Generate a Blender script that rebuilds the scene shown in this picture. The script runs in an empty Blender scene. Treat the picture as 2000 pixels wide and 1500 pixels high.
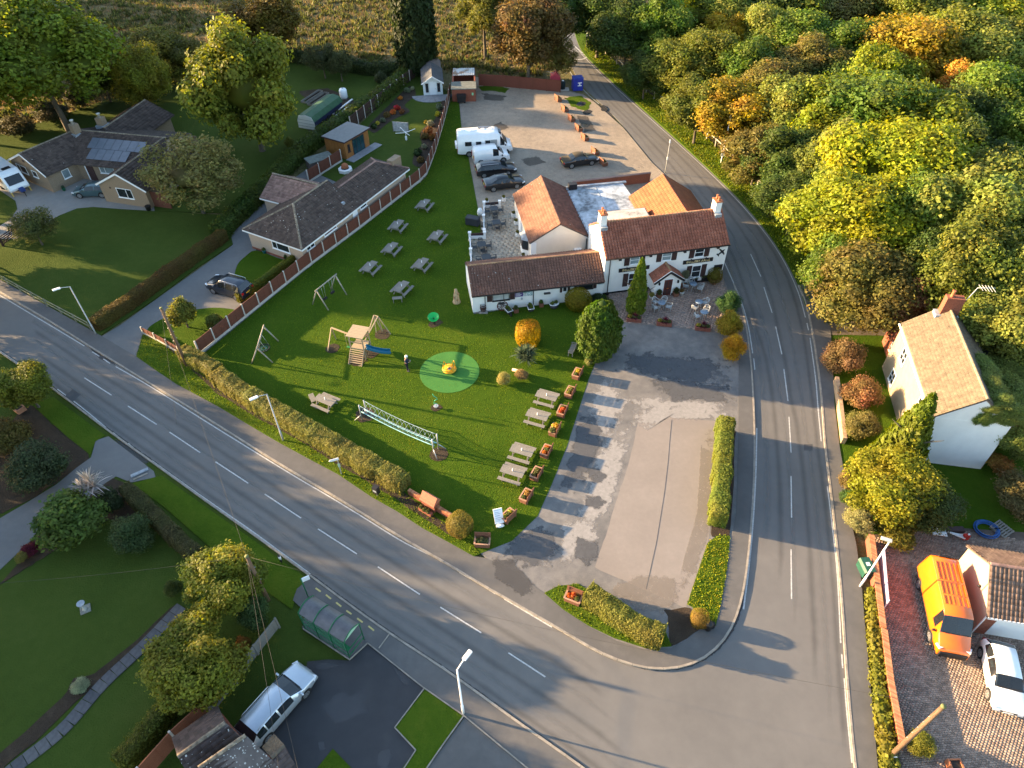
import bpy, bmesh, math, random
import numpy as np
from mathutils import Matrix, Vector
from mathutils.geometry import tessellate_polygon
random.seed(7); RNG = np.random.default_rng(7)
S = bpy.context.scene; C = S.collection
R_ = math.radians

# ---------------------------------------------------------------- camera
CAM_H, FPX, CX, CY = 42.0,1387.0,1000.0,750.0
RW = np.array([[0.99994318,-0.01066038,0.0], [-0.00748366,-0.70196706,0.71217009], [-0.007592,-0.71212962,-0.70200695]])
cd = bpy.data.cameras.new('camera'); cam = bpy.data.objects.new('camera', cd); C.objects.link(cam); S.camera = cam
cd.sensor_width = 36.0; cd.lens = FPX / 2000 * 36; cd.clip_start = 0.5; cd.clip_end = 3000
m4 = Matrix.Identity(4)
for i in range(3):
 m4[i][0] = RW[i, 0]; m4[i][1] = -RW[i, 1]; m4[i][2] = -RW[i, 2]
m4[2][3] = CAM_H
cam.matrix_world = m4

# ---------------------------------------------------------------- light
SUN_EL, SUN_STR, SKY_STR, EXPO = 12.5,4.7,0.1,2.6
SDIR = np.array([-math.cos(R_(15.0)), math.sin(R_(15.0))])          # ground direction towards the sun
w = bpy.data.worlds.new('World'); S.world = w; w.use_nodes = True
nt = w.node_tree; bg = nt.nodes['Background']; sky = nt.nodes.new('ShaderNodeTexSky')
sky.sky_type = 'NISHITA'; sky.sun_disc = False; sky.sun_elevation = R_(SUN_EL); sky.sun_rotation = R_(285.0)
sky.air_density = 1.0; sky.dust_density = 1.0; sky.ozone_density = 1.0
nt.links.new(sky.outputs[0], bg.inputs[0]); bg.inputs[1].default_value = SKY_STR
sl = bpy.data.lights.new('sun', 'SUN'); sun = bpy.data.objects.new('sun', sl); C.objects.link(sun)
sl.energy = SUN_STR; sl.angle = R_(0.6); sl.color = (1.0,0.69,0.37)
ld = Vector((-SDIR[0] * math.cos(R_(SUN_EL)), -SDIR[1] * math.cos(R_(SUN_EL)), -math.sin(R_(SUN_EL))))
sun.rotation_euler = ld.to_track_quat('-Z', 'Y').to_euler(); sun.location = (-60,60,60)
S.view_settings.view_transform = 'Standard'; S.view_settings.look = 'None'
S.view_settings.exposure = EXPO; S.view_settings.gamma = 1.0
S.cycles.max_bounces = 6; S.cycles.diffuse_bounces = 3; S.cycles.glossy_bounces = 3
S.cycles.transmission_bounces = 4; S.cycles.transparent_max_bounces = 8
S.cycles.caustics_reflective = False; S.cycles.caustics_refractive = False

# ---------------------------------------------------------------- helpers
def at(px, py, z=0.0):
 """the point of the place at height z that a pixel of the 2000 x 1500 photograph shows"""
 v = RW @ np.array([px - CX, py - CY, FPX]); t = (z - CAM_H) / v[2]
 return Vector((v[0] * t, v[1] * t, z))
def ats(pts, z=0.0): return [at(p[0], p[1], z) for p in pts]
def cr(pts, n=4, closed=False):
 """Catmull-Rom through the points"""
 P = [np.array(p[:2], float) for p in pts]; out = []; N = len(P)
 for i in range(N if closed else N - 1):
  g = (lambda k: P[k % N]) if closed else (lambda k: P[min(max(k, 0), N - 1)])
  p0, p1, p2, p3 = g(i - 1), g(i), g(i + 1), g(i + 2)
  for j in range(n):
   t = j / n
   out.append(tuple(0.5 * (2 * p1 + (p2 - p0) * t + (2 * p0 - 5 * p1 + 4 * p2 - p3) * t * t + (3 * p1 - p0 - 3 * p2 + p3) * t ** 3)))
 if not closed: out.append(tuple(P[-1]))
 return out
def resample(pts, step):
 P = np.array([p[:2] for p in pts], float); d = np.r_[0, np.cumsum(np.linalg.norm(np.diff(P, axis=0), axis=1))]
 n = max(2, int(round(d[-1] / step)) + 1); s = np.linspace(0, d[-1], n)
 return np.c_[np.interp(s, d, P[:, 0]), np.interp(s, d, P[:, 1])]
def link(o, parent=None):
 C.objects.link(o)
 if parent is not None: o.parent = parent
 return o
def tag(o, label=None, cat=None, group=None, kind=None):
 if label: o['label'] = label
 if cat: o['category'] = cat
 if group: o['group'] = group
 if kind: o['kind'] = kind
 return o
def thing(name, label, cat, loc=(0,0,0), rot=0.0, group=None):
 o = bpy.data.objects.new(name, None); C.objects.link(o); o.empty_display_size = 0.3
 o.location = loc; o.rotation_euler = (0,0, rot)
 return tag(o, label, cat, group)
def kids(o): return [c for c in C.objects if c.parent == o]
def dup(root, loc, rot=0.0, label=None, group=None, scale=None, ch=None):
 def rec(o, par):
  c = o.copy(); C.objects.link(c); c.parent = par
  for k in list(o.children): rec(k, c)
  return c
 r = rec(root, None); r.location = loc; r.rotation_euler = (0,0, rot)
 if label: r['label'] = label
 if group: r['group'] = group
 if scale: r.scale = scale
 return r

# ---------------------------------------------------------------- materials
MATS = {}
def mat(name, col, rough=0.85, var=0.18, vs=2.0, bump=0.0, bs=30.0, metal=0.0, spec=0.3, col2=None, rnd=0.0, world=False, sc=(1,1,1), thr=None, emit=None):
 if name in MATS: return MATS[name]
 m = bpy.data.materials.new(name); m.use_nodes = True; t = m.node_tree; n = t.nodes; b = n['Principled BSDF']
 b.inputs['Roughness'].default_value = rough; b.inputs['Metallic'].default_value = metal
 b.inputs['Specular IOR Level'].default_value = spec
 if world:
  g = n.new('ShaderNodeNewGeometry'); src = g.outputs['Position']
 else:
  g = n.new('ShaderNodeTexCoord'); src = g.outputs['Object']
 mp = n.new('ShaderNodeMapping'); mp.inputs['Scale'].default_value = sc; t.links.new(src, mp.inputs[0]); src = mp.outputs[0]
 c = Vector(col); c2 = Vector(col2) if col2 else c * (1 + var); c1 = c if col2 else c * (1 - var)
 nz = n.new('ShaderNodeTexNoise'); nz.inputs['Scale'].default_value = vs; nz.inputs['Detail'].default_value = 6; nz.inputs['Roughness'].default_value = 0.62
 t.links.new(src, nz.inputs['Vector'])
 rp = n.new('ShaderNodeValToRGB'); lo, hi = thr if thr else (0.32,0.68)
 rp.color_ramp.elements[0].position = lo; rp.color_ramp.elements[1].position = hi
 rp.color_ramp.elements[0].color = (*c1,1); rp.color_ramp.elements[1].color = (*c2,1)
 t.links.new(nz.outputs['Fac'], rp.inputs[0]); out = rp.outputs[0]
 if rnd:
  a = n.new('ShaderNodeAttribute'); a.attribute_name = 'rnd'
  mr = n.new('ShaderNodeMapRange'); mr.inputs['To Min'].default_value = 1 - rnd; mr.inputs['To Max'].default_value = 1 + rnd
  t.links.new(a.outputs['Fac'], mr.inputs[0])
  mx = n.new('ShaderNodeVectorMath'); mx.operation = 'SCALE'; t.links.new(out, mx.inputs[0]); t.links.new(mr.outputs[0], mx.inputs['Scale']); out = mx.outputs[0]
 t.links.new(out, b.inputs['Base Color'])
 if bump:
  nb = n.new('ShaderNodeTexNoise'); nb.inputs['Scale'].default_value = bs; nb.inputs['Detail'].default_value = 4
  t.links.new(src, nb.inputs['Vector']); bp = n.new('ShaderNodeBump'); bp.inputs['Strength'].default_value = min(bump, 1.0); bp.inputs['Distance'].default_value = 0.05 * max(1, bump)
  t.links.new(nb.outputs['Fac'], bp.inputs['Height']); t.links.new(bp.outputs[0], b.inputs['Normal'])
 MATS[name] = m; return m
def ground_mat(name, stops, s1=0.15, s2=3.0, s3=40.0, w2=0.35, w3=0.3, bump=0.4, bs=25.0, bd=0.05, rough=0.92, stretch=(1,1,1), spec=0.2):
 """three octaves of world-space noise through a colour ramp"""
 m = bpy.data.materials.new(name); m.use_nodes = True; t = m.node_tree; n = t.nodes; b = n['Principled BSDF']
 b.inputs['Roughness'].default_value = rough; b.inputs['Specular IOR Level'].default_value = spec
 g = n.new('ShaderNodeNewGeometry'); mp = n.new('ShaderNodeMapping'); mp.inputs['Scale'].default_value = stretch; t.links.new(g.outputs['Position'], mp.inputs[0])
 def nz(s, d=5, r=0.6):
  x = n.new('ShaderNodeTexNoise'); x.inputs['Scale'].default_value = s; x.inputs['Detail'].default_value = d; x.inputs['Roughness'].default_value = r
  t.links.new(mp.outputs[0], x.inputs['Vector']); return x.outputs['Fac']
 def mixf(a, b_, f):
  x = n.new('ShaderNodeMix'); x.data_type = 'FLOAT'; x.inputs[0].default_value = f; t.links.new(a, x.inputs[2]); t.links.new(b_, x.inputs[3]); return x.outputs[0]
 f = mixf(mixf(nz(s1), nz(s2), w2), nz(s3,3,0.7), w3)
 rp = n.new('ShaderNodeValToRGB'); e = rp.color_ramp.elements
 e[0].position, e[0].color = stops[0][0], (*stops[0][1], 1); e[1].position, e[1].color = stops[-1][0], (*stops[-1][1], 1)
 for p, c in stops[1:-1]:
  k = e.new(p); k.color = (*c, 1)
 t.links.new(f, rp.inputs[0]); t.links.new(rp.outputs[0], b.inputs['Base Color'])
 if bump:
  bp = n.new('ShaderNodeBump'); bp.inputs['Strength'].default_value = bump; bp.inputs['Distance'].default_value = bd
  t.links.new(nz(bs, 4), bp.inputs['Height']); t.links.new(bp.outputs[0], b.inputs['Normal'])
 MATS[name] = m; return m
def glass(name='window_glass', col=(0.02,0.026,0.032), rough=0.06):
 if name in MATS: return MATS[name]
 return mat(name, col, rough=rough, var=0.3, vs=0.7, spec=0.6)
def paint(name, col, metal=0.0, rough=0.28):
 m = mat(name, col, rough=rough, var=0.03, vs=3, spec=0.5, metal=metal)
 b = m.node_tree.nodes['Principled BSDF']; b.inputs['Coat Weight'].default_value = 0.7; b.inputs['Coat Roughness'].default_value = 0.06
 return m
def leaf_mat():
 m = bpy.data.materials.new('leaf'); m.use_nodes = True; t = m.node_tree; n = t.nodes; b = n['Principled BSDF']
 oi = n.new('ShaderNodeObjectInfo'); a = n.new('ShaderNodeAttribute'); a.attribute_name = 'rnd'
 tc = n.new('ShaderNodeNewGeometry'); nz = n.new('ShaderNodeTexNoise'); nz.inputs['Scale'].default_value = 0.45; nz.inputs['Detail'].default_value = 3
 t.links.new(tc.outputs['Position'], nz.inputs['Vector'])
 hs = n.new('ShaderNodeHueSaturation'); t.links.new(oi.outputs['Color'], hs.inputs['Color'])
 def mr(src, lo, hi, f0=0, f1=1):
  x = n.new('ShaderNodeMapRange'); x.inputs[1].default_value = f0; x.inputs[2].default_value = f1; x.inputs[3].default_value = lo; x.inputs[4].default_value = hi
  t.links.new(src, x.inputs[0]); return x.outputs[0]
 t.links.new(mr(nz.outputs['Fac'], 0.475,0.53,0.3,0.7), hs.inputs['Hue'])
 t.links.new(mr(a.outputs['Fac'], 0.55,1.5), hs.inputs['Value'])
 sep = n.new('ShaderNodeSeparateColor'); t.links.new(oi.outputs['Color'], sep.inputs[0])
 # a share of turned leaves
 gt = n.new('ShaderNodeMath'); gt.operation = 'GREATER_THAN'; gt.inputs[1].default_value = 0.9; t.links.new(a.outputs['Fac'], gt.inputs[0])
 mx = n.new('ShaderNodeMix'); mx.data_type = 'RGBA'; t.links.new(gt.outputs[0], mx.inputs[0]); t.links.new(hs.outputs[0], mx.inputs[6])
 h2 = n.new('ShaderNodeHueSaturation'); h2.inputs['Hue'].default_value = 0.46; h2.inputs['Value'].default_value = 1.25; t.links.new(hs.outputs[0], h2.inputs['Color']); t.links.new(h2.outputs[0], mx.inputs[7])
 col = mx.outputs[2]
 t.links.new(col, b.inputs['Base Color']); b.inputs['Roughness'].default_value = 0.62; b.inputs['Specular IOR Level'].default_value = 0.22
 tr = n.new('ShaderNodeBsdfTranslucent'); h3 = n.new('ShaderNodeHueSaturation'); h3.inputs['Hue'].default_value = 0.49; h3.inputs['Value'].default_value = 1.3; h3.inputs['Saturation'].default_value = 1.1
 t.links.new(col, h3.inputs['Color']); t.links.new(h3.outputs[0], tr.inputs['Color'])
 ms = n.new('ShaderNodeMixShader'); ms.inputs[0].default_value = 0.4; t.links.new(b.outputs[0], ms.inputs[1]); t.links.new(tr.outputs[0], ms.inputs[2])
 t.links.new(ms.outputs[0], n['Material Output'].inputs['Surface']); MATS['leaf'] = m; return m
LEAF = leaf_mat()

# ---------------------------------------------------------------- mesh building
class MB:
 def __init__(s): s.v = []; s.f = []; s.mi = []; s.rn = []; s.cur = 0; s.r = 0.5; s.sm = []; s.smooth = False
 def vert(s, p): s.v.append((float(p[0]), float(p[1]), float(p[2]))); return len(s.v) - 1
 def face(s, idx): s.f.append(tuple(idx)); s.mi.append(s.cur); s.rn.append(s.r); s.sm.append(s.smooth)
 def poly(s, pts): s.face([s.vert(p) for p in pts])
 def hexa(s, P):
  i = [s.vert(p) for p in P]
  for q in ((3,2,1,0), (4,5,6,7), (0,1,5,4), (1,2,6,5), (2,3,7,6), (3,0,4,7)): s.face([i[k] for k in q])
 def box(s, c, d, rz=0.0, M=None):
  x, y, z = [k / 2 for k in d]; P = [(-x, -y, -z), (x, -y, -z), (x, y, -z), (-x, y, -z), (-x, -y, z), (x, -y, z), (x, y, z), (-x, y, z)]
  if M is None:
   co, si = math.cos(rz), math.sin(rz); P = [(c[0] + co * p[0] - si * p[1], c[1] + si * p[0] + co * p[1], c[2] + p[2]) for p in P]
  else: P = [Vector(c) + M @ Vector(p) for p in P]
  s.hexa(P)
 def bx(s, x0, x1, y0, y1, z0, z1): s.box(((x0 + x1) / 2,(y0 + y1) / 2,(z0 + z1) / 2), (x1 - x0, y1 - y0, z1 - z0))
 def bar(s, a, b, wd, ht=None, up=(0,0,1)):
  """box beam from a to b"""
  a, b = Vector(a), Vector(b); d = b - a; L = d.length; d.normalize(); u = Vector(up)
  if abs(d.dot(u)) > 0.98: u = Vector((1,0,0))
  x = d.cross(u).normalized(); y = x.cross(d)
  s.box((a + b) / 2,(wd, L, ht or wd), M=Matrix((x, d, y)).transposed())
 def prism(s, poly, z0, z1, cap0=True):
  n = len(poly); a = [s.vert((p[0], p[1], z0)) for p in poly]; b = [s.vert((p[0], p[1], z1)) for p in poly]
  for i in range(n): s.face((a[i], a[(i + 1) % n], b[(i + 1) % n], b[i]))
  tr = tessellate_polygon([[Vector((p[0], p[1], 0)) for p in poly]])
  for q in tr:
   s.face([b[k] for k in q])
   if cap0: s.face([a[k] for k in q])
 def prof(s, poly, y0, y1):
  """profile in xz extruded along y"""
  n = len(poly); a = [s.vert((p[0], y0, p[1])) for p in poly]; b = [s.vert((p[0], y1, p[1])) for p in poly]
  for i in range(n): s.face((a[i], b[i], b[(i + 1) % n], a[(i + 1) % n]))
  for q in tessellate_polygon([[Vector((p[0], p[1], 0)) for p in poly]]): s.face([a[k] for k in q]); s.face([b[k] for k in q][::-1])
 def tube(s, pts, r, n=8, cap=True, r1=None):
  P = [Vector(p) for p in pts]; N = len(P); rings = []
  sm = s.smooth; s.smooth = True
  for i in range(N):
   d = (P[min(i + 1, N - 1)] - P[max(i - 1,0)]).normalized(); u = Vector((0,0,1)) if abs(d.z) < 0.95 else Vector((1,0,0))
   x = d.cross(u).normalized(); y = x.cross(d).normalized(); rr = r if r1 is None else r + (r1 - r) * i / max(1, N - 1)
   if isinstance(r, (list, tuple)): rr = r[i]
   rings.append([s.vert(P[i] + x * rr * math.cos(2 * math.pi * k / n) + y * rr * math.sin(2 * math.pi * k / n)) for k in range(n)])
  for i in range(N - 1):
   for k in range(n): s.face((rings[i][k], rings[i][(k + 1) % n], rings[i + 1][(k + 1) % n], rings[i + 1][k]))
  s.smooth = sm
  if cap: s.face(rings[0][::-1]); s.face(rings[-1])
 def lathe(s, prof, c=(0,0,0), n=16, sx=1.0, sy=1.0, smooth=True):
  rings = []; sm = s.smooth; s.smooth = smooth
  for r, z in prof: rings.append([s.vert((c[0] + sx * r * math.cos(2 * math.pi * k / n), c[1] + sy * r * math.sin(2 * math.pi * k / n), c[2] + z)) for k in range(n)])
  for a, b in zip(rings, rings[1:]):
   for k in range(n): s.face((a[k], a[(k + 1) % n], b[(k + 1) % n], b[k]))
  s.smooth = sm
  if prof[0][0] > 1e-4: s.face(rings[0][::-1])
  if prof[-1][0] > 1e-4: s.face(rings[-1])
 def ball(s, c, r, n=10, sq=(1,1,1)):
  pr = [(max(1e-5, r * math.sin(math.pi * i / (n // 2 + 2))), -r * sq[2] * math.cos(math.pi * i / (n // 2 + 2))) for i in range(n // 2 + 3)]
  s.lathe(pr, c, n, sq[0], sq[1])
 def mesh(s, name, mats):
  me = bpy.data.meshes.new(name); me.from_pydata(s.v, [], s.f)
  for m in (mats if isinstance(mats, (list, tuple)) else [mats]): me.materials.append(m)
  me.polygons.foreach_set('material_index', s.mi); me.polygons.foreach_set('use_smooth', s.sm)
  at_ = me.attributes.new('rnd', 'FLOAT', 'FACE'); at_.data.foreach_set('value', s.rn)
  bm = bmesh.new(); bm.from_mesh(me); bmesh.ops.remove_doubles(bm, verts=bm.verts, dist=1e-5); bmesh.ops.recalc_face_normals(bm, faces=bm.faces); bm.to_mesh(me); bm.free()
  me.update(); return me
 def build(s, name, mats, parent=None, bevel=0.0, kind=None):
  o = link(bpy.data.objects.new(name, s.mesh(name, mats)), parent)
  if bevel:
   b = o.modifiers.new('bevel', 'BEVEL'); b.width = bevel; b.segments = 1; b.limit_method = 'ANGLE'; b.angle_limit = R_(40)
  if kind: o['kind'] = kind
  return o
def np_mesh(name, V, F, rnd, mats, smooth=False):
 """V (n,3), F (m,k) with k = 3 or 4, rnd (m,)"""
 me = bpy.data.meshes.new(name); k = F.shape[1]
 me.vertices.add(len(V)); me.vertices.foreach_set('co', np.ascontiguousarray(V, np.float32).ravel())
 me.loops.add(F.size); me.loops.foreach_set('vertex_index', np.ascontiguousarray(F, np.int32).ravel())
 me.polygons.add(len(F)); me.polygons.foreach_set('loop_start', np.arange(0, F.size, k, dtype=np.int32))
 for m in (mats if isinstance(mats, (list, tuple)) else [mats]): me.materials.append(m)
 a = me.attributes.new('rnd', 'FLOAT', 'FACE'); a.data.foreach_set('value', np.ascontiguousarray(rnd, np.float32))
 me.update(calc_edges=True); return me
def unit(v): return v / np.maximum(1e-9, np.linalg.norm(v, axis=1, keepdims=True))
def kites(P, Nrm, size, rng, up=None, elong=1.5):
 """one leaf-shaped quad (a folded kite) at every point; returns V, F"""
 n = len(P); t = rng.normal(size=(n, 3))
 if up is not None: t = t * 0.45 + np.asarray(up)
 t = unit(t - Nrm * np.sum(t * Nrm, 1, keepdims=True)); b = np.cross(Nrm, t); s = size.reshape(-1,1)
 V = np.empty((n, 4,3)); V[:, 0] = P - t * s * 0.5 * elong; V[:, 1] = P + b * s * 0.5 + Nrm * s * 0.12; V[:, 2] = P + t * s * 0.5 * elong; V[:, 3] = P - b * s * 0.5 + Nrm * s * 0.12
 return V.reshape(-1,3), np.arange(4 * n).reshape(n, 4)
def wob(pts, amp, step=0.5, seed=0):
 """roughen a closed world outline"""
 g = np.random.default_rng(seed); P = resample(list(pts) + [pts[0]], step)[:-1]; n = len(P)
 r = np.zeros((n, 2))
 for k in (1,2,4,8,16,32):
  x = g.normal(size=(max(3, n // k + 2), 2)); xi = np.linspace(0, len(x) - 1.001, n); i0 = xi.astype(int); fr = (xi - i0)[:, None]
  r += (x[i0] * (1 - fr) + x[np.minimum(i0 + 1, len(x) - 1)] * fr) * (0.35 + 0.1 * k ** 0.5)
 return [tuple(p) for p in P + r * amp * 0.6]
def sheet(name, pts, z, m, skirt=0.12, px=True, wobble=0.0, seed=1, kind='structure', parent=None):
 """a flat sheet of ground over the outline, with a short skirt down"""
 W = [tuple(at(p[0], p[1], z)[:2]) for p in pts] if px else [tuple(p[:2]) for p in pts]
 if wobble: W = wob(W, wobble, 0.4, seed)
 mb = MB(); mb.prism(W, z - skirt, z, cap0=False)
 o = mb.build(name, m, parent)
 if kind: o['kind'] = kind
 return o
def decal_mat(name, col, lo=0.42, hi=0.62, s=2.2, amp=1.5, rough=0.85, alpha=1.0, col2=None):
 """a worn or stained area: fades out raggedly where the 'rnd' attribute falls to 0 at its rim"""
 m = mat(name, col, rough=rough, var=0.15, vs=5, world=True, col2=col2); t = m.node_tree; n = t.nodes; b = n['Principled BSDF']
 a = n.new('ShaderNodeAttribute'); a.attribute_name = 'edge'; g = n.new('ShaderNodeNewGeometry'); z = n.new('ShaderNodeTexNoise'); z.inputs['Scale'].default_value = s; z.inputs['Detail'].default_value = 10; z.inputs['Roughness'].default_value = 0.72
 t.links.new(g.outputs['Position'], z.inputs['Vector']); q = n.new('ShaderNodeMath'); q.operation = 'MULTIPLY_ADD'; q.inputs[1].default_value = amp; t.links.new(z.outputs['Fac'], q.inputs[0])
 h = n.new('ShaderNodeMath'); h.operation = 'MULTIPLY_ADD'; h.inputs[1].default_value = 0.75; h.inputs[2].default_value = -amp * 0.5; t.links.new(a.outputs['Fac'], h.inputs[0]); t.links.new(h.outputs[0], q.inputs[2])
 r = n.new('ShaderNodeMapRange'); r.inputs[1].default_value = lo - 0.2; r.inputs[2].default_value = hi - 0.2; r.inputs[4].default_value = alpha; r.interpolation_type = 'SMOOTHSTEP'; t.links.new(q.outputs[0], r.inputs[0])
 t.links.new(r.outputs[0], b.inputs['Alpha']); return m
DZ = [0]
def decal(name, pts, z, m, ribbon=0.0):
 DZ[0] += 1; z += 0.00005 * DZ[0]; W = np.array([tuple(at(p[0], p[1], z)[:2]) for p in pts]); V, F, e = [], [], []
 if ribbon:
  for i in range(len(W)):
   d = W[min(i + 1, len(W) - 1)] - W[max(i - 1,0)]; d /= np.linalg.norm(d); n = np.array([-d[1], d[0]]) * ribbon / 2
   for k, v in ((1,0), (0,1), (-1,0)): V.append((*(W[i] + n * k), z)); e.append(v if 0 < i < len(W) - 1 else 0)
  for i in range(len(W) - 1):
   for k in (0,1): F.append((i * 3 + k, i * 3 + k + 1, i * 3 + 4 + k, i * 3 + 3 + k))
 else:
  c = W.mean(0); n = len(W); V = [(*w_, z) for w_ in W] + [(*(c * 0.55 + w_ * 0.45), z) for w_ in W] + [(*c, z)]; e = [0] * n + [0.9] * n + [1]
  for i in range(n): j = (i + 1) % n; F += [(i, j, n + j, n + i), (n + i, n + j, 2 * n, 2 * n)]
 me = bpy.data.meshes.new(name); me.from_pydata(V, [], [f if f[2] != f[3] else f[:3] for f in F]); a = me.attributes.new('edge', 'FLOAT', 'POINT'); a.data.foreach_set('value', e); me.materials.append(m)
 o = link(bpy.data.objects.new(name, me)); o['kind'] = 'structure'; return o
def in_poly(P, poly):
 x, y = P[:, 0], P[:, 1]; q = np.array(poly); c = np.zeros(len(P), bool); j = len(q) - 1
 for i in range(len(q)):
  xi, yi = q[i]; xj, yj = q[j]
  c ^= ((yi > y) != (yj > y)) & (x < (xj - xi) * (y - yi) / (yj - yi + 1e-12) + xi); j = i
 return c
def scatter(poly, dens, rng, avoid=()):
 q = np.array(poly); lo, hi = q.min(0), q.max(0); n = int(dens * (hi[0] - lo[0]) * (hi[1] - lo[1]))
 P = rng.uniform(lo, hi, size=(n, 2)); P = P[in_poly(P, poly)]
 for a in avoid: P = P[~in_poly(P, a)]
 return P
# ---------------------------------------------------------------- ground
m_meadow = ground_mat('rough_meadow', [(0.3,(0.035,0.05,0.012)), (0.45,(0.09,0.09,0.03)), (0.55,(0.2,0.16,0.075)), (0.7,(0.26,0.2,0.1))], s1=0.1, s2=1.2, s3=9, bump=0.9, bs=4, bd=0.3)
m_lawn = ground_mat('mown_lawn', [(0.32,(0.03,0.062,0.005)), (0.5,(0.044,0.084,0.006)), (0.68,(0.068,0.1,0.01))], s1=0.25, s2=2.5, s3=26, bump=0.85, bs=9, bd=0.10, spec=0.04)
m_lawn2 = ground_mat('garden_grass', [(0.32,(0.034,0.055,0.01)), (0.5,(0.048,0.074,0.013)), (0.68,(0.07,0.09,0.02))], s1=0.2, s2=1.8, s3=24, bump=0.8, bs=9, bd=0.08, spec=0.04)
m_verge = ground_mat('verge_grass', [(0.32,(0.035,0.07,0.006)), (0.5,(0.058,0.1,0.008)), (0.68,(0.095,0.12,0.014))], s1=0.4, s2=3, s3=22, bump=0.9, bs=8, bd=0.14, spec=0.04)
m_road = ground_mat('worn_asphalt', [(0.3,(0.108,0.104,0.1)), (0.5,(0.134,0.129,0.122)), (0.7,(0.16,0.153,0.145))], s1=0.22, s2=1.5, s3=60, bump=0.25, bs=70, bd=0.02, rough=0.8, spec=0.3)
m_pave = ground_mat('pavement_asphalt', [(0.3,(0.085,0.082,0.08)), (0.5,(0.11,0.106,0.102)), (0.7,(0.15,0.142,0.135))], s1=0.35, s2=2.2, s3=55, bump=0.3, bs=60, bd=0.02)
m_park = ground_mat('mottled_car_park', [(0.36,(0.095,0.095,0.097)), (0.46,(0.135,0.131,0.127)), (0.54,(0.175,0.166,0.157)), (0.64,(0.24,0.228,0.215))], s1=0.28, s2=1.7, s3=22, w2=0.4, bump=0.35, bs=40, bd=0.025)
m_slab = ground_mat('brushed_concrete', [(0.3,(0.19,0.166,0.148)), (0.5,(0.225,0.197,0.175)), (0.7,(0.27,0.238,0.212))], s1=0.3, s2=3.5, s3=60, bump=0.3, bs=60, bd=0.015)
m_pale = ground_mat('bleached_concrete', [(0.34,(0.19,0.18,0.172)), (0.47,(0.3,0.288,0.275)), (0.62,(0.38,0.365,0.35))], s1=0.6, s2=3, s3=18, w3=0.45, bump=0.3, bs=40)
m_patch = ground_mat('tarmac_patch', [(0.34,(0.06,0.061,0.064)), (0.5,(0.08,0.081,0.084)), (0.66,(0.12,0.12,0.12))], s1=0.6, s2=3, s3=45, bump=0.4, bs=50)
m_drive = ground_mat('grey_drive', [(0.3,(0.12,0.118,0.115)), (0.5,(0.15,0.147,0.142)), (0.7,(0.185,0.18,0.172))], s1=0.3, s2=2.2, s3=45, bump=0.25, bs=50)
m_conc = ground_mat('pale_concrete_drive', [(0.3,(0.19,0.18,0.165)), (0.5,(0.24,0.228,0.21)), (0.7,(0.29,0.275,0.255))], s1=0.3, s2=2.2, s3=40, bump=0.25, bs=50)
m_black = ground_mat('new_black_tarmac', [(0.35,(0.022,0.023,0.026)), (0.55,(0.034,0.034,0.037)), (0.7,(0.055,0.052,0.052))], s1=0.3, s2=1.2, s3=60, bump=0.2, bs=80, rough=0.62, spec=0.4)
m_gravel = ground_mat('gravel', [(0.33,(0.15,0.125,0.1)), (0.46,(0.24,0.2,0.155)), (0.56,(0.32,0.265,0.205)), (0.7,(0.4,0.335,0.26))], s1=0.13, s2=1.6, s3=11, w2=0.4, w3=0.4, bump=0.8, bs=12, bd=0.06)
m_soil = ground_mat('bed_soil', [(0.3,(0.022,0.016,0.011)), (0.5,(0.04,0.029,0.02)), (0.7,(0.075,0.055,0.038))], s1=0.8, s2=5, s3=25, bump=0.9, bs=14, bd=0.08)
m_wood = ground_mat('woodland_litter', [(0.3,(0.02,0.022,0.009)), (0.5,(0.05,0.042,0.018)), (0.7,(0.09,0.07,0.03))], s1=0.3, s2=2, s3=14, bump=0.9, bs=6, bd=0.2)
m_line = mat('road_paint', (0.5,0.5,0.48), rough=0.6, col2=(0.27,0.27,0.26), vs=7, world=True, thr=(0.42,0.7))
m_yline = mat('yellow_paint', (0.62,0.5,0.16), rough=0.6, col2=(0.4,0.34,0.14), vs=9, world=True)
m_kerb = mat('kerb_concrete', (0.27,0.24,0.2), rough=0.85, var=0.25, vs=2.5, world=True, bump=0.3, bs=40)

g = MB(); g.poly([(-700,-200,-0.06), (700,-200,-0.06), (700,900,-0.06), (-700,900,-0.06)]); tag(g.build('ground', m_meadow), kind='structure')

KERB_UP = [(-140,480), (-60,532), (0,570), (60,606), (117,640), (172,675), (232,712), (297,752), (400,815), (500,878), (585,930), (640,962), (712,1006), (790,1054), (870,1100), (940,1142), (1000,1176), (1075,1219), (1125,1249), (1170,1274), (1210,1291), (1255,1304), (1300,1307), (1345,1299), (1385,1278), (1416,1246), (1436,1208), (1451,1155), (1461,1085), (1468,1005), (1472,930), (1473,850), (1470,765), (1465,700), (1457,640), (1446,592), (1432,555), (1412,512), (1385,455), (1350,400), (1308,350), (1280,322), (1255,293), (1232,264), (1207,235), (1182,210), (1158,188), (1134,162), (1116,130), (1104,98), (1096,60), (1090,20), (1085,-40)]
KERB_LO = [(-140,596), (-60,648), (0,688), (60,729), (107,762), (207,838), (300,905), (408,983), (500,1048), (607,1126), (680,1180), (760,1237), (862,1304), (930,1352), (1000,1403), (1070,1452), (1140,1502), (1220,1562), (1290,1620)]
KERB_R = [(1690,1640), (1678,1560), (1670,1500), (1660,1400), (1652,1300), (1647,1220), (1640,1130), (1632,1050), (1622,960), (1612,880), (1606,800), (1600,740), (1590,670), (1577,605), (1560,558), (1536,510), (1504,460), (1455,400), (1404,348), (1334,283), (1264,220), (1205,167), (1165,129), (1136,98), (1122,60), (1116,20), (1112,-40)]
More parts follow.
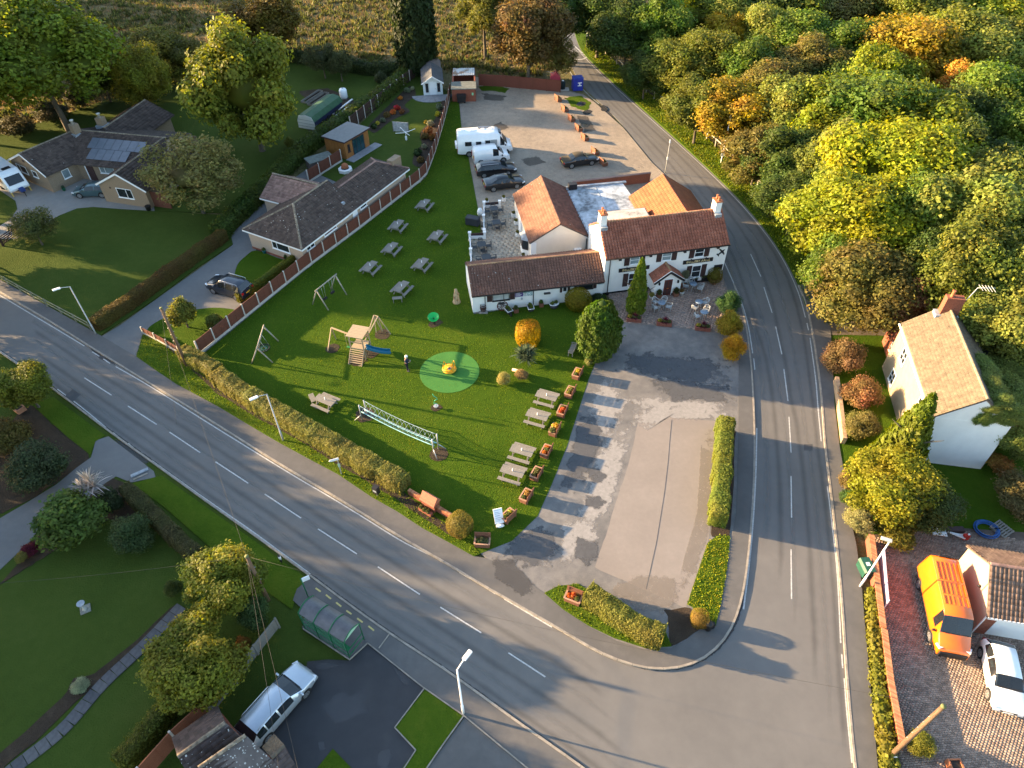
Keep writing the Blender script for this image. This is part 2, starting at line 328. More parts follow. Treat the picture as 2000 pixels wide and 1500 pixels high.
ku, kl, kr = cr(KERB_UP, 4), cr(KERB_LO, 3), cr(KERB_R, 4)
sheet('road', ku[:1] + ku + kr[::-1] + [(1500,1640)] + kl[::-1], 0.0, m_road, skirt=0.05)

PAVE_IN = [(-140,462), (0,546), (90,596), (180,646), (202,658), (232,676), (266,696), (312,728), (345,750), (425,793), (500,838), (550,867), (607,898), (660,926), (725,970), (775,998), (825,1031), (875,1058), (925,1086), (950,1090), (1000,1112), (1063,1158), (1100,1190), (1150,1224), (1200,1250), (1258,1268), (1310,1266), (1350,1246), (1385,1218), (1402,1190), (1414,1140), (1426,1070), (1438,1000), (1442,840), (1443,700), (1443,658), (1432,600), (1420,560), (1408,528), (1395,500)]
sheet('pavement', cr(KERB_UP[:38], 4) + PAVE_IN[::-1], 0.1, m_pave)
sheet('car_park', [(1190,570), (1395,500), (1420,560), (1443,658), (1443,840), (1438,1000), (1426,1070), (1414,1140), (1402,1190), (1385,1218), (1350,1246), (1310,1266), (1258,1268), (1200,1250), (1150,1224), (1100,1190), (1063,1158), (1000,1112), (950,1090), (938,1080), (1000,1056), (1050,1008), (1078,945), (1108,870), (1132,795), (1150,740), (1166,700), (1205,628)], 0.085, m_park)
sheet('concrete_slab', [(1251,808), (1330,815), (1410,822), (1405,900), (1395,1000), (1375,1090), (1340,1190), (1250,1150), (1160,1110), (1195,1000), (1225,900)], 0.089, m_slab, wobble=0.08)
d_pale, d_dark, d_wet, d_tan = decal_mat('bleached_wear', (0.28,0.265,0.25), hi=0.8, s=1.3, amp=2.2, alpha=0.9), decal_mat('tarmac_wear', (0.085,0.087,0.092), hi=0.75, s=1.3, amp=2.0, alpha=0.85), decal_mat('dark_stain', (0.07,0.069,0.07), s=2.5, alpha=0.75), decal_mat('tan_wear', (0.22,0.19,0.16), s=0.8, alpha=0.6)
for q in ([(1215,770), (1290,762), (1380,768), (1450,775), (1450,830), (1380,826), (1290,822), (1250,850), (1205,835)], [(1165,840), (1215,800), (1245,830), (1225,920), (1195,1010), (1165,1040), (1130,1100), (1100,1070), (1130,980)], [(1090,1010), (1150,990), (1180,1050), (1150,1110), (1080,1115)], [(1240,705), (1330,712), (1440,715), (1442,765), (1350,760), (1260,745)], [(985,1060), (1040,1020), (1090,1060), (1080,1120), (1010,1110)], [(1180,700), (1240,780), (1190,860), (1140,900), (1140,800)]): decal('worn_surface', q, 0.093, d_pale)
for q in ([(1195,685), (1260,680), (1340,692), (1442,696), (1442,765), (1370,760), (1310,752), (1250,735), (1190,725)], [(1250,735), (1320,730), (1380,748), (1442,752), (1440,795), (1370,790), (1290,790)], [(1140,910), (1170,908), (1192,930), (1180,950), (1145,945)], [(1140,964), (1170,962), (1188,982), (1170,1000), (1138,990)], [(980,1030), (1060,1012), (1100,1045), (1108,1095), (1050,1122), (970,1105)], [(1120,1035), (1170,1052), (1182,1095), (1150,1112), (1110,1095)], [(1130,800), (1180,790), (1190,860), (1140,960), (1080,980), (1110,880)]): decal('tarmac_patch', q, 0.094, d_dark)
for q in ([(1370,830), (1412,832), (1398,1030), (1340,1190), (1310,1180), (1360,1000)], [(1230,1110), (1340,1120), (1335,1200), (1250,1210), (1170,1150)]): decal('tan_wear', q, 0.0945, d_tan)
mb = MB()
for q in ([(1305,900), (1298,960), (1282,1060), (1262,1150)], [(1312,820), (1308,860), (1305,900)]):
 W = [at(*p, 0.094) for p in q]
 for a, b in zip(W, W[1:]): mb.bar(a, b, 0.025,0.012)
tag(mb.build('slab_joint', m_patch), kind='structure')

LAWN = [(391,696), (450,648), (520,590), (600,525), (700,450), (780,389), (832,347), (850,302), (866,240), (880,198), (896,198), (902,255), (914,300), (921,340), (928,378), (936,420), (939,466), (918,470), (918,560), (925,614), (1050,594), (1182,574), (1190,600), (1200,628), (1166,700), (1150,740), (1132,795), (1108,870), (1078,945), (1050,1008), (1000,1056), (938,1081), (900,1040), (800,958), (700,905), (600,850), (500,795), (430,752), (360,705)]
sheet('lawn', LAWN, 0.10, m_lawn)
VERGE = [(280,652), (312,668), (360,706), (430,752), (500,795), (600,850), (700,905), (800,958), (900,1040), (938,1081), (925,1086), (875,1058), (825,1031), (775,998), (725,970), (660,926), (607,898), (550,867), (500,838), (425,793), (345,750), (312,728), (266,696)]
sheet('grass_verge', VERGE, 0.13, m_verge)
sheet('soil_strip', [(372,718), (430,757), (500,800), (600,856), (700,911), (790,962), (850,1010), (905,1050), (890,1052), (830,1015), (780,980), (690,925), (600,868), (500,813), (425,768)], 0.14, m_soil, wobble=0.08)

sheet('garden_lawn', [(-160,440), (0,545), (180,645), (195,655), (300,585), (380,525), (455,476), (440,420), (300,412), (232,408), (182,404), (150,407), (115,421), (88,437), (40,466), (-160,470)], 0.09, m_lawn2)
sheet('garden_lawn', [(-160,330), (0,372), (30,392), (34,408), (18,430), (-10,444), (-160,460)], 0.09, m_lawn2)
sheet('back_garden_lawn', [(-200,290), (0,262), (120,225), (220,190), (330,165), (480,122), (560,108), (700,135), (790,150), (812,138), (700,235), (600,305), (520,385), (430,468), (425,440), (440,415), (300,412), (200,400), (40,330), (-100,330)], 0.07, m_lawn2)
sheet('concrete_drive', [(-140,470), (-10,446), (18,430), (34,408), (30,392), (0,372), (-30,330), (60,330), (150,330), (300,400), (302,413), (232,409), (182,405), (150,408), (115,422), (88,438), (62,448), (20,470), (-140,520)], 0.08, m_conc)
sheet('drive', [(172,675), (200,656), (236,634), (300,588), (380,531), (455,478), (448,462), (470,440), (540,372), (600,330), (690,270), (720,300), (620,500), (600,524), (391,694), (320,668), (280,648), (266,696), (235,705), (205,694)], 0.075, m_drive)
sheet('grass_island', cr([(300,632), (345,612), (400,602), (440,602), (462,610), (425,640), (392,690), (340,672), (290,650)], 3, True), 0.12, m_lawn)
sheet('grass_island', cr([(500,489), (540,503), (582,520), (540,552), (490,590), (470,576), (458,548), (463,518), (480,500)], 3, True), 0.12, m_lawn)
sheet('garden_lawn', [(600,330), (640,300), (700,245), (790,165), (826,140), (878,182), (866,240), (850,302), (828,346), (760,400)], 0.11, m_lawn2)
sheet('soil_bed', cr([(720,245), (760,205), (800,168), (812,185), (790,205), (800,218), (765,235), (735,258), (724,256)], 3, True), 0.13, m_soil)
sheet('soil_bed', cr([(850,232), (858,205), (874,190), (868,230), (852,290), (830,325), (806,320), (812,295), (824,282), (820,262), (832,245)], 3, True), 0.13, m_soil)
sheet('soil_bed', [(585,178), (640,172), (700,200), (705,214), (640,262), (600,258), (640,205), (600,205)], 0.09, m_soil, wobble=0.2)
sheet('soil_strip', [(505,478), (590,500), (582,514), (545,500), (500,488)], 0.115, m_soil)

GRAVEL = [(897,198), (930,150), (1090,172), (1140,185), (1162,200), (1190,225), (1218,250), (1246,284), (1272,316), (1310,352), (1350,402), (1300,420), (1060,420), (940,440), (928,378), (921,340), (914,300), (902,255)]
sheet('gravel_car_park', GRAVEL, 0.06, m_gravel)
for i, q in enumerate([[(1100,190), (1130,188), (1150,205), (1140,220), (1110,210)], [(930,168), (960,165), (1000,172), (990,180), (935,178)]]):
 sheet('grass_patch', q, 0.068, m_verge, skirt=0.02, wobble=0.4, seed=60 + i)
m_puddle = mat('wet_puddle', (0.05,0.05,0.05), rough=0.12, spec=0.5, var=0.2, world=True)
for i, q in enumerate([(1136,203,8,5), (1149,219,9,5), (1143,244,10,5), (1180,212,7,6)]):
 sheet('puddle', [(q[0] + q[2] * math.cos(a), q[1] + q[3] * math.sin(a)) for a in np.linspace(0,6.1,14)], 0.07, m_puddle, skirt=0.02, wobble=0.12, seed=70 + i)

sheet('roadside_verge', cr(KERB_R[13:], 3) + [(1118,-40), (1150,72), (1200,118), (1262,178), (1312,212), (1374,262), (1442,326), (1502,382), (1562,462), (1592,522), (1604,566), (1608,620), (1583,622), (1578,605)], 0.10, m_verge)
sheet('roadside_pavement', kr[:57] + [(1580,545), (1603,620), (1622,636), (1626,700), (1630,790), (1640,872), (1648,920), (1658,1000), (1672,1060), (1682,1130), (1692,1250), (1706,1400), (1720,1560), (1735,1640)], 0.105, m_pave)
sheet('woodland_floor', [(1118,-40), (1150,72), (1200,118), (1262,178), (1312,212), (1374,262), (1442,326), (1502,382), (1562,462), (1592,522), (1610,628), (1700,650), (2250,690), (2500,400), (2400,-60)], 0.05, m_wood)
sheet('house_lawn', [(1610,628), (1700,650), (2250,690), (2300,1060), (1860,1030), (1695,1045), (1665,1010), (1648,920), (1640,872), (1630,790), (1626,700)], 0.06, m_lawn)
sheet('dirt_track', [(1606,634), (1640,628), (1750,632), (1950,650), (1950,672), (1740,655), (1640,652), (1612,652)], 0.075, ground_mat('track_earth', [(0.3,(0.06,0.05,0.035)), (0.5,(0.12,0.1,0.075)), (0.7,(0.2,0.165,0.125))], s1=0.5, s2=3, s3=20), wobble=0.15)

sheet('garden_lawn', [(-400,420), (-140,600)] + kl[2:] + [(1290,1700), (200,2000), (-600,1700)], -0.01, m_lawn2, skirt=0.03)
sheet('verge_strip', [(62,790), (104,775), (205,850), (186,862), (176,888), (130,852)], 0.05, m_verge)
sheet('verge_strip', [(258,944), (316,928), (408,994), (500,1058), (602,1132), (584,1150), (570,1190), (500,1140), (400,1060), (320,990)], 0.05, m_verge)
sheet('concrete_drive', [(187,860), (212,852), (255,885), (300,920), (304,932), (256,942), (226,930), (165,975), (85,1020), (58,1058), (0,1112), (-200,1260), (-200,1130), (0,1012), (50,983), (110,946), (150,913), (178,893)], 0.03, m_drive)
sheet('soil_bed', [(0,1142), (60,1078), (85,1030), (160,985), (225,935), (258,948), (280,985), (300,1010), (262,1020), (215,1012), (160,1050), (110,1068), (60,1100)], 0.035, m_soil, wobble=0.12)
sheet('soil_bed', [(36,812), (66,790), (90,815), (170,880), (175,900), (110,945), (50,980), (0,1005), (-40,900)], 0.02, m_soil, wobble=0.15)
sheet('soil_edge', [(344,1178), (358,1186), (190,1336), (150,1370), (78,1444), (20,1490), (-60,1560), (-80,1548), (0,1470), (60,1420), (130,1355), (142,1325), (180,1318), (268,1250)], 0.02, m_soil, wobble=0.05)
gp = bpy.data.objects.new('garden_path', None); C.objects.link(gp); gp['kind'] = 'structure'; Q = resample([tuple(at(*q)[:2]) for q in cr([(355,1184), (278,1264), (198,1339), (124,1424), (36,1494), (-70,1580)], 4)], 0.62); ps = MB(); ps.box((0,0,0.02), (0.6,0.78,0.06)); PSM = [ps.mesh('path_slab', mat('path_slab_%d' % i, c, rough=0.9, var=0.2, vs=4)) for i, c in enumerate([(0.085,0.085,0.09), (0.1,0.098,0.1), (0.07,0.07,0.075)])]
for a, b in zip(Q, Q[1:]):
 o = link(bpy.data.objects.new('path_slab', random.choice(PSM)), gp); o.location = (*((a + b) / 2), random.uniform(0,0.008)); o.rotation_euler = (0,0, math.atan2(b[1] - a[1], b[0] - a[0]) + random.uniform(-0.02,0.02))
sheet('stop_pavement', [(580,1150), (606,1128), (680,1182), (760,1239), (862,1306), (930,1354), (1000,1405), (1070,1454), (1140,1504), (1220,1564), (1150,1620), (1030,1500), (905,1397), (826,1342), (718,1256), (682,1288), (590,1226), (598,1196), (572,1172)], 0.09, m_pave)
sheet('black_tarmac_drive', [(600,1292), (640,1288), (682,1290), (718,1256), (828,1343), (770,1421), (812,1465), (760,1560), (480,1600), (470,1480), (560,1385), (596,1330)], 0.06, m_black)
sheet('tarmac_drive', [(908,1400), (1000,1472), (1100,1550), (1000,1640), (780,1640), (835,1500)], 0.055, m_pave)
sheet('grass_square', [(830,1347), (904,1399), (868,1450), (790,1560), (740,1560), (812,1465), (772,1421)], 0.10, m_verge)
sheet('grass_square', [(650,1462), (700,1514), (640,1590), (570,1560)], 0.10, m_verge)
mb = MB()
for q in ([(718,1256), (826,1342), (905,1397), (1030,1500), (1100,1560)], [(682,1289), (718,1256)], [(828,1345), (771,1421), (812,1465), (770,1530)], [(905,1399), (868,1450), (830,1505)], [(592,1228), (682,1288)], [(760,1239), (740,1266)]):
 for a, b in zip(q, q[1:]): mb.bar(at(*a, 0.10), at(*b, 0.10), 0.06,0.08)
tag(mb.build('edging_kerb', m_kerb), kind='structure')

RSTRIP = [(1400,1046), (1426,1046), (1420,1110), (1408,1180), (1398,1222), (1376,1218), (1352,1185), (1342,1180), (1362,1120), (1382,1060)]; ISL = [(1063,1158), (1090,1144), (1130,1140), (1180,1172), (1250,1215), (1300,1235), (1312,1262), (1262,1266), (1200,1246), (1150,1222), (1100,1190)]
sheet('grass_strip', RSTRIP, 0.125, m_verge); sheet('grass_strip', ISL, 0.125, m_verge); sheet('soil_strip', [(1400,836), (1436,838), (1432,950), (1424,1046), (1388,1048), (1396,940)], 0.12, m_soil, wobble=0.05); sheet('soil_strip', [(1300,1190), (1345,1186), (1380,1222), (1345,1246), (1312,1260)], 0.118, m_soil, wobble=0.15)
sheet('garage_drive', [(1695,1045), (1760,1036), (1860,1030), (2300,1050), (2400,1640), (1760,1640), (1730,1400), (1710,1200)], 0.055, mat('drive_joint_sand', (0.1,0.075,0.06), world=True))
sheet('pub_patio', [(1187,560), (1405,520), (1430,590), (1443,660), (1400,650), (1300,637), (1205,630), (1192,600)], 0.10, mat('patio_joint', (0.17,0.14,0.12), world=True))
sheet('terrace', [(945,400), (1004,380), (1020,440), (1045,505), (1000,540), (920,540), (918,468), (942,464)], 0.09, mat('terrace_joint', (0.2,0.18,0.15), world=True))

# ---------------------------------------------------------------- kerbs
ks = MB(); ks.box((0,0,0.03), (0.895,0.13,0.18)); KS = ks.mesh('kerb_stone', m_kerb)
def kerb(pts, off=0.0):
 W = [tuple(at(*p)[:2]) for p in pts]; P = resample(W, 0.915); root = bpy.data.objects.new('kerb', None); C.objects.link(root); root['kind'] = 'structure'
 root.location = (*P[0], 0); k = 0
 for a, b in zip(P, P[1:]):
  d = b - a; n = np.array([-d[1], d[0]]) / np.linalg.norm(d); c = (a + b) / 2 + n * off - P[0]
  o = link(bpy.data.objects.new('kerb_stone', KS), root); o.location = (c[0], c[1], random.uniform(-0.004,0.004)); o.rotation_euler = (0,0, math.atan2(d[1], d[0])); o.scale = (np.linalg.norm(d) / 0.915,1,1)
kerb(cr(KERB_UP[1:37], 4)); kerb(cr(KERB_LO[1:18], 3)); kerb(cr(KERB_R[1:15], 4))

# ---------------------------------------------------------------- markings
mk = MB()
def strip(pts, wd=0.085, z=0.005, mb=mk):
 W = np.array([tuple(at(*p)[:2]) for p in pts]); L, Rr = [], []
 for i in range(len(W)):
  d = W[min(i + 1, len(W) - 1)] - W[max(i - 1,0)]; d /= np.linalg.norm(d); n = np.array([-d[1], d[0]]) * wd / 2
  L.append(W[i] + n); Rr.append(W[i] - n)
 for i in range(len(W) - 1): mb.poly([(*L[i], z), (*L[i + 1], z), (*Rr[i + 1], z), (*Rr[i], z)])
def off(pts, dx, dy): return [(p[0] + dx, p[1] + dy) for p in pts]
for q in ([(-20,672), (36,710)], [(250,793), (306,829)], [(331,844), (391,884)], [(421,902), (485,944)], [(517,965), (588,1012)], [(621,1033), (697,1082)], [(738,1107), (820,1161)], [(860,1186), (940,1236)], [(993,1275), (1065,1322)], [(160,735), (225,777)][:0] or [(165,738), (218,772)]): strip(q)
for q in ([(1466,496), (1486,540)], [(1492,561), (1508,611)], [(1515,638), (1527,692)], [(1531,721), (1539,783)], [(1541,814), (1545,884)], [(1545,930), (1546,1011)], [(1545,1073), (1546,1170)]): strip(q)
strip(cr([(0,577), (60,613), (117,647), (165,676)], 4)); strip([(180,687), (194,696)]); strip([(202,701), (215,710)])
strip(cr([(226,716), (297,757), (400,822), (500,884), (585,936), (640,968), (712,1012), (790,1060), (852,1089)], 4))
strip([(868,1099), (893,1114)]); strip([(897,1118), (922,1132)]); strip([(940,1142), (968,1160)]); strip([(985,1170), (1078,1225)])
strip(cr([(112,760), (160,796), (207,835)], 4)); strip([(221,845), (234,856)]); strip([(250,866), (262,876)]); strip([(272,884), (290,897)])
strip(cr([(297,900), (350,938), (408,979), (500,1043), (606,1121)], 4)); strip([(862,1302), (900,1330)], 0.14)
strip([(930,1350), (1000,1401), (1068,1448)], 0.09)
strip(cr([(1452,1190), (1461,1120), (1470,1030), (1476,930), (1478,836)], 4), 0.1); strip(cr([(1472,700), (1474,718), (1474,722)], 2)); strip(cr([(1470,690), (1462,640), (1450,595), (1436,560), (1416,515), (1392,465), (1350,408)], 4))
strip(cr([(1664,1490), (1654,1390), (1649,1325)], 4)); strip([(1646,1305), (1644,1278)]); strip(cr([(1642,1256), (1636,1130), (1627,1040), (1616,950)], 4))
strip(cr([(1604,862), (1598,800), (1593,740), (1582,660)], 4)); strip([(1579,645), (1576,631)]); strip(cr([(1573,620), (1562,580), (1548,545), (1528,505), (1498,460), (1450,402), (1398,349), (1328,284), (1258,221), (1199,168), (1159,130), (1130,99)], 4))
strip(cr([(1300,346), (1262,305), (1236,272)], 3)); strip(cr([(1170,203), (1150,186), (1128,162), (1112,138)], 3))
strip(cr([(1140,106), (1146,110), (1140,115), (1128,116), (1118,114)], 4), 0.28); strip([(1120,88), (1138,104)], 0.2); strip([(1112,96), (1120,103), (1128,103), (1126,99)], 0.2)
tag(mk.build('road_markings', m_line), kind='structure')
yl = MB()
for q in ([(617,1150), (627,1157)], [(637,1163), (647,1171)], [(657,1178), (667,1186)], [(677,1194), (687,1201)], [(698,1209), (709,1217)], [(720,1224), (731,1233)]): strip(q, 0.1,0.098, yl)
tag(yl.build('stop_markings', m_yline), kind='structure')
d_trk, d_lite, d_wet2 = decal_mat('tyre_track', (0.085,0.084,0.083), lo=0.25, hi=1.1, s=0.5, amp=0.8, alpha=0.28), decal_mat('pale_wear', (0.19,0.185,0.178), lo=0.25, hi=1.1, s=0.5, amp=0.9, alpha=0.4), decal_mat('drying_tarmac', (0.1,0.1,0.105), hi=0.9, s=0.6, amp=1.9, alpha=0.5)
for f, wd, mm in ((0.14,0.8, d_lite), (0.28,0.7, d_trk), (0.42,0.5, d_lite), (0.62,0.7, d_trk), (0.76,0.6, d_lite), (0.9,0.6, d_trk)):
 for a, b in ((KERB_UP[3:20], KERB_LO[3:20]), (KERB_UP[50:28:-1], KERB_R[22:0:-1])):
  A_, B_ = np.array(resample(a, 60)), np.array(resample(b, 60)); n = min(len(A_), len(B_)); A_, B_ = resample(a, 60), resample(b, 60); A_ = A_[np.linspace(0, len(A_) - 1,24).astype(int)]; B_ = B_[np.linspace(0, len(B_) - 1,24).astype(int)]; decal('road_wear', [tuple(v) for v in A_ * (1 - f) + B_ * f], 0.0012, mm, ribbon=wd)
for q in (kl[3:60], kr[3:60], ku[60:110]): decal('gutter_stain', [(x + (4 if q is not kr else -5), y - (4 if q is kl else 0)) for x, y in q[::2]], 0.002, d_wet, ribbon=0.3)
for q in ([(215,850), (240,858), (300,905), (290,920), (235,880)], [(165,672), (200,690), (232,712), (225,716), (190,700)], [(950,1080), (1000,1085), (1060,1150), (1030,1180), (960,1130)], [(1160,190), (1185,205), (1240,290), (1225,285), (1180,232)], [(1235,285), (1260,305), (1300,350), (1280,345), (1250,315)]): decal('damp_stain', q, 0.1 if q[0][0] == 950 else 0.003, d_wet)
for q in ([(735,1462), (760,1458), (772,1480), (760,1510), (728,1500)], [(760,1270), (800,1320), (815,1345), (790,1350), (760,1310)], [(600,1296), (640,1292), (680,1296), (640,1310), (605,1312)], [(615,1445), (635,1440), (640,1465), (622,1475)], [(640,1330), (720,1340), (740,1400), (660,1430), (600,1390)]): decal('dry_patch', q, 0.062, d_wet2)
for q in ([(1570,440), (1700,420), (1800,700), (1560,700)],)[:0]: pass
for q in ([(945,250), (980,235), (1000,250), (960,262)], [(1010,310), (1050,300), (1075,318), (1030,330)], [(935,180), (1000,186), (985,200), (940,196)], [(1120,220), (1150,222), (1170,260), (1140,262)]): decal('gravel_stain', q, 0.063, decal_mat('gravel_stain', (0.1,0.085,0.068), s=0.6, alpha=0.7))
dg = MB()
for q in ([(125,775), (142,760), (158,770), (141,786)], [(1570,867), (1587,867), (1587,880), (1570,880)]): dg.poly([at(*p, 0.006) for p in q])
tag(dg.build('road_patch', m_patch), kind='structure')
# ---------------------------------------------------------------- building kit
m_white = mat('white_render', (0.8,0.79,0.76), rough=0.9, var=0.05, vs=0.8, bump=0.15, bs=20)
m_cream = mat('cream_render', (0.72,0.66,0.58), rough=0.9, var=0.06, vs=0.8)
m_upvc = mat('white_upvc', (0.82,0.83,0.83), rough=0.4, var=0.02)
m_blackw = mat('black_paint', (0.02,0.019,0.02), rough=0.5, var=0.2)
m_maroon = mat('dark_brown_shutter', (0.055,0.03,0.028), rough=0.6, var=0.2)
m_door = mat('oxblood_door', (0.12,0.022,0.012), rough=0.35, var=0.25)
m_lead = mat('grey_lead', (0.28,0.31,0.34), rough=0.5, var=0.3, vs=3)
m_buff = mat('buff_brick', (0.27,0.2,0.135), rough=0.9, var=0.3, vs=14, sc=(1,1,3), bump=0.4, bs=25)
m_pink = mat('pinkish_brick', (0.42,0.32,0.24), rough=0.9, var=0.22, vs=14, sc=(1,1,3), bump=0.3, bs=25)
m_red = mat('red_brick', (0.26,0.085,0.05), rough=0.9, var=0.3, vs=10, bump=0.3, bs=30, rnd=0.3)
m_redw = mat('red_brick_wall', (0.24,0.08,0.048), rough=0.9, var=0.35, vs=9, sc=(1,1,3), bump=0.4, bs=25)
m_pan = mat('red_pantile', (0.23,0.08,0.05), rough=0.85, col2=(0.33,0.13,0.085), vs=0.9, rnd=0.16)
m_pan2 = mat('brown_pantile', (0.12,0.065,0.05), rough=0.85, col2=(0.18,0.09,0.066), vs=0.5, rnd=0.16)
m_orange = mat('orange_pantile', (0.25,0.08,0.036), rough=0.85, col2=(0.32,0.115,0.052), vs=1.2, rnd=0.14)
m_func = mat('tan_tile', (0.115,0.055,0.04), rough=0.85, col2=(0.185,0.09,0.06), vs=1.1, rnd=0.2)
m_dark = mat('dark_brown_tile', (0.056,0.04,0.034), rough=0.85, col2=(0.09,0.066,0.056), vs=1.4, rnd=0.3)
m_pinkt = mat('pinkish_tile', (0.2,0.12,0.1), rough=0.85, col2=(0.28,0.18,0.15), vs=1.2, rnd=0.25)
m_tan = mat('weathered_tan_tile', (0.085,0.068,0.05), rough=0.9, col2=(0.135,0.11,0.08), vs=2.2, rnd=0.14)
m_ridge = mat('ridge_tile', (0.27,0.13,0.075), rough=0.9, col2=(0.4,0.26,0.13), vs=2.5, rnd=0.2)
m_ridged = mat('mossy_ridge_tile', (0.12,0.09,0.065), rough=0.9, col2=(0.3,0.25,0.18), vs=5, rnd=0.2)
m_lichen = mat('lichen', (0.45,0.44,0.4), rough=0.95, var=0.15)
m_flat = ground_mat('flat_roof_felt', [(0.38,(0.1,0.105,0.115)), (0.46,(0.26,0.29,0.31)), (0.6,(0.52,0.56,0.6))], s1=0.45, s2=1.8, s3=12, w3=0.15, bump=0.1, rough=0.5, spec=0.4)
m_flat2 = ground_mat('pale_roof_felt', [(0.4,(0.16,0.15,0.14)), (0.47,(0.4,0.38,0.34)), (0.6,(0.55,0.52,0.47))], s1=0.6, s2=2.5, s3=12, w3=0.2, bump=0.1, rough=0.7)
m_gold = mat('gold_lettering', (0.75,0.6,0.32), rough=0.5, var=0.1)
m_soff = mat('roof_underside', (0.12,0.1,0.09))
m_terra = mat('terracotta', (0.36,0.13,0.06), rough=0.85, var=0.25, vs=6)
GL = glass(); GLB = glass('blind_glass', (0.42,0.44,0.44), 0.2); GLP = glass('pale_glass', (0.2,0.26,0.28), 0.1)

class Fr:
 def __init__(s, root, o, ang):
  s.root = root; s.o = Vector((o[0], o[1], 0)); s.a = R_(ang)
 def w(s, x, y, z=0.0):
  c, n = math.cos(s.a), math.sin(s.a); return Vector((s.o.x + c * x - n * y, s.o.y + n * x + c * y, z))
 def put(s, ob, parent=None):
  """parts directly under the thing take the frame; sub-parts share their part's frame"""
  if parent is None or parent is s.root:
   ob.parent = s.root; d = s.o - s.root.location; ob.location = (d.x, d.y, -s.root.location.z); ob.rotation_euler = (0,0, s.a)
  else: ob.parent = parent
  return ob
 def part(s, mb, name, m, parent=None, **k): return s.put(mb.build(name, m, **k), parent)

def hspan(poly, v):
 xs = []; n = len(poly)
 for i in range(n):
  (x0, y0), (x1, y1) = poly[i], poly[(i + 1) % n]
  if (y0 <= v < y1) or (y1 <= v < y0): xs.append(x0 + (v - y0) / (y1 - y0) * (x1 - x0))
 return (min(xs), max(xs)) if len(xs) >= 2 else None
SHAPES = {'pan': (0.0,0.8,1.0,0.45,0.0), 'roll': (0.0,0.0,0.25,1.0,0.15), 'flat': (0.0,0.02,0.05,0.02,0.0)}
class Tiles:
 def __init__(s): s.V = []; s.F = []; s.rn = []
 def slope(s, P, tw=0.3, ch=0.34, roll=0.05, step=0.03, shape='roll', seed=0, single=None):
  """courses of tiles over the planar polygon P (P[0] to P[1] is the eave, left to right seen from outside)"""
  g = random.Random(seed); P = [Vector(p) for p in P]; u = (P[1] - P[0]).normalized(); n = u.cross(P[-1] - P[0]).normalized(); v = n.cross(u)
  q = [((p - P[0]).dot(u), (p - P[0]).dot(v)) for p in P]; vm = max(b for a, b in q); sh = SHAPES[shape]; k = 0
  while k * ch < vm - 0.04:
   v0, v1 = k * ch, min((k + 1) * ch, vm); a = hspan(q, v0 + 1e-4); b = hspan(q, v1 - 1e-4); k += 1
   if not a or not b: continue
   j0 = int(math.floor(min(a[0], b[0]) / tw)); j1 = int(math.ceil(max(a[1], b[1]) / tw))
   for j in range(j0, j1):
    us = [(j + t) * tw for t in (0,0.25,0.5,0.75,1)]
    lo = [min(max(x, a[0]), a[1]) for x in us]; hi = [min(max(x, b[0]), b[1]) for x in us]
    if lo[-1] - lo[0] < 1e-3 and hi[-1] - hi[0] < 1e-3: continue
    r = g.random(); dz = g.uniform(-0.006,0.006)
    if single is not None and len(single) < 300 and abs(lo[-1] - lo[0] - tw) < 1e-3 and abs(hi[-1] - hi[0] - tw) < 1e-3 and abs(v1 - v0 - ch) < 1e-3:
     single.append((P[0] + u * us[0] + v * v0 + n * dz, u.copy(), v.copy(), n.copy(), r)); continue
    i0 = len(s.V)
    for x, h in zip(lo, sh): s.V.append(P[0] + u * x + v * v0)
    for x, h in zip(lo, sh): s.V.append(P[0] + u * x + v * (v0 - 0.015) + n * (step + dz + roll * h))
    for x, h in zip(hi, sh): s.V.append(P[0] + u * x + v * v1 + n * (0.004 + dz + roll * h))
    for e in range(4):
     s.F.append((i0 + e, i0 + e + 1, i0 + 6 + e, i0 + 5 + e)); s.F.append((i0 + 5 + e, i0 + 6 + e, i0 + 11 + e, i0 + 10 + e)); s.rn += [r, r]
  return s
 def build(s, name, m, kind='stuff'):
  o = link(bpy.data.objects.new(name, np_mesh(name, np.array([tuple(p) for p in s.V]), np.array(s.F), np.array(s.rn), m)))
  if kind: o['kind'] = kind
  return o
def slab(mb, P, th=0.09, lift=-0.012):
 P = [Vector(p) for p in P]; n = (P[1] - P[0]).cross(P[-1] - P[0]).normalized(); k = len(P)
 a = [mb.vert(p + n * lift) for p in P]; b = [mb.vert(p + n * (lift - th)) for p in P]
 mb.face(a); mb.face(b[::-1])
 for i in range(k): mb.face((a[i], b[i], b[(i + 1) % k], a[(i + 1) % k]))
def ridge(mb, a, b, r=0.11, step=0.45):
 """half-round ridge tiles laid end to end"""
 a, b = Vector(a), Vector(b); n = max(1, int((b - a).length / step)); d = (b - a) / n; u = d.normalized(); x = u.cross(Vector((0,0,1))).normalized(); y = x.cross(u)
 for i in range(n):
  p, q = a + d * i, a + d * (i + 0.97); mb.r = random.random(); R0, R1 = [], []
  for k in range(7):
   t = math.pi * (k / 6); o = x * math.cos(t) * r + y * (math.sin(t) * r * 0.85 - 0.02)
   R0.append(mb.vert(p + o * 1.06)); R1.append(mb.vert(q + o * 0.97))
  for k in range(6): mb.face((R0[k], R1[k], R1[k + 1], R0[k + 1]))
  mb.face(R0); mb.face(R1[::-1])
 mb.r = 0.5
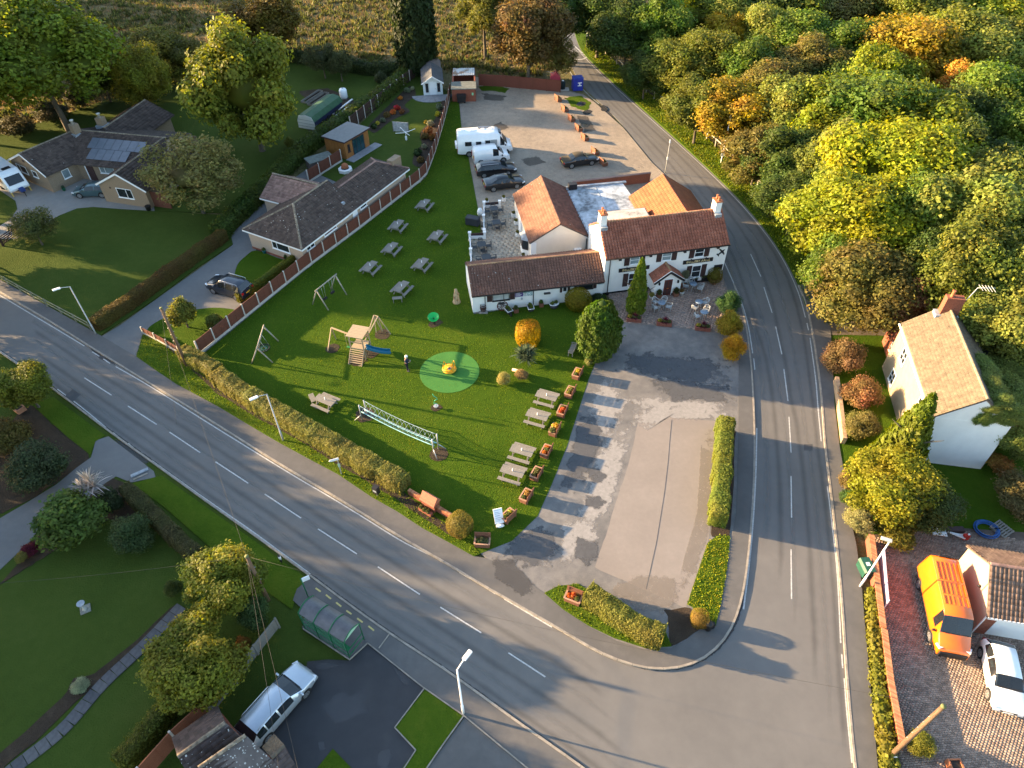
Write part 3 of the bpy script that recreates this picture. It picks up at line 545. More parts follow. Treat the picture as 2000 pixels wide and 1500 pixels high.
def roof_part(fr, slopes, m, ridges=(), mr=None, name='roof', parent=None, tile=None, lichen=0, fascia=None, single=False):
 """roof (slab and fascia) > roof_tiles, ridge_tiles"""
 mb = MB()
 for P in slopes: slab(mb, P)
 ro = fr.part(mb, name, m_soff, parent)
 T = Tiles(); kw = dict(tw=0.3, ch=0.34, roll=0.05, step=0.03, shape='roll'); kw.update(tile or {}); sing = [] if single else None
 for i, P in enumerate(slopes): T.slope(P, seed=i + 3, single=sing, **kw)
 if T.F: fr.put(T.build('roof_tiles', m), ro)
 if single:
  T1 = Tiles(); T1.slope([(0,0,0), (kw['tw'], 0,0), (kw['tw'], kw['ch'], 0), (0, kw['ch'], 0)], seed=1, **kw)
  ms = []
  for r in (0.1,0.3,0.5,0.7,0.9):
   ms.append(np_mesh('roof_tile', np.array([tuple(p) for p in T1.V]), np.array(T1.F), np.full(len(T1.F), r), m))
  for o, u, v, n, r in sing:
   t = link(bpy.data.objects.new('roof_tile', ms[int(r * 4.999)])); fr.put(t, ro)
   M = Matrix((u, v, n)).transposed().to_4x4(); M.translation = o; t.matrix_basis = M
 if ridges:
  rb = MB()
  for a, b in ridges: ridge(rb, a, b)
  fr.part(rb, 'ridge_tiles', mr or m_ridge, ro)
 if lichen:
  lb = MB(); g = random.Random(9)
  for i in range(lichen):
   P = [Vector(p) for p in slopes[i % len(slopes)]]; n = (P[1] - P[0]).cross(P[-1] - P[0]).normalized(); u, v = g.random(), g.random()
   c = (P[0] * (1 - u) + P[1] * u) * (1 - v) + (P[-1] * (1 - u) + P[min(2, len(P) - 1)] * u) * v + n * 0.1
   e1 = (P[1] - P[0]).normalized(); e2 = n.cross(e1); s = g.choice([0.02,0.025,0.03,0.04,0.055])
   lb.poly([c + (e1 * math.cos(t) + e2 * math.sin(t)) * s * g.uniform(0.6,1.2) for t in np.linspace(0,5.4,6)])
  fr.part(lb, 'lichen_spots', m_lichen, ro, kind='stuff')
 if fascia:
  fb = MB()
  for a, b in fascia[1]: fb.bar(a, b, 0.03,0.16)
  fr.part(fb, 'fascia', fascia[0], ro)
 return ro
def gable_roof(fr, x0, x1, y0, y1, h, r, m, ov=0.2, vg=0.12, along='x', **k):
 """two slopes; ridge along x (or y) of the frame"""
 if along == 'x':
  ym = (y0 + y1) / 2; e = (r - h) / (ym - y0) * ov; X0, X1 = x0 - vg, x1 + vg
  s1 = [(X0, y0 - ov, h - e), (X1, y0 - ov, h - e), (X1, ym, r), (X0, ym, r)]; s2 = [(X1, y1 + ov, h - e), (X0, y1 + ov, h - e), (X0, ym, r), (X1, ym, r)]
  rd = [((X0, ym, r + 0.03), (X1, ym, r + 0.03))]
 else:
  xm = (x0 + x1) / 2; e = (r - h) / (xm - x0) * ov; Y0, Y1 = y0 - vg, y1 + vg
  s1 = [(x0 - ov, Y1, h - e), (x0 - ov, Y0, h - e), (xm, Y0, r), (xm, Y1, r)]; s2 = [(x1 + ov, Y0, h - e), (x1 + ov, Y1, h - e), (xm, Y1, r), (xm, Y0, r)]
  rd = [((xm, Y0, r + 0.03), (xm, Y1, r + 0.03))]
 sl = k.pop('slopes', None)
 return roof_part(fr, [s1, s2] if sl is None else [[s1, s2][i] for i in sl], m, ridges=rd, **k)
def gable_wall(fr, x0, x1, y0, y1, h, r, m, along='x', name='wall', parent=None):
 mb = MB()
 if along == 'x':
  ym = (y0 + y1) / 2; n = [(y0,-0.1), (y1,-0.1), (y1, h), (ym, r - 0.03), (y0, h)]
  a = [mb.vert((x0, y, z)) for y, z in n]; b = [mb.vert((x1, y, z)) for y, z in n]
 else:
  xm = (x0 + x1) / 2; n = [(x0,-0.1), (x1,-0.1), (x1, h), (xm, r - 0.03), (x0, h)]
  a = [mb.vert((x, y0, z)) for x, z in n]; b = [mb.vert((x, y1, z)) for x, z in n]
 for i in range(5): mb.face((a[i], a[(i + 1) % 5], b[(i + 1) % 5], b[i]))
 mb.face(a); mb.face(b)
 return fr.part(mb, name, m, parent)
def window(fr, c, w, h, face='f', mull=(0.5,), trans=(), fm=None, gm=None, sill=True, parent=None, fw=0.06, name='window'):
 """frame (proud of the wall) > one pane for each light; c = centre on the wall; face f,b,l,r = wall facing -y,+y,-x,+x"""
 fm = fm or m_upvc; gm = gm or GL
 U = {'f': (1,0), 'b': (-1,0), 'l': (0,-1), 'r': (0,1)}[face]; N = {'f': (0,-1), 'b': (0,1), 'l': (-1,0), 'r': (1,0)}[face]
 def P(u, z, d): return (c[0] + U[0] * u + N[0] * d, c[1] + U[1] * u + N[1] * d, c[2] + z)
 mb = MB()
 def bar(u0, u1, z0, z1, d1=0.05):
  q = [P(u0, z0,-0.02), P(u1, z0,-0.02), P(u1, z0, d1), P(u0, z0, d1), P(u0, z1,-0.02), P(u1, z1,-0.02), P(u1, z1, d1), P(u0, z1, d1)]; mb.hexa(q)
 W, Hh = w / 2, h / 2
 bar(-W, -W + fw, -Hh, Hh); bar(W - fw, W, -Hh, Hh); bar(-W + fw, W - fw, -Hh, -Hh + fw); bar(-W + fw, W - fw, Hh - fw, Hh)
 us = [-W + fw] + [-W + w * t for t in mull] + [W - fw]; zs = [-Hh + fw] + [-Hh + h * t for t in trans] + [Hh - fw]
 for t in us[1:-1]: bar(t - fw * 0.4, t + fw * 0.4,-Hh + fw, Hh - fw, 0.045)
 for t in zs[1:-1]:
  for a, b in zip(us, us[1:]): bar(a + fw * 0.4, b - fw * 0.4, t - fw * 0.35, t + fw * 0.35,0.04)
 if sill: bar(-W - 0.05, W + 0.05,-Hh - 0.06,-Hh - 0.002,0.1)
 o = fr.part(mb, name, fm, parent)
 for i, (a, b) in enumerate(zip(us, us[1:])):
  for z0, z1 in zip(zs, zs[1:]):
   pb = MB(); pb.hexa([P(a, z0,-0.02), P(b, z0,-0.02), P(b, z0,0.012), P(a, z0,0.012), P(a, z1,-0.02), P(b, z1,-0.02), P(b, z1,0.012), P(a, z1,0.012)])
   fr.part(pb, 'pane', gm, o)
 return o
def boxpart(fr, name, m, b, parent=None, bevel=0.0):
 mb = MB(); mb.bx(*b); return fr.part(mb, name, m, parent, bevel=bevel)
def text(fr, body, size, loc, m, parent, rot=(math.pi / 2,0,0), depth=0.012, sx=1.0, name='lettering'):
 cu = bpy.data.curves.new(name, 'FONT'); cu.body = body; cu.size = size; cu.extrude = depth; cu.align_x = 'CENTER'; cu.align_y = 'CENTER'; cu.resolution_u = 2
 t = bpy.data.objects.new('tmp', cu); me = bpy.data.meshes.new_from_object(t); bpy.data.objects.remove(t); me.materials.clear(); me.materials.append(m)
 o = link(bpy.data.objects.new(name, me)); fr.put(o, parent)
 o.location = loc; o.rotation_euler = rot; o.scale = (sx, 1,1); return o

# ---------------------------------------------------------------- the pub
pub = thing('public_house', 'long white pub with red pantile roofs, black sign boards and a gabled porch', 'pub', (8.73,54.65,0.0))
A = Fr(pub, (8.73,54.65), 10.7); L, D, EH, RH = 12.1,5.5,4.4,6.35
gable_wall(A, 0, L, 0, D, EH, RH, m_white)
boxpart(A, 'plinth', m_blackw, (-0.015, L + 0.015,-0.02, D, -0.1,0.28))
gable_roof(A, 0, L, 0, D, EH, RH, m_pan, tile=dict(tw=0.27, ch=0.3, roll=0.11, step=0.045, shape='pan'), ov=0.22, vg=0.02)
gt = MB(); gt.tube([(-0.02,-0.28, EH - 0.19), (L + 0.02,-0.28, EH - 0.19)], 0.055,6); A.part(gt, 'gutter', m_blackw)
for x in (0.5,5.02):
 gt = MB(); gt.tube([(x, -0.07, EH - 0.2 if x < 1 else 1.9), (x, -0.07,0.1)], 0.045,6); A.part(gt, 'drainpipe', m_blackw)
for x in (0.3, L - 0.62):
 mb = MB(); mb.bx(x - 0.28, x + 0.32, D / 2 - 0.42, D / 2 + 0.42, RH - 0.9, RH + 0.95); ch = A.part(mb, 'chimney', m_white)
 mb = MB(); mb.bx(x - 0.33, x + 0.37, D / 2 - 0.47, D / 2 + 0.47, RH + 0.95, RH + 1.05); A.part(mb, 'chimney_cap', m_terra, ch)
 mb = MB(); mb.bx(x - 0.31, x + 0.35, D / 2 - 0.78, D / 2 - 0.421, RH - 0.55, RH - 0.12); A.part(mb, 'flashing', m_lead, ch)
 for dy in (-0.22,0.2):
  mb = MB(); mb.lathe([(0.13,0), (0.15,0.05), (0.11,0.1), (0.1,0.34), (0.13,0.38), (0.08,0.38)], (x + 0.02, D / 2 + dy, RH + 1.05), 10); A.part(mb, 'chimney_pot', m_terra, ch)
def shutter(fr, x0, x1, z0, z1, y=0.0):
 mb = MB(); mb.bx(x0, x1, y - 0.05, y - 0.004, z0, z1); n = 7
 for i in range(n):
  z = z0 + 0.06 + (z1 - z0 - 0.12) * (i + 0.5) / n; mb.bx(x0 + 0.05, x1 - 0.05, y - 0.07, y - 0.051, z - 0.03, z + 0.03)
 return fr.part(mb, 'shutter', m_maroon)
for (xc, z0, z1, gm) in ((2.88,3.2,4.16, GLP), (6.02,3.18,4.14, GLP), (9.26,3.15,4.14, GL), (2.95,0.8,2.2, GL), (9.32,0.78,2.16, GL)):
 window(A, (xc, 0,(z0 + z1) / 2), 0.94, z1 - z0, mull=(), trans=(0.5,), gm=gm)
 shutter(A, xc - 1.0, xc - 0.5, z0 - 0.05, z1 + 0.02); shutter(A, xc + 0.5, xc + 1.0, z0 - 0.05, z1 + 0.02)
for xc in (2.93,9.29):
 s = boxpart(A, 'sign_board', m_blackw, (xc - 1.5, xc + 1.5,-0.07,-0.003,2.48,2.89)); text(A, 'INGLEBY ARMS', 0.36,(xc, -0.08,2.675), m_gold, s, sx=0.98)
 for dx in (-0.75,0.75):
  mb = MB(); mb.bar((xc + dx, -0.02,3.0), (xc + dx, -0.3,3.05), 0.04); mb.box((xc + dx, -0.33,3.0), (0.22,0.14,0.1)); A.part(mb, 'sign_light', m_blackw)
for x in (1.4,4.35,7.7,11.0):
 mb = MB(); mb.box((x, -0.14, EH - 0.38), (0.24,0.24,0.16)); A.part(mb, 'floodlight', m_blackw)
s = boxpart(A, 'menu_board', m_blackw, (11.12,11.98,-0.05,-0.003,1.35,1.92))
mb = MB()                                                   # the aeroplane emblem on the wall
for q in ([(-0.06,-0.44), (0.06,-0.44), (0.08,0.2), (0,0.42), (-0.08,0.2)], [(-0.46,0.02), (0.46,0.02), (0.4,0.14), (0.07,0.2), (-0.07,0.2), (-0.4,0.14)], [(-0.2,-0.44), (0.2,-0.44), (0.16,-0.33), (-0.16,-0.33)]):
 a = R_(-48); P = [(11.5 + p[0] * math.cos(a) - p[1] * math.sin(a), 3.35 + p[0] * math.sin(a) + p[1] * math.cos(a)) for p in q]; mb.prof(P, -0.04 - 0.004 * len(q), -0.002)
A.part(mb, 'aeroplane_emblem', m_blackw)
px0, px1, pd = 4.72,7.32,1.35
gw = gable_wall(A, px0, px1,-pd, 0.02,1.9,2.85, m_white, along='y', name='porch')
boxpart(A, 'porch_plinth', m_blackw, (px0 - 0.012, px1 + 0.012,-pd - 0.012,0,-0.1,0.26), gw)
gable_roof(A, px0, px1,-pd, -0.02,1.95,2.95, m_pan, along='y', ov=0.2, vg=0.16, name='porch_roof', tile=dict(tw=0.22, ch=0.24, roll=0.04, step=0.03, shape='pan'), slopes=None)
mb = MB()
for s_ in (-1,1): mb.bar(((px0 + px1) / 2,-pd - 0.2,2.86), ((px0 + px1) / 2 + s_ * 1.52,-pd - 0.2,1.72), 0.05,0.24)
A.part(mb, 'bargeboard', m_blackw, gw)
mb = MB()
for s_ in (-1,1): mb.bar(((px0 + px1) / 2,-pd - 0.19,3.0), ((px0 + px1) / 2 + s_ * 1.52,-pd - 0.19,1.86), 0.06,0.05)
A.part(mb, 'verge_trim', m_upvc, gw)
boxpart(A, 'door_frame', m_upvc, (5.52,6.48,-pd - 0.04,-pd + 0.02,0.1,2.02), gw)
boxpart(A, 'door', m_door, (5.6,6.4,-pd - 0.07,-pd - 0.041,0.14,1.95), gw)
mb = MB()
for x in (5.68,6.04):
 for z0, z1 in ((0.25,0.85), (1.05,1.82)): mb.bx(x, x + 0.28,-pd - 0.085,-pd - 0.071, z0, z1)
A.part(mb, 'door_panel', m_maroon, gw)
mb = MB(); mb.bx(5.9,6.1,-pd - 0.1,-pd - 0.072,0.94,0.99); A.part(mb, 'letterbox', mat('brass', (0.6,0.42,0.14), rough=0.3, metal=1.0), gw)
for x in (5.1,6.95):
 mb = MB(); mb.box((x, -pd - 0.09,1.62), (0.14,0.15,0.26)); A.part(mb, 'lantern', m_blackw, gw)
E_ = Fr(pub, (-3.57,52.1), 9.2); EL = 12.42
gable_wall(E_, 0, EL, 0,5.0,2.2,3.56, m_white); boxpart(E_, 'plinth', mat('grubby_plinth', (0.3,0.29,0.27), var=0.3), (-0.01, EL, -0.015,5,-0.1,0.12))
gable_roof(E_, 0, EL, 0,5.0,2.25,3.65, m_pan2, ov=0.22, vg=0.06, lichen=90, mr=m_ridge, tile=dict(tw=0.26, ch=0.27, roll=0.09, step=0.045, shape='pan'))
gt = MB(); gt.tube([(-0.05,-0.28,2.1), (EL - 0.02,-0.28,2.1)], 0.055,6); E_.part(gt, 'gutter', m_blackw)
for x in (1.17,5.72):
 gt = MB(); gt.tube([(x, -0.06,2.1), (x, -0.06,0.1)], 0.04,6); E_.part(gt, 'drainpipe', m_blackw)
window(E_, (2.67,0,1.68), 1.6,0.98, mull=(0.66,), fm=m_blackw, gm=GLB); shutter(E_, 1.36,1.84,1.16,2.1); shutter(E_, 3.5,3.97,1.16,2.1)
window(E_, (8.72,0,1.72), 0.46,0.72, mull=(), fm=m_upvc); shutter(E_, 8.24,8.47,1.34,2.08); shutter(E_, 8.97,9.2,1.34,2.08)
window(E_, (10.7,0,1.78), 1.42,0.72, mull=(0.33,), fm=m_blackw); shutter(E_, 9.62,9.96,1.4,2.12); shutter(E_, 11.44,11.76,1.4,2.12)
bn = boxpart(E_, 'banner', mat('purple_print', (0.1,0.07,0.2), rough=0.6, var=0.1), (4.0,4.75,-0.04,-0.003,1.37,2.1))
for k, (x0, x1, z0, z1, c) in enumerate([(4.76,5.12,1.76,2.1,(0.25,0.35,0.25)), (4.76,5.12,1.37,1.74,(0.5,0.55,0.56)), (5.14,5.64,1.37,2.1,(0.55,0.6,0.62))]):
 boxpart(E_, 'banner_picture', mat('print_%d' % k, c, var=0.5, vs=5, col2=(0.15,0.3,0.32) if k != 1 else None), (x0, x1,-0.04,-0.003, z0, z1), bn)
mb = MB()
for a, b in (((5.16,1.42), (5.6,1.98)), ((5.3,1.38), (5.62,1.76)), ((5.15,1.75), (5.5,1.5))): mb.bar((a[0], -0.047, a[1]), (b[0], -0.047, b[1]), 0.05,0.012)
E_.part(mb, 'banner_emblem', m_upvc, bn)
mb = MB()
for i, z in enumerate((1.98,1.86,1.75,1.63,1.5)): mb.bx(4.08,4.08 + (0.4,0.5,0.36,0.52,0.42)[i], -0.046,-0.041, z - 0.02, z + 0.02)
E_.part(mb, 'banner_lines', m_upvc, bn)
for x0, x1, z in ((6.72,7.32,1.47), (2.38,2.98,0.9)): boxpart(E_, 'wall_trough', mat('dark_iron', (0.05,0.05,0.05)), (x0, x1,-0.2,-0.003, z - 0.06, z + 0.06))
boxpart(E_, 'notice', mat('pale_blue_notice', (0.45,0.55,0.6)), (11.9,12.38,-0.03,-0.003,1.74,2.1))
mb = MB(); mb.lathe([(0.09,0), (0.09,0.12)], (4.62,-0.1,1.12), 10); E_.part(mb, 'wall_pot', m_lead)
F_ = Fr(pub, (2.06,59.65), 9.3); FL, FD = 5.75,9.6
gable_wall(F_, 0, FL, 0, FD, 2.75,4.45, m_cream, along='y')
gable_roof(F_, 0, FL, 0, FD, 2.8,4.55, m_func, along='y', ov=0.2, vg=0.05, mr=m_func, tile=dict(tw=0.28, ch=0.3, roll=0.045, step=0.03, shape='roll'), lichen=24, slopes=None)
mb = MB(); mb.bx(-0.03,0.5,-0.03,0.0,0,2.7); F_.part(mb, 'corner_trim', m_upvc)
bw = MB(); bw.prism([(0,1.35), (-0.55,1.75), (-0.55,3.0), (0,3.4)], 0,0.9); bay = F_.part(bw, 'bay', m_white)
bw = MB(); bw.prism([(-0.05,1.4), (-0.58,1.78), (-0.58,2.97), (-0.05,3.35)], 0.9,2.0); F_.part(bw, 'bay_window', m_maroon, bay)
for (a, b) in (((-0.08,1.42), (-0.56,1.76)), ((-0.59,1.85), (-0.59,2.9))):
 pb = MB(); pb.bar((a[0], a[1] - 0.02,1.5), (b[0], b[1] - 0.02,1.5), 0.03,0.9); F_.part(pb, 'pane', GL, bay)
bw = MB(); v = [bw.vert(p) for p in ((0.0,1.3,2.02), (-0.66,1.72,2.02), (-0.66,3.03,2.02), (0.0,3.45,2.02), (0.0,2.4,2.7))]; bw.face((v[0], v[1], v[4])); bw.face((v[1], v[2], v[4])); bw.face((v[2], v[3], v[4])); bw.face((v[3], v[2], v[1], v[0])); bw.face((v[0], v[4], v[3])); F_.part(bw, 'bay_roof', m_lead, bay)
mb = MB(); mb.bx(-0.12,0,5.2,6.6,0.1,2.2); F_.part(mb, 'patio_door', m_upvc)
boxpart(F_, 'meter_cabinet', m_upvc, (4.35,5.1,-0.4,-0.002,0.05,1.6))
gt = MB(); gt.tube([(5.6,-0.09,2.6), (5.6,-0.09,0)], 0.05,6); F_.part(gt, 'drainpipe', m_blackw)
G_ = Fr(pub, (7.9,60.6), 9.3)
mb = MB(); mb.prism([(0.0,-0.6), (6.6,0.1), (6.0,9.7), (-0.2,9.4)], 0,2.75); fw_ = G_.part(mb, 'flat_wing', m_white)
mb = MB(); mb.prism([(-0.05,-0.7), (6.7,0.0), (6.1,9.85), (-0.25,9.55)], 2.75,2.86); fl = G_.part(mb, 'flat_roof', m_flat)
for i in range(16):
 t = i / 15; mb = MB(); mb.box((-0.05 - 0.17 * t, -0.2 + 9.4 * t, 2.9), (0.16,0.3,0.08)); G_.part(mb, 'edge_slab', m_lead, fl)
mb = MB(); mb.bx(-0.2,6.5,9.45,9.75,2.86,3.0); mb.bx(2.9,3.0,0.2,9.4,2.86,2.885); G_.part(mb, 'upstand', m_lead, fl)
mb = MB(); mb.bx(1.9,6.3,0.1,2.4,2.85,3.96); rf = G_.part(mb, 'raised_roof', m_soff)
mb = MB(); mb.bx(2.0,6.2,0.2,2.3,3.96,3.98); G_.part(mb, 'raised_roof_felt', m_flat2, rf)
mb = MB(); mb.box((0.4,9.3,3.2), (0.9,0.6,0.6)); G_.part(mb, 'extractor', m_blackw, fl)
O_ = Fr(pub, (14.35,58.6), 9.0)
gable_wall(O_, 0,6.4,0,9.4,3.0,5.1, m_white, along='y')
gable_roof(O_, 0,6.4,0,9.4,3.05,5.2, m_orange, along='y', ov=0.2, vg=0.06, mr=m_orange, tile=dict(tw=0.3, ch=0.34, roll=0.11, step=0.03, shape='pan'))
yw = thing('yard_wall', 'long low red brick wall behind the flat roof of the pub beside the gravel', 'wall', (*at(1120,372)[:2], 0))
a, b = at(1118,374), at(1268,356); mb = MB(); o0 = Vector(yw.location); mb.bar(a - o0 + Vector((0,0,0.6)), b - o0 + Vector((0,0,0.6)), 0.22,1.2); mb.build('wall', m_redw, yw)
mb = MB(); mb.bar(a - o0 + Vector((0,0,1.24)), b - o0 + Vector((0,0,1.24)), 0.3,0.08); mb.build('coping', m_pinkt, yw)

# ---------------------------------------------------------------- bungalows
b2 = thing('bungalow', 'pinkish brick bungalow with dark brown hipped roof behind the panel fence', 'bungalow', (-20.6,59.3,0))
B = Fr(b2,(-20.6,59.3), 61); W2 = 7.9; hw = 3.95
mb = MB(); mb.prism([(0.35,0.35), (18.3,0.35), (18.3,5.1), (8.9,5.1), (8.9,7.55), (0.35,7.55)], -0.05,2.48); B.part(mb, 'wall', m_pink)
mb = MB(); mb.prism([(0.33,0.33), (18.32,0.33), (18.32,5.12), (8.92,5.12), (8.92,7.57), (0.33,7.57)], -0.05,0.3); B.part(mb, 'brick_plinth', m_redw)
mb = MB(); mb.prism([(5.9,7.5), (10.6,7.5), (10.6,10.4), (5.9,10.4)], -0.05,2.4); B.part(mb, 'side_wing', m_pink)
z0, zr = 2.42,4.4
sl = [[(0, W2, z0), (0,0, z0), (hw, hw, zr)], [(0,0, z0), (9.4,0, z0), (9.4, hw, zr), (hw, hw, zr)], [(9.4, W2, z0), (0, W2, z0), (hw, hw, zr), (9.4, hw, zr)]]
roof_part(B, sl, m_dark, ridges=[((0.05,0.05, z0 + 0.04), (hw, hw, zr + 0.03)), ((0.05, W2 - 0.05, z0 + 0.04), (hw, hw, zr + 0.03)), ((hw, hw, zr + 0.03), (9.4, hw, zr + 0.03))], mr=m_ridged, tile=dict(tw=0.3, ch=0.33, roll=0.04), lichen=150, fascia=(m_upvc, [((0,0, z0 - 0.12), (0, W2, z0 - 0.12)), ((0,-0.02, z0 - 0.12), (18.7,-0.02, z0 - 0.12))]))
hr2 = 2.72; z2 = z0 + (zr - z0) * hr2 / hw
roof_part(B, [[(9.4,0, z0), (18.7,0, z0), (16.2, hr2, z2), (9.4, hr2, z2)], [(18.7,0, z0), (18.7,2 * hr2, z0), (16.2, hr2, z2)], [(18.7,2 * hr2, z0), (9.4,2 * hr2, z0), (9.4, hr2, z2), (16.2, hr2, z2)]], m_dark, ridges=[((9.4, hr2, z2 + 0.03), (16.2, hr2, z2 + 0.03)), ((16.2, hr2, z2 + 0.03), (18.7,0.0, z0 + 0.04)), ((16.2, hr2, z2 + 0.03), (18.7,2 * hr2, z0 + 0.04))], mr=m_pinkt, tile=dict(tw=0.3, ch=0.33, roll=0.04), lichen=40)
sw = [[(5.6,10.7, z0), (5.6,5.6, z0 + 0.3), (8.25,4.0, zr - 0.05), (8.25,10.7, zr - 0.35)], [(10.9,5.6, z0 + 0.3), (10.9,10.7, z0), (8.25,10.7, zr - 0.35), (8.25,4.0, zr - 0.05)]]
roof_part(B, sw, m_pinkt, ridges=[((8.25,4.1, zr), (8.25,10.7, zr - 0.3))], mr=m_ridged, tile=dict(tw=0.3, ch=0.33, roll=0.04), fascia=(m_upvc, [((5.6,10.7, z0 - 0.1), (5.6,7.9, z0 + 0.05))]))
mb = MB(); mb.prism([(6.2,10.41), (10.3,10.41), (8.25,10.41)], 2.3,2.4) if False else mb.poly([(5.95,10.42,2.3), (10.55,10.42,2.3), (8.25,10.42,3.8)]); B.part(mb, 'gable', m_pink)
mb = MB(); mb.bx(17.3,18.9,1.2,2.0,2.0,3.6); ch = B.part(mb, 'chimney', m_buff)
window(B, (1.55,0.35,1.95), 1.2,0.8, mull=(0.5,)); window(B, (4.7,0.35,2.0), 2.0,0.6, mull=(0.7,), gm=glass('dark_red_blind', (0.09,0.02,0.03), 0.15)); window(B, (10.3,0.35,2.0), 1.15,0.7, mull=())
boxpart(B, 'side_door', m_upvc, (8.4,9.2,0.3,0.348,0.1,2.2)); window(B, (7.0,0.35,2.15), 1.3,0.3, mull=())
window(B, (0.35,3.25,1.7), 2.3,1.15, face='l', mull=(0.28,))
ch = boxpart(B, 'roof_vent', m_lead, (8.0,8.35,1.0,1.3,2.85,3.15))

b1 = thing('bungalow', 'buff brick bungalow with grey solar panels on its brown tiled roof', 'bungalow', (-46.0,73.0,0))
W1 = Fr(b1,(-59.2,79.0), -32.5)
gable_wall(W1,0,7.1,0,7.4,2.4,3.95, m_buff, along='y'); gable_roof(W1,0,7.1,0,7.4,2.4,4.05, m_dark, along='y', ov=0.3, vg=0.2, mr=m_ridged, tile=dict(tw=0.32, ch=0.36, roll=0.05), lichen=40)
mb = MB()
for s_ in (0,1): mb.bar((3.55,-0.2,3.98), (-0.3 + 7.7 * s_, -0.2,2.2), 0.04,0.2)
W1.part(mb, 'bargeboard', m_upvc)
window(W1,(2.0,0,1.7), 2.0,0.95, mull=(0.34,)); window(W1,(4.6,0,1.75), 1.0,0.8, mull=()); boxpart(W1, 'vent', m_maroon, (3.1,3.6,-0.03,-0.002,2.9,3.2))
window(W1,(7.1,2.2,1.5), 0.9,1.05, face='r', mull=(), gm=GLP); window(W1,(7.1,4.6,1.75), 0.95,0.6, face='r', mull=(0.5,))
def stack(fr, x, y, z0, z1):
 mb = MB(); mb.bx(x - 0.42, x + 0.42, y - 0.42, y + 0.42, z0, z1); c = fr.part(mb, 'chimney', m_buff)
 mb = MB(); mb.bx(x - 0.6, x + 0.6, y - 0.6, y + 0.6, z0 - 0.02, z0 + 0.62); fr.part(mb, 'flashing', m_lead, c)
 mb = MB(); mb.lathe([(0.16,0), (0.13,0.4), (0.24,0.42), (0.24,0.5), (0.05,0.55)], (x, y, z1), 10); fr.part(mb, 'chimney_pot', m_lichen, c)
stack(W1,4.1,6.8,3.3,5.0)
W2f = Fr(b1,(-51.8,78.2), -11.5)
gable_wall(W2f, -2,11.5,0.3,8.8,2.4,3.9, m_buff); rr = gable_roof(W2f, -1.6,10.5,0.0,9.2,2.4,4.05, m_dark, ov=0.3, vg=0.0, mr=m_ridged, tile=dict(tw=0.3, ch=0.34, roll=0.05))
window(W2f, (4.4,0.3,1.7), 1.9,1.1, mull=(0.36,), gm=GLP); boxpart(W2f, 'front_door', m_maroon, (1.7,2.6,0.24,0.298,0.1,2.1)); boxpart(W2f, 'door_frame', m_upvc, (1.55,1.69,0.22,0.298,0.1,2.2))
m_pv = mat('solar_glass', (0.1,0.115,0.14), rough=0.3, var=0.15, spec=0.6); nrm = Vector((0,-1.65,4.6)).normalized()
def pv(x0, t0):
 e1, e2 = Vector((1,0,0)), Vector((0,4.6,1.65)).normalized(); n = e1.cross(e2); p = Vector((0,0,2.4)) + e1 * x0 + e2 * t0 + n * 0.12
 mb = MB(); w_, h_ = 0.98,1.6; a = [p, p + e1 * w_, p + e1 * w_ + e2 * h_, p + e2 * h_]; mb.hexa([q - n * 0.03 for q in a] + a); o = W2f.part(mb, 'solar_panel', m_pv)
for i in range(7): pv(1.35 + i * 1.03,2.25)
for i in range(5): pv(2.0 + i * 1.03,0.6)
W3 = Fr(b1,(-46.3,73.1), -16.0)
gable_wall(W3,0,6.0,0,8.5,2.4,3.9, m_buff, along='y'); gable_roof(W3,0,6.0,0,8.8,2.4,4.0, m_dark, along='y', ov=0.3, vg=0.15, mr=m_ridged, tile=dict(tw=0.32, ch=0.36, roll=0.05))
mb = MB()
for s_ in (0,1): mb.bar((3.0,-0.16,3.93), (-0.3 + 6.6 * s_, -0.16,2.2), 0.04,0.2)
W3.part(mb, 'bargeboard', m_upvc); window(W3,(3.15,0,1.55), 2.0,1.15, mull=(0.62,), trans=()); boxpart(W3, 'vent', m_maroon, (1.3,1.5,-0.03,-0.002,1.9,2.1))
W4 = Fr(b1,(-52.6,84.6), -14); gable_wall(W4,0.4,6.6,0,8.0,2.4,3.9, m_buff, along='y'); gable_roof(W4,0.2,6.8,0,8.2,2.4,3.95, m_dark, along='y', ov=0.3, vg=0.15, mr=m_ridged, tile=dict(tw=0.32, ch=0.36, roll=0.05)); stack(W4,2.4,1.0,3.2,4.7)
mb = MB(); mb.bx(6.05,8.3,0.5,0.62,0,1.9); W3.part(mb, 'side_gate', mat('brown_fence_panel', (0.13,0.047,0.028), rough=0.8, var=0.2, vs=8, sc=(6,6,1)))

gr = thing('garden_room', 'orange timber garden room with grey flat roof and glass doors on the bungalow lawn', 'garden room', (*at(678,313)[:2], 0))
Gd = Fr(gr, at(678,313)[:2], 57.5); m_cedar = mat('orange_cedar', (0.33,0.14,0.04), rough=0.6, var=0.25, vs=3, sc=(6,6,0.6))
GW, GD = 4.35,3.3
boxpart(Gd, 'wall', m_cedar, (0, GW, 0, GD, 0,2.3))
for i in range(22):
 for fc in (0,1):
  if fc == 0 and (1.2 < (i + 0.5) * GW / 22 < 3.6): continue
  mb = MB(); mb.cur = 0
  if fc == 0: mb.bx(i * GW / 22 + 0.012,(i + 1) * GW / 22 - 0.012,-0.025,-0.001,0.05,2.25)
  else: mb.bx(-0.025,-0.001, i * GD / 22 + 0.01,(i + 1) * GD / 22 - 0.01,0.05,2.25)
  Gd.part(mb, 'plank', m_cedar)
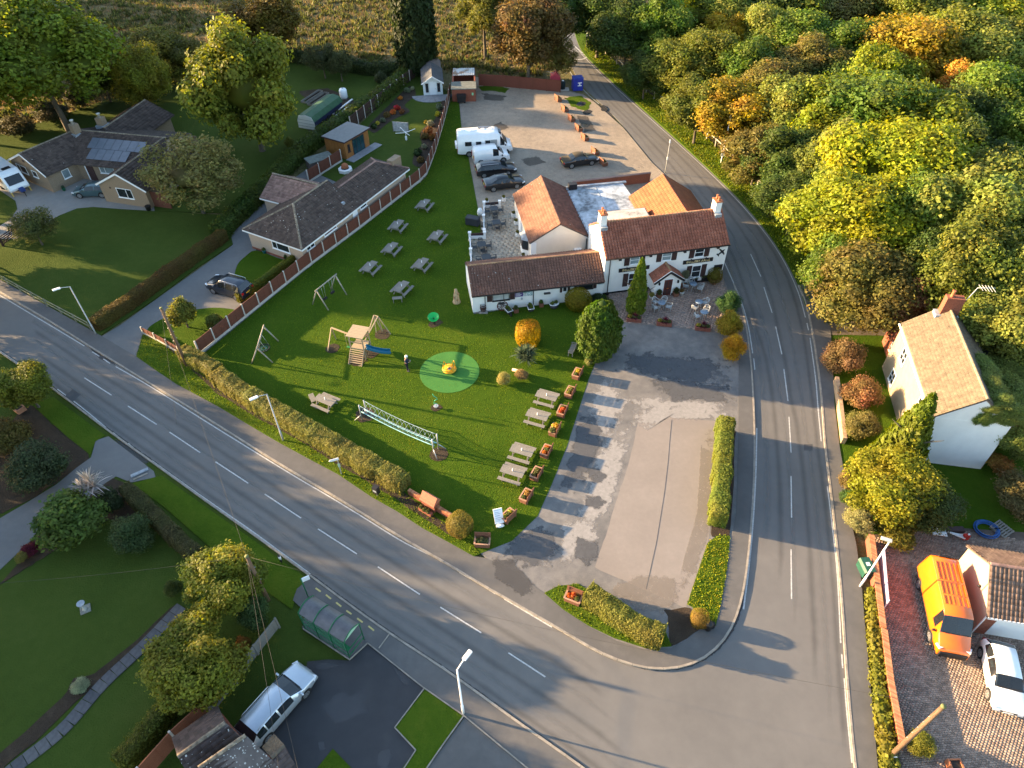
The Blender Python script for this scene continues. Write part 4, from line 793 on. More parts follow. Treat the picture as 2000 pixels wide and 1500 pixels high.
mb = MB(); P = [(-0.3,-0.35,2.34), (GW + 0.25,-0.35,2.34), (GW + 0.25, GD + 0.2,2.24), (-0.3, GD + 0.2,2.24)]; mb.hexa(P + [(p[0], p[1], p[2] + 0.14) for p in P]); rf = Gd.part(mb, 'roof', m_maroon)
mb = MB(); P = [(p[0] + (0.05 if p[0] < 1 else -0.05), p[1] + (0.05 if p[1] < 1 else -0.05), p[2] + 0.142) for p in P]; mb.hexa(P + [(p[0], p[1], p[2] + 0.02) for p in P]); Gd.part(mb, 'roof_membrane', mat('grey_membrane', (0.2,0.195,0.19), rough=0.7, var=0.1), rf)
window(Gd, (2.4,-0.02,1.05), 2.1,2.05, mull=(0.33,0.67), fm=mat('anthracite_frame', (0.05,0.055,0.06), rough=0.5), gm=glass('teal_glass', (0.015,0.05,0.06)), sill=False, name='glass_door'); window(Gd, (0.62,-0.025,1.35), 0.4,0.95, mull=(), fm=m_maroon)
boxpart(Gd, 'deck', mat('grey_deck', (0.24,0.24,0.25), var=0.15), (-0.2,5.3,-1.25,-0.03,0.0,0.16))
sh = thing('summerhouse', 'white timber summerhouse with dark felt roof at the end of the long garden', 'summerhouse', (*at(827,188)[:2], 0))
Sh = Fr(sh, at(828,188)[:2], 6.0)
m_wt = mat('white_timber', (0.7,0.74,0.73), rough=0.7, var=0.08, vs=3)
gable_wall(Sh, 0,2.75,0,4.6,1.95,2.75, m_wt, along='y')
mb = MB(); slab(mb, [(-0.2,5.2,1.85), (-0.2,-0.45,1.85), (1.375,-0.45,2.85), (1.375,5.2,2.85)], 0.06,0.02); slab(mb, [(2.95,-0.45,1.85), (2.95,5.2,1.85), (1.375,5.2,2.85), (1.375,-0.45,2.85)], 0.06,0.02); ro = Sh.part(mb, 'roof', mat('dark_felt', (0.08,0.085,0.095), rough=0.9, var=0.2))
mb = MB()
for s_ in (0,1): mb.bar((1.375,-0.46,2.84), (-0.2 + 3.15 * s_, -0.46,1.84), 0.05,0.14)
Sh.part(mb, 'bargeboard', m_upvc, ro)
for x in (0.55,2.2): window(Sh, (x, 0,1.15), 0.42,1.25, mull=(), trans=(0.5,), fm=m_maroon, sill=False)
boxpart(Sh, 'door', m_upvc, (0.92,1.85,-0.05,-0.002,0.1,1.9)); mb = MB(); mb.ball((1.7,-0.08,1.0), 0.04,8); Sh.part(mb, 'door_handle', m_blackw)
mb = MB(); mb.bx(0.2,2.6,5.0,8.2,0,1.9); Sh.part(mb, 'rear_shed', m_soff); mb = MB(); slab(mb, [(0.0,8.4,1.85), (0.0,5.2,1.85), (1.375,5.2,2.6), (1.375,8.4,2.6)], 0.06,0.02); slab(mb, [(2.8,5.2,1.85), (2.8,8.4,1.85), (1.375,8.4,2.6), (1.375,5.2,2.6)], 0.06,0.02); Sh.part(mb, 'shed_roof', mat('grey_brown_felt', (0.16,0.13,0.12), var=0.2))
mb = MB()
for i in range(9):
 a0, a1 = math.pi + i * math.pi / 9, math.pi + (i + 0.94) * math.pi / 9
 mb.prism([(1.2,0.0), (1.2 + 2.9 * math.cos(a0), -0.2 + 2.4 * math.sin(a0)), (1.2 + 2.9 * math.cos(a1), -0.2 + 2.4 * math.sin(a1))], 0.1,0.17)
Sh.part(mb, 'paved_apron', mat('blue_grey_slab', (0.2,0.21,0.225), var=0.2, vs=3))
bs = thing('brick_store', 'red brick store with flat felt roof and corrugated lean-to at the corner of the gravel', 'shed', (*at(886,200)[:2], 0))
Bs = Fr(bs, at(884,200)[:2], 2.0)
mb = MB(); mb.bx(0,3.3,0,2.4,-0.05,1.8); Bs.part(mb, 'wall', m_redw); mb = MB(); mb.bx(-0.1,3.4,-0.1,2.5,1.8,1.92); Bs.part(mb, 'flat_roof', mat('grey_green_felt', (0.15,0.16,0.14), var=0.25, vs=3))
mb = MB(); mb.bx(0,0.2,2.4,6.5,0,2.0); mb.bx(3.1,3.3,2.4,6.5,0,2.0); mb.bx(0.2,3.1,6.3,6.5,0,2.0); Bs.part(mb, 'yard_wall', m_redw)
mb = MB()
for i in range(24):
 x0 = 0.1 + i * 0.13; mb.poly([(x0,4.3,2.06 + 0.05 * (i % 2)), (x0 + 0.13,4.3,2.06 + 0.05 * ((i + 1) % 2)), (x0 + 0.13,6.7,2.16 + 0.05 * ((i + 1) % 2)), (x0,6.7,2.16 + 0.05 * (i % 2))])
lr = Bs.part(mb, 'corrugated_roof', mat('rusty_sheet', (0.5,0.52,0.52), rough=0.5, col2=(0.25,0.15,0.09), vs=0.9, thr=(0.47,0.6))); sd = lr.modifiers.new('solid', 'SOLIDIFY'); sd.thickness = 0.02
boxpart(Bs, 'notice', mat('green_notice', (0.25,0.55,0.3)), (2.75,3.0,-0.03,-0.002,0.95,1.3))
tn = thing('canvas_shelter', 'trailer shelter with green canvas roof and white end sheet in the neighbouring garden', 'shelter', (*at(600,250)[:2], 0))
a_, b_ = at(584,250), at(617,256); ang = math.degrees(math.atan2(b_.y - a_.y, b_.x - a_.x)); Tn = Fr(tn, a_[:2], ang); TW, TL = (b_ - a_).length, 7.2
pr = [(0.0,0), (0.02,1.1), (0.35,1.75), (TW / 2,1.95), (TW - 0.35,1.75), (TW - 0.02,1.1), (TW, 0)]
mb = MB(); mb.prof(pr, 0.0,0.05); Tn.part(mb, 'end_sheet', m_upvc)
mb = MB()
for z in (0.4,0.8,1.25): mb.bx(0.03, TW - 0.03,-0.02,-0.001, z, z + 0.04)
Tn.part(mb, 'strap', m_lead)
mb = MB()
for (x0, z0_), (x1, z1_) in zip(pr[1:-1], pr[2:-1]): mb.poly([(x0,0.06, z0_ + 0.01), (x1,0.06, z1_ + 0.01), (x1, TL, z1_ + 0.01), (x0, TL, z0_ + 0.01)])
cv = Tn.part(mb, 'canvas_roof', mat('green_canvas', (0.035,0.09,0.045), rough=0.6, var=0.2)); cv.modifiers.new('solid', 'SOLIDIFY').thickness = -0.03
boxpart(Tn, 'trailer_bed', mat('navy_trailer', (0.02,0.025,0.06)), (0.15, TW - 0.1,0.2, TL - 0.2,0.5,1.05))
for y in (2.2,3.4,5.4):
 mb = MB(); mb.tube([(TW - 0.08, y, 0.36), (TW + 0.12, y, 0.36)], 0.36,12); Tn.part(mb, 'wheel', mat('rubber', (0.02,0.02,0.02)))

# ---------------------------------------------------------------- right-hand house and garage
rh = thing('cottage', 'sunlit cream cottage with weathered tan tiled roof and one tall chimney by the wood', 'house', (31.6,33.6,0))
Hh = Fr(rh, (34.9,33.0), 79.5 + 0.0)      # x runs up along the ridge, y to the left (towards the road)
HL, HD = 10.4,5.15
gable_wall(Hh, 0, HL, 0, HD, 4.9,7.0, mat('cream_roughcast', (0.36,0.28,0.18), rough=0.95, var=0.1, vs=2, bump=0.3, bs=20))
boxpart(Hh, 'gable_render', m_white, (-0.03,-0.002,0.05, HD - 0.05,0,4.85)); mb = MB(); mb.poly([(-0.02,0.1,4.85), (-0.02, HD - 0.1,4.85), (-0.02, HD / 2,6.9)]); Hh.part(mb, 'gable_peak', m_white)
gable_roof(Hh, 0, HL, 0, HD, 4.95,7.1, m_tan, ov=0.12, vg=0.06, mr=mat('tan_ridge', (0.26,0.2,0.13), var=0.2), tile=dict(tw=0.2, ch=0.22, roll=0.035, step=0.035, shape='roll'))
mb = MB(); mb.bx(HL - 0.7, HL - 0.1, HD / 2 - 0.65, HD / 2 + 0.65,6.2,8.2); ch = Hh.part(mb, 'chimney', m_redw); mb = MB(); mb.lathe([(0.16,0), (0.13,0.1), (0.13,0.5), (0.16,0.55), (0.1,0.55)], (HL - 0.4, HD / 2 + 0.3,8.2), 10); Hh.part(mb, 'chimney_pot', m_terra, ch)
mb = MB(); mb.bx(HL - 0.9, HL - 0.05, HD / 2 - 0.7, HD / 2 + 0.95,6.28,6.66); Hh.part(mb, 'flashing', m_lead, ch)
mb = MB(); mb.tube([(HL - 0.2, HD / 2 - 0.7,7.0), (HL - 0.1, HD / 2 - 1.3,9.0)], 0.02,5); mb.tube([(HL - 0.1, HD / 2 - 1.3,9.0), (HL + 0.1, HD / 2 - 2.6,9.0)], 0.015,5)
for i in range(5): mb.tube([(HL - 0.45, HD / 2 - 1.6 - i * 0.22,9.0), (HL + 0.35, HD / 2 - 1.5 - i * 0.22,9.0)], 0.012,4)
Hh.part(mb, 'aerial', m_upvc, ch)
for x, z in ((2.2,3.6), (7.8,3.6), (2.4,1.2), (7.9,1.2)): window(Hh, (x, HD, z), 1.1,1.2, face='b', mull=(0.5,), trans=(0.5,))
boxpart(Hh, 'side_wing', m_redw, (3.0, HL + 2.5,-4.6,-0.002,0,3.2)); mb = MB(); slab(mb, [(2.8,-4.8,3.05), (HL + 2.7,-4.8,3.05), (HL + 2.7,0.0,4.4), (2.8,0.0,4.4)]); Hh.part(mb, 'slate_roof', mat('dark_slate', (0.06,0.06,0.065), var=0.2))
boxpart(Hh, 'gutter', m_upvc, (-0.05, HL + 0.05, HD + 0.2, HD + 0.3,4.72,4.82))
lt = Fr(rh, at(1757,790)[:2], 0); P0, P1 = at(1757,792), at(1722,668); d = (P1 - P0); n = Vector((-d.y, d.x, 0)).normalized()
q0, q1 = P0 - lt.o, P1 - lt.o; mb = MB(); th = n * -0.0 + Vector((0.9,0,0))
prof_ = [(0,0.0), (1,0.0), (1,2.2), (0.72,3.1), (0,2.3)]
a = [mb.vert(q0 + d * t + Vector((0,0, z))) for t, z in prof_]; b = [mb.vert(q0 + d * t + th + Vector((0,0, z))) for t, z in prof_]
mb.face(a); mb.face(b)
for i in range(5): mb.face((a[i], a[(i + 1) % 5], b[(i + 1) % 5], b[i]))
lo = lt.part(mb, 'porch_wing', m_redw)
for t, z in ((0.68,1.35), (0.3,1.3)):
 c = q0 + d * t; f2 = Fr(rh, (lt.o + c)[:2], math.degrees(math.atan2(d.y, d.x))); window(f2,(0,0.0, z), 1.1,1.0, face='b', mull=(0.5,), trans=(0.5,))
gg = thing('garage', 'pale brick garage with brown rolled tile roof and white door beside the orange van', 'garage', (28.3,20.4,0))
Gg = Fr(gg, (28.25,20.35), -12.0)           # x to the right along the door front, y into the scene
gable_wall(Gg, 0,9.0,0,4.6,2.35,4.0, m_pink)
gable_roof(Gg, 0,9.0,0,4.6,2.4,4.1, mat('brown_roll_tile', (0.11,0.07,0.055), rough=0.85, col2=(0.2,0.14,0.11), vs=2, rnd=0.25), ov=0.25, vg=0.08, mr=m_pinkt, single=True, tile=dict(tw=0.24, ch=0.34, roll=0.06, step=0.035, shape='pan'))
boxpart(Gg, 'door', m_upvc, (0.75,3.2,-0.03,-0.002,0,2.05))
mb = MB(); mb.bx(-0.05,9,-0.3,-0.25,2.14,2.3); mb.bar((0.02,-0.06,2.2), (0.02,-0.06,0.0), 0.07); Gg.part(mb, 'gutter', m_upvc)
for x0, x1 in ((0.05,0.7), (3.25,4.0)): boxpart(Gg, 'brick_pier', m_redw, (x0, x1,-0.06,-0.004,0,2.1))
mb = MB(); mb.box((0.55,-0.03,1.1), (0.001,0.001,0.001)); mb.ball((-0.07,1.8,2.35), 0.1,8); Gg.part(mb, 'security_light', m_blackw)
bh = thing('house', 'dark tiled house corner with pale ridge tiles at the bottom edge beside the silver car', 'house', (-15.0,11.5,0))
Bh = Fr(bh, (-15.3,14.1), -37.0)            # x along the eave by the car, y back (to lower left is -y)
m_bt = mat('near_black_tile', (0.045,0.036,0.036), rough=0.85, col2=(0.085,0.062,0.058), vs=1.6, rnd=0.35)
# ---------------------------------------------------------------- vehicles
m_rub = mat('tyre_rubber', (0.018,0.018,0.019), rough=0.85, var=0.1)
m_rim = mat('alloy_rim', (0.5,0.51,0.53), rough=0.35, metal=0.8, var=0.1)
m_trim = mat('black_trim', (0.015,0.015,0.016), rough=0.55)
m_lamp = mat('lamp_glass', (0.7,0.72,0.74), rough=0.1, var=0.1, spec=0.6)
m_tail = mat('tail_lamp', (0.35,0.012,0.01), rough=0.2, var=0.1, spec=0.6)
m_plate = mat('plate_white', (0.75,0.75,0.72), rough=0.4, var=0.02); m_platey = mat('plate_yellow', (0.72,0.5,0.06), rough=0.4, var=0.02)
CG = glass('car_glass', (0.012,0.016,0.02), 0.03)
def lerp_tab(tab, x):
 for (x0, z0), (x1, z1) in zip(tab, tab[1:]):
  if x <= x1: return z0 + (z1 - z0) * max(0,(x - x0)) / max(1e-6, x1 - x0)
 return tab[-1][1]
def vehicle(name, label, cat, top, W, belt, m, wsc, rwin, sides, wheels, wr=0.33, zlow=0.22, rear_w=0.92, front_w=0.86, tumble=0.2, group=None, roofm=None, glassm=None, rails=None, lower=None, boxy=False):
 """body lofted through cross-sections along x (rear at 0, front at L)"""
 L = top[-1][0]; H = max(z for x, z in top); t = thing(name, label, cat, group=group); glassm = glassm or CG
 xs = sorted(set([round(x, 3) for x, z in top] + [round(v, 3) for s in sides for v in s] + list(wsc) + (list(rwin) if rwin else []) + [L * 0.03, L * 0.08, L * 0.5, L * 0.92, L * 0.97]))
 def hw(x):
  k = x / L; a = rear_w + (1 - rear_w) * min(1, k / 0.16) ** 0.6; b = front_w + (1 - front_w) * min(1,(1 - k) / 0.2) ** 0.55; return W / 2 * min(a, b, 1)
 secs = []
 for x in xs:
  zt, h = lerp_tab(top, x), hw(x); zb = min(lerp_tab(belt, x), zt - 0.05); zl = zlow + 0.12 * max(0,1 - (L - x) / (0.12 * L)) + 0.08 * max(0,1 - x / (0.08 * L))
  zl = min(zl, zt - 0.12); f = min(1, max(0,(zt - zb) / max(0.2, H - zb))); tw = h * (0.93 - tumble * f)
  e = 0.05 if not boxy else 0.03
  secs.append([(h * 0.93, zl), (h, zl + (zb - zl) * 0.28), (h, zl + (zb - zl) * 0.72), (h * 0.965, zb), (tw, zt - min(e * 1.6,(zt - zb) * 0.5)), (tw * (0.88 if not boxy else 0.95), zt - 0.01), (0, zt + 0.02)])
 body = MB(); body.smooth = True; glasses = {}
 def G_(k):
  if k not in glasses: glasses[k] = MB()
  return glasses[k]
 for i in range(len(xs) - 1):
  xm = (xs[i] + xs[i + 1]) / 2
  for sd in (1,-1):
   for k in range(6):
    tgt = body
    if k == 3:
     for j, (a, b) in enumerate(sides):
      if a <= xm <= b: tgt = G_(('side_window', j, sd))
    elif k >= 4:
     if wsc[0] <= xm <= wsc[1]: tgt = G_(('windscreen', 0,0))
     elif rwin and rwin[0] <= xm <= rwin[1]: tgt = G_(('rear_window', 0,0))
    body.cur = 1 if (roofm and k >= 4 and tgt is body and wsc[0] > xm) else (2 if lower and k == 0 else 0)
    q = [(xs[i], sd * secs[i][k][0], secs[i][k][1]), (xs[i + 1], sd * secs[i + 1][k][0], secs[i + 1][k][1]), (xs[i + 1], sd * secs[i + 1][k + 1][0], secs[i + 1][k + 1][1]), (xs[i], sd * secs[i][k + 1][0], secs[i][k + 1][1])]
    tgt.poly(q if sd == -1 else q[::-1])
 body.cur = 0; body.smooth = False
 for i in (0,-1):
  s_ = secs[i]; body.poly([(xs[i], p[0], p[1]) for p in s_] + [(xs[i], -p[0], p[1]) for p in s_[::-1][1:]])
 body.poly([(0.1,-W * 0.4, zlow), (L - 0.2,-W * 0.4, zlow), (L - 0.2, W * 0.4, zlow), (0.1, W * 0.4, zlow)])
 body.build('body', [m, roofm or m, lower or m], t)
 for (nm, j, sd), mb in glasses.items(): mb.build(nm, glassm, t)
 for x in wheels:
  for sd in (1,-1):
   y = sd * (hw(x) - 0.1); mb = MB(); mb.tube([(x, sd * (hw(x) - 0.3), wr + 0.03), (x, sd * (hw(x) + 0.004), wr + 0.03)], wr + 0.055,16); mb.build('wheel_arch', m_trim, t)
   mb = MB(); mb.tube([(x, y - 0.11 * sd, wr), (x, y + 0.112 * sd, wr)], wr, 18); wl = mb.build('wheel', m_rub, t)
   mb = MB(); yy = y + 0.114 * sd
   mb.tube([(x, yy - 0.03 * sd, wr), (x, yy + 0.004 * sd, wr)], wr * 0.3,10)
   for k in range(5):
    a = k * 2 * math.pi / 5 + 0.3; mb.bar((x, yy, wr), (x + math.cos(a) * wr * 0.64, yy, wr + math.sin(a) * wr * 0.64), 0.09,0.02, up=(0,1,0))
   for k in range(16):
    a, b = k * math.pi / 8,(k + 1) * math.pi / 8; mb.bar((x + math.cos(a) * wr * 0.64, yy, wr + math.sin(a) * wr * 0.64), (x + math.cos(b) * wr * 0.64, yy, wr + math.sin(b) * wr * 0.64), 0.05,0.02, up=(0,1,0))
   mb.build('rim', m_rim, wl)
 zf, zr_ = lerp_tab(top, L - 0.1), lerp_tab(top, 0.05)
 for sd in (1,-1):
  x = L * 0.955; mb = MB(); zt = lerp_tab(top, x); mb.box((x - 0.05, sd * hw(x) * 0.84, zt - 0.11), (0.34,0.3 * W / 1.8,0.12), rz=-sd * 0.42); mb.build('headlight', m_lamp, t)
  mb = MB(); mb.box((0.06, sd * W * 0.385, min(zr_ - 0.15,0.95)), (0.2,0.22,0.2 if not boxy else 0.6)); mb.build('tail_light', m_tail, t)
  xw = wsc[1] - 0.2; mb = MB(); mb.box((xw, sd * (hw(xw) + 0.09), lerp_tab(belt, xw) + 0.07), (0.13,0.22,0.15)); mb.build('wing_mirror', m if not boxy else m_trim, t, bevel=0.03)
 mb = MB(); mb.box((L - 0.03,0, zf - 0.22), (0.07, W * 0.5,0.14)); mb.build('grille', m_trim, t)
 mb = MB(); mb.box((L + 0.015,0, zlow + 0.2), (0.03,0.5,0.11)); mb.build('number_plate', m_plate, t)
 mb = MB(); mb.box((-0.015,0, min(0.75, zr_ - 0.2)), (0.03,0.5,0.11)); mb.build('number_plate', m_platey, t)
 mb = MB(); mb.box((wsc[1] - 0.03,0, lerp_tab(top, wsc[1]) + 0.03), (0.1, W * 0.72,0.03)); mb.build('scuttle', m_trim, t)
 if rails:
  for sd in (1,-1):
   mb = MB(); mb.tube([(rails[0], sd * W * 0.36, H - 0.02), (rails[0] + 0.1, sd * W * 0.36, H + 0.06), (rails[1] - 0.1, sd * W * 0.36, H + 0.06), (rails[1], sd * W * 0.36, H - 0.02)], 0.025,6); mb.build('roof_rail', m_rim, t)
 return t
def by_wheels(t, rw, fw, xr, xf, W, right):
 """stand the vehicle on the two wheel contacts seen in the photograph; right = the visible side is its right-hand side"""
 a, b = at(*rw), at(*fw); d = (b - a).normalized(); left = Vector((-d.y, d.x, 0)); c = (a + b) / 2
 o = c - d * (xr + xf) / 2 + left * (W / 2 - 0.03) * (1 if right else -1); t.location = (o.x, o.y, 0.06); t.rotation_euler = (0,0, math.atan2(d.y, d.x))
 return t
def vz(t, z): t.location.z = z; return t
black = paint('black_car_paint', (0.009,0.009,0.011)); white = paint('white_car_paint', (0.78,0.79,0.79)); silver = paint('silver_car_paint', (0.5,0.55,0.6), metal=0.55, rough=0.32)
teal = paint('teal_car_paint', (0.06,0.11,0.125), metal=0.3); navy = paint('navy_car_paint', (0.012,0.02,0.035), metal=0.2); orange = paint('orange_van_paint', (0.72,0.14,0.006))
EST = [(0,0.55), (0.03,0.9), (0.1,1.05), (0.55,1.4), (0.9,1.46), (2.0,1.48), (2.7,1.45), (3.0,1.38), (3.75,1.0), (4.3,0.9), (4.65,0.8), (4.8,0.66), (4.86,0.5)]
SAL = [(0,0.6), (0.04,0.9), (0.12,1.0), (0.75,1.04), (1.5,1.38), (1.9,1.43), (2.5,1.43), (2.85,1.37), (3.6,1.0), (4.3,0.9), (4.6,0.8), (4.74,0.66), (4.8,0.5)]
CON = [(0,0.6), (0.04,0.86), (0.12,0.95), (0.85,1.0), (1.5,1.34), (1.9,1.38), (2.3,1.36), (2.55,1.3), (3.2,0.97), (4.1,0.86), (4.35,0.78), (4.5,0.64), (4.56,0.5)]
HAT = [(0,0.55), (0.05,0.88), (0.12,1.05), (0.55,1.36), (0.95,1.45), (1.7,1.47), (2.2,1.42), (2.4,1.36), (3.1,1.02), (3.6,0.93), (3.95,0.8), (4.12,0.64), (4.18,0.5)]
SUV = [(0,0.6), (0.03,1.0), (0.08,1.15), (0.4,1.6), (0.8,1.69), (2.2,1.7), (2.7,1.64), (3.4,1.18), (3.9,1.08), (4.35,0.98), (4.48,0.8), (4.52,0.55)]
e1 = vehicle('parked_car', 'black estate car with chrome window line, parked beside the white van on gravel', 'car', EST, 1.85, [(0,0.98), (3.75,0.93), (4.86,0.7)], black, (3.0,3.72), (0.12,0.55), [(0.5,1.05), (1.12,1.95), (2.05,3.0)], (0.85,3.75), group='cars parked behind the pub', rails=(0.7,2.7))
by_wheels(e1,(946,349), (992.5,344), 0.85,3.75,1.85, True)
e2 = vehicle('parked_car', 'black coupe saloon parked nearest the terrace, at the end of the row', 'car', SAL, 1.85, [(0,0.98), (3.6,0.93), (4.8,0.7)], black, (2.85,3.56), (0.78,1.48), [(1.15,1.95), (2.05,2.95)], (0.95,3.75), group='cars parked behind the pub')
by_wheels(e2,(963.5,376), (1010.4,369.6), 0.95,3.75,1.85, True)
e3 = vehicle('parked_car', 'black soft-top convertible standing alone beside the brown posts on the gravel', 'car', CON, 1.75, [(0,0.93), (3.2,0.9), (4.56,0.68)], black, (2.55,3.16), (0.95,1.42), [(1.5,2.0), (2.06,2.62)], (0.95,3.55), group='cars parked behind the pub', roofm=mat('soft_top_cloth', (0.06,0.05,0.035), rough=0.95))
by_wheels(e3,(1116,330.4), (1156,324), 0.95,3.55,1.75, True)
wv = vehicle('panel_van', 'small white panel van between the motorhome and the black estate', 'van', [(0,0.6), (0.02,1.6), (0.1,1.85), (0.5,1.9), (2.5,1.93), (2.9,1.86), (3.7,1.15), (4.25,0.98), (4.42,0.7), (4.46,0.5)], 1.85, [(0,1.05), (3.7,1.0), (4.46,0.8)], white, (2.9,3.66), None, [(2.35,3.05)], (0.8,3.6), boxy=True, tumble=0.1, rear_w=0.97)
by_wheels(wv, (940,324), (983,319), 0.8,3.6,1.85, True)
tc = vehicle('parked_car', 'grey teal hatchback parked against the corner of the solar panel bungalow', 'car', HAT, 1.75, [(0,0.98), (3.1,0.94), (4.18,0.7)], teal, (2.4,3.06), (0.14,0.55), [(0.55,1.35), (1.43,2.5)], (0.75,3.3))
vz(by_wheels(tc, (200.6,388), (159.5,388.7), 0.75,3.3,1.75, False), 0.08)
sv = vehicle('parked_car', 'dark blue estate with silver roof rails parked on the grey drive by the hedge', 'car', SUV, 1.85, [(0,1.1), (3.4,1.05), (4.52,0.8)], navy, (2.72,3.36), (0.1,0.42), [(0.4,1.0), (1.08,1.9), (1.98,2.75)], (0.85,3.6), rails=(0.5,2.6))
vz(by_wheels(sv, (461,588), (421,576), 0.85,3.6,1.85, False), 0.08)
sc_ = vehicle('parked_car', 'silver blue estate car parked on the black tarmac drive below the bus shelter', 'car', EST, 1.84, [(0,0.98), (3.75,0.93), (4.86,0.7)], silver, (3.0,3.72), (0.12,0.55), [(0.5,1.05), (1.12,1.95), (2.05,3.0)], (0.85,3.75), rails=(0.7,2.7))
vz(by_wheels(sc_, (531,1442), (598,1364), 0.9,3.75,1.84, True), 0.06)
wh = vehicle('parked_car', 'white hatchback parked on the block paved drive next to the orange van', 'car', HAT, 1.78, [(0,0.98), (3.1,0.94), (4.18,0.7)], white, (2.4,3.06), (0.14,0.55), [(0.55,1.35), (1.43,2.5)], (0.75,3.3))
vz(by_wheels(wh, (1909,1279), (1924,1364), 0.75,3.3,1.78, True), 0.07)
ov = vehicle('panel_van', 'bright orange high roofed panel van parked beside the garage', 'van', [(0,0.7), (0.03,1.9), (0.12,2.3), (0.35,2.42), (3.9,2.45), (4.3,2.36), (5.05,1.45), (5.55,1.15), (5.82,0.95), (5.9,0.6)], 2.0, [(0,1.2), (5.05,1.2), (5.9,0.9)], orange, (4.32,5.0), None, [(3.95,4.55)], (1.15,4.75), wr=0.36, boxy=True, tumble=0.12, rear_w=0.97, zlow=0.3, lower=m_trim)
vz(by_wheels(ov, (1788,1140), (1812,1258), 1.15,4.75,2.0, True), 0.07)
for y in (-0.66,-0.4,-0.14,0.14,0.4,0.66):
 for a, b in ((0.6,1.9), (2.05,2.9), (3.0,3.6)):
  mb = MB(); mb.bx(a, b, y - 0.03, y + 0.03,2.42,2.485); mb.build('roof_rib', orange, ov)
mb = MB(); mb.bx(5.7,5.96,-0.8,0.8,0.35,0.8); mb.build('bumper', m_trim, ov, bevel=0.04)
for y in (-1.0,1.0):
 mb = MB(); mb.bx(0.3,5.6, y - 0.012, y + 0.012,0.5,0.62); mb.build('rub_strip', m_trim, ov)
mb = MB(); mb.bx(0.06,0.2,-0.35,0.35,2.3,2.44); mb.build('brake_lamp', m_trim, ov)
mh = vehicle('motorhome', 'long white motorhome with dark side windows parked on the gravel edge', 'motorhome', [(0,0.6), (0.02,2.5), (0.1,2.75), (0.4,2.84), (4.6,2.86), (5.1,2.74), (5.5,2.3), (5.62,2.05), (6.2,1.35), (6.65,1.12), (6.8,0.9), (6.86,0.55)], 2.25, [(0,1.3), (6.2,1.28), (6.86,0.9)], white, (5.62,6.16), None, [(5.3,5.85)], (1.4,6.0), wr=0.34, boxy=True, tumble=0.04, rear_w=0.98, zlow=0.35)
a, b = at(895,309), at(991,303); d = (b - a).normalized(); o = a + Vector((-d.y, d.x, 0)) * 1.12; mh.location = (o.x, o.y, 0.06); mh.rotation_euler = (0,0, math.atan2(d.y, d.x))
for x0, x1, z0, z1 in ((0.95,1.75,1.45,1.95), (2.3,2.95,1.5,1.9), (3.45,4.05,1.5,2.0)):
 mb = MB(); mb.bx(x0, x1,-1.15,-1.05, z0, z1); mb.build('side_window', CG, mh)
mb = MB(); mb.bx(2.0,4.9,-1.142,-1.06,1.32,1.46); mb.bx(4.1,4.9,-1.142,-1.06,1.47,2.05); mb.build('grey_panel', mat('grey_decal', (0.3,0.32,0.33)), mh)
for x, y, sx, sy in ((0.8,0.3,0.45,0.45), (2.0,0.1,0.6,0.5), (3.3,0.2,0.4,0.4), (4.2,0.2,0.4,0.4)):
 mb = MB(); mb.box((x, y, 2.9), (sx, sy, 0.1)); mb.build('roof_hatch', m_lamp if sx > 0.5 else m_upvc, mh, bevel=0.03)
mb = MB(); mb.box((3.4,0.72,2.9), (1.4,0.5,0.05)); mb.build('roof_panel', m_pv, mh)
mb = MB(); mb.bx(5.13,5.45,-0.5,0.5,2.42,2.72); mb.build('skylight', CG, mh)
mb = MB(); mb.box((-0.12,0.2,1.1), (0.2,1.2,0.5)); mb.build('rear_rack', m_upvc, mh)
cv = thing('caravan', 'white touring caravan with dark front window at the left edge on the concrete drive', 'caravan', (0,0,0.08))
c0 = at(46,380); hd = R_(-40); cv.location = (c0.x, c0.y, 0.08); cv.rotation_euler = (0,0, hd)
mb = MB(); P = [(-6.0,0.45), (-6.0,2.2), (-5.7,2.5), (-1.4,2.55), (-0.95,2.35), (-0.15,1.15), (0.0,0.75), (-0.1,0.5)]; mb.prof(P, -1.1,1.1); mb.build('body', white, cv, bevel=0.08)
def onfront(u0, u1, y0, y1, th=0.03):
 a, b = Vector((-0.95,0,2.35)), Vector((-0.15,0,1.15)); n = Vector((1.2,0,0.8)).normalized(); A_, B_ = a + (b - a) * u0, a + (b - a) * u1
 q = [Vector((p.x, y, p.z)) for p, y in ((A_, y0), (B_, y0), (B_, y1), (A_, y1))]; mb = MB(); mb.hexa(q + [p + n * th for p in q]); return mb
onfront(0.22,0.92,-0.85,0.85).build('front_window', CG, cv);
mb = MB(); mb.bx(-2.6,-1.2,-1.12,-1.08,1.35,1.95); mb.build('side_window', CG, cv)
mb = MB(); mb.box((-1.9,0.1,2.57), (0.6,0.9,0.08)); mb.build('roof_hatch', m_trim, cv)
mb = MB(); mb.bar((-0.1,0.3,0.55), (0.9,0,0.5), 0.08); mb.bar((-0.1,-0.3,0.55), (0.9,0,0.5), 0.08); mb.bar((0.85,0,0.5), (0.85,0,0.0), 0.06); mb.build('tow_bar', m_trim, cv)
mb = MB(); mb.box((0.5,0,0.75), (0.7,0.5,0.3)); mb.build('hitch_cover', mat('blue_cover', (0.03,0.06,0.2)), cv)
for y in (-1,1):
 mb = MB(); mb.bar((-0.3, y, 0.5), (-0.1, y, 0.0), 0.1); mb.build('corner_leg', mat('yellow_leg', (0.6,0.42,0.1)), cv)
 mb = MB(); mb.tube([(-3.2, y * 0.9,0.33), (-3.2, y * 1.11,0.33)], 0.33,16); mb.build('wheel', m_rub, cv)
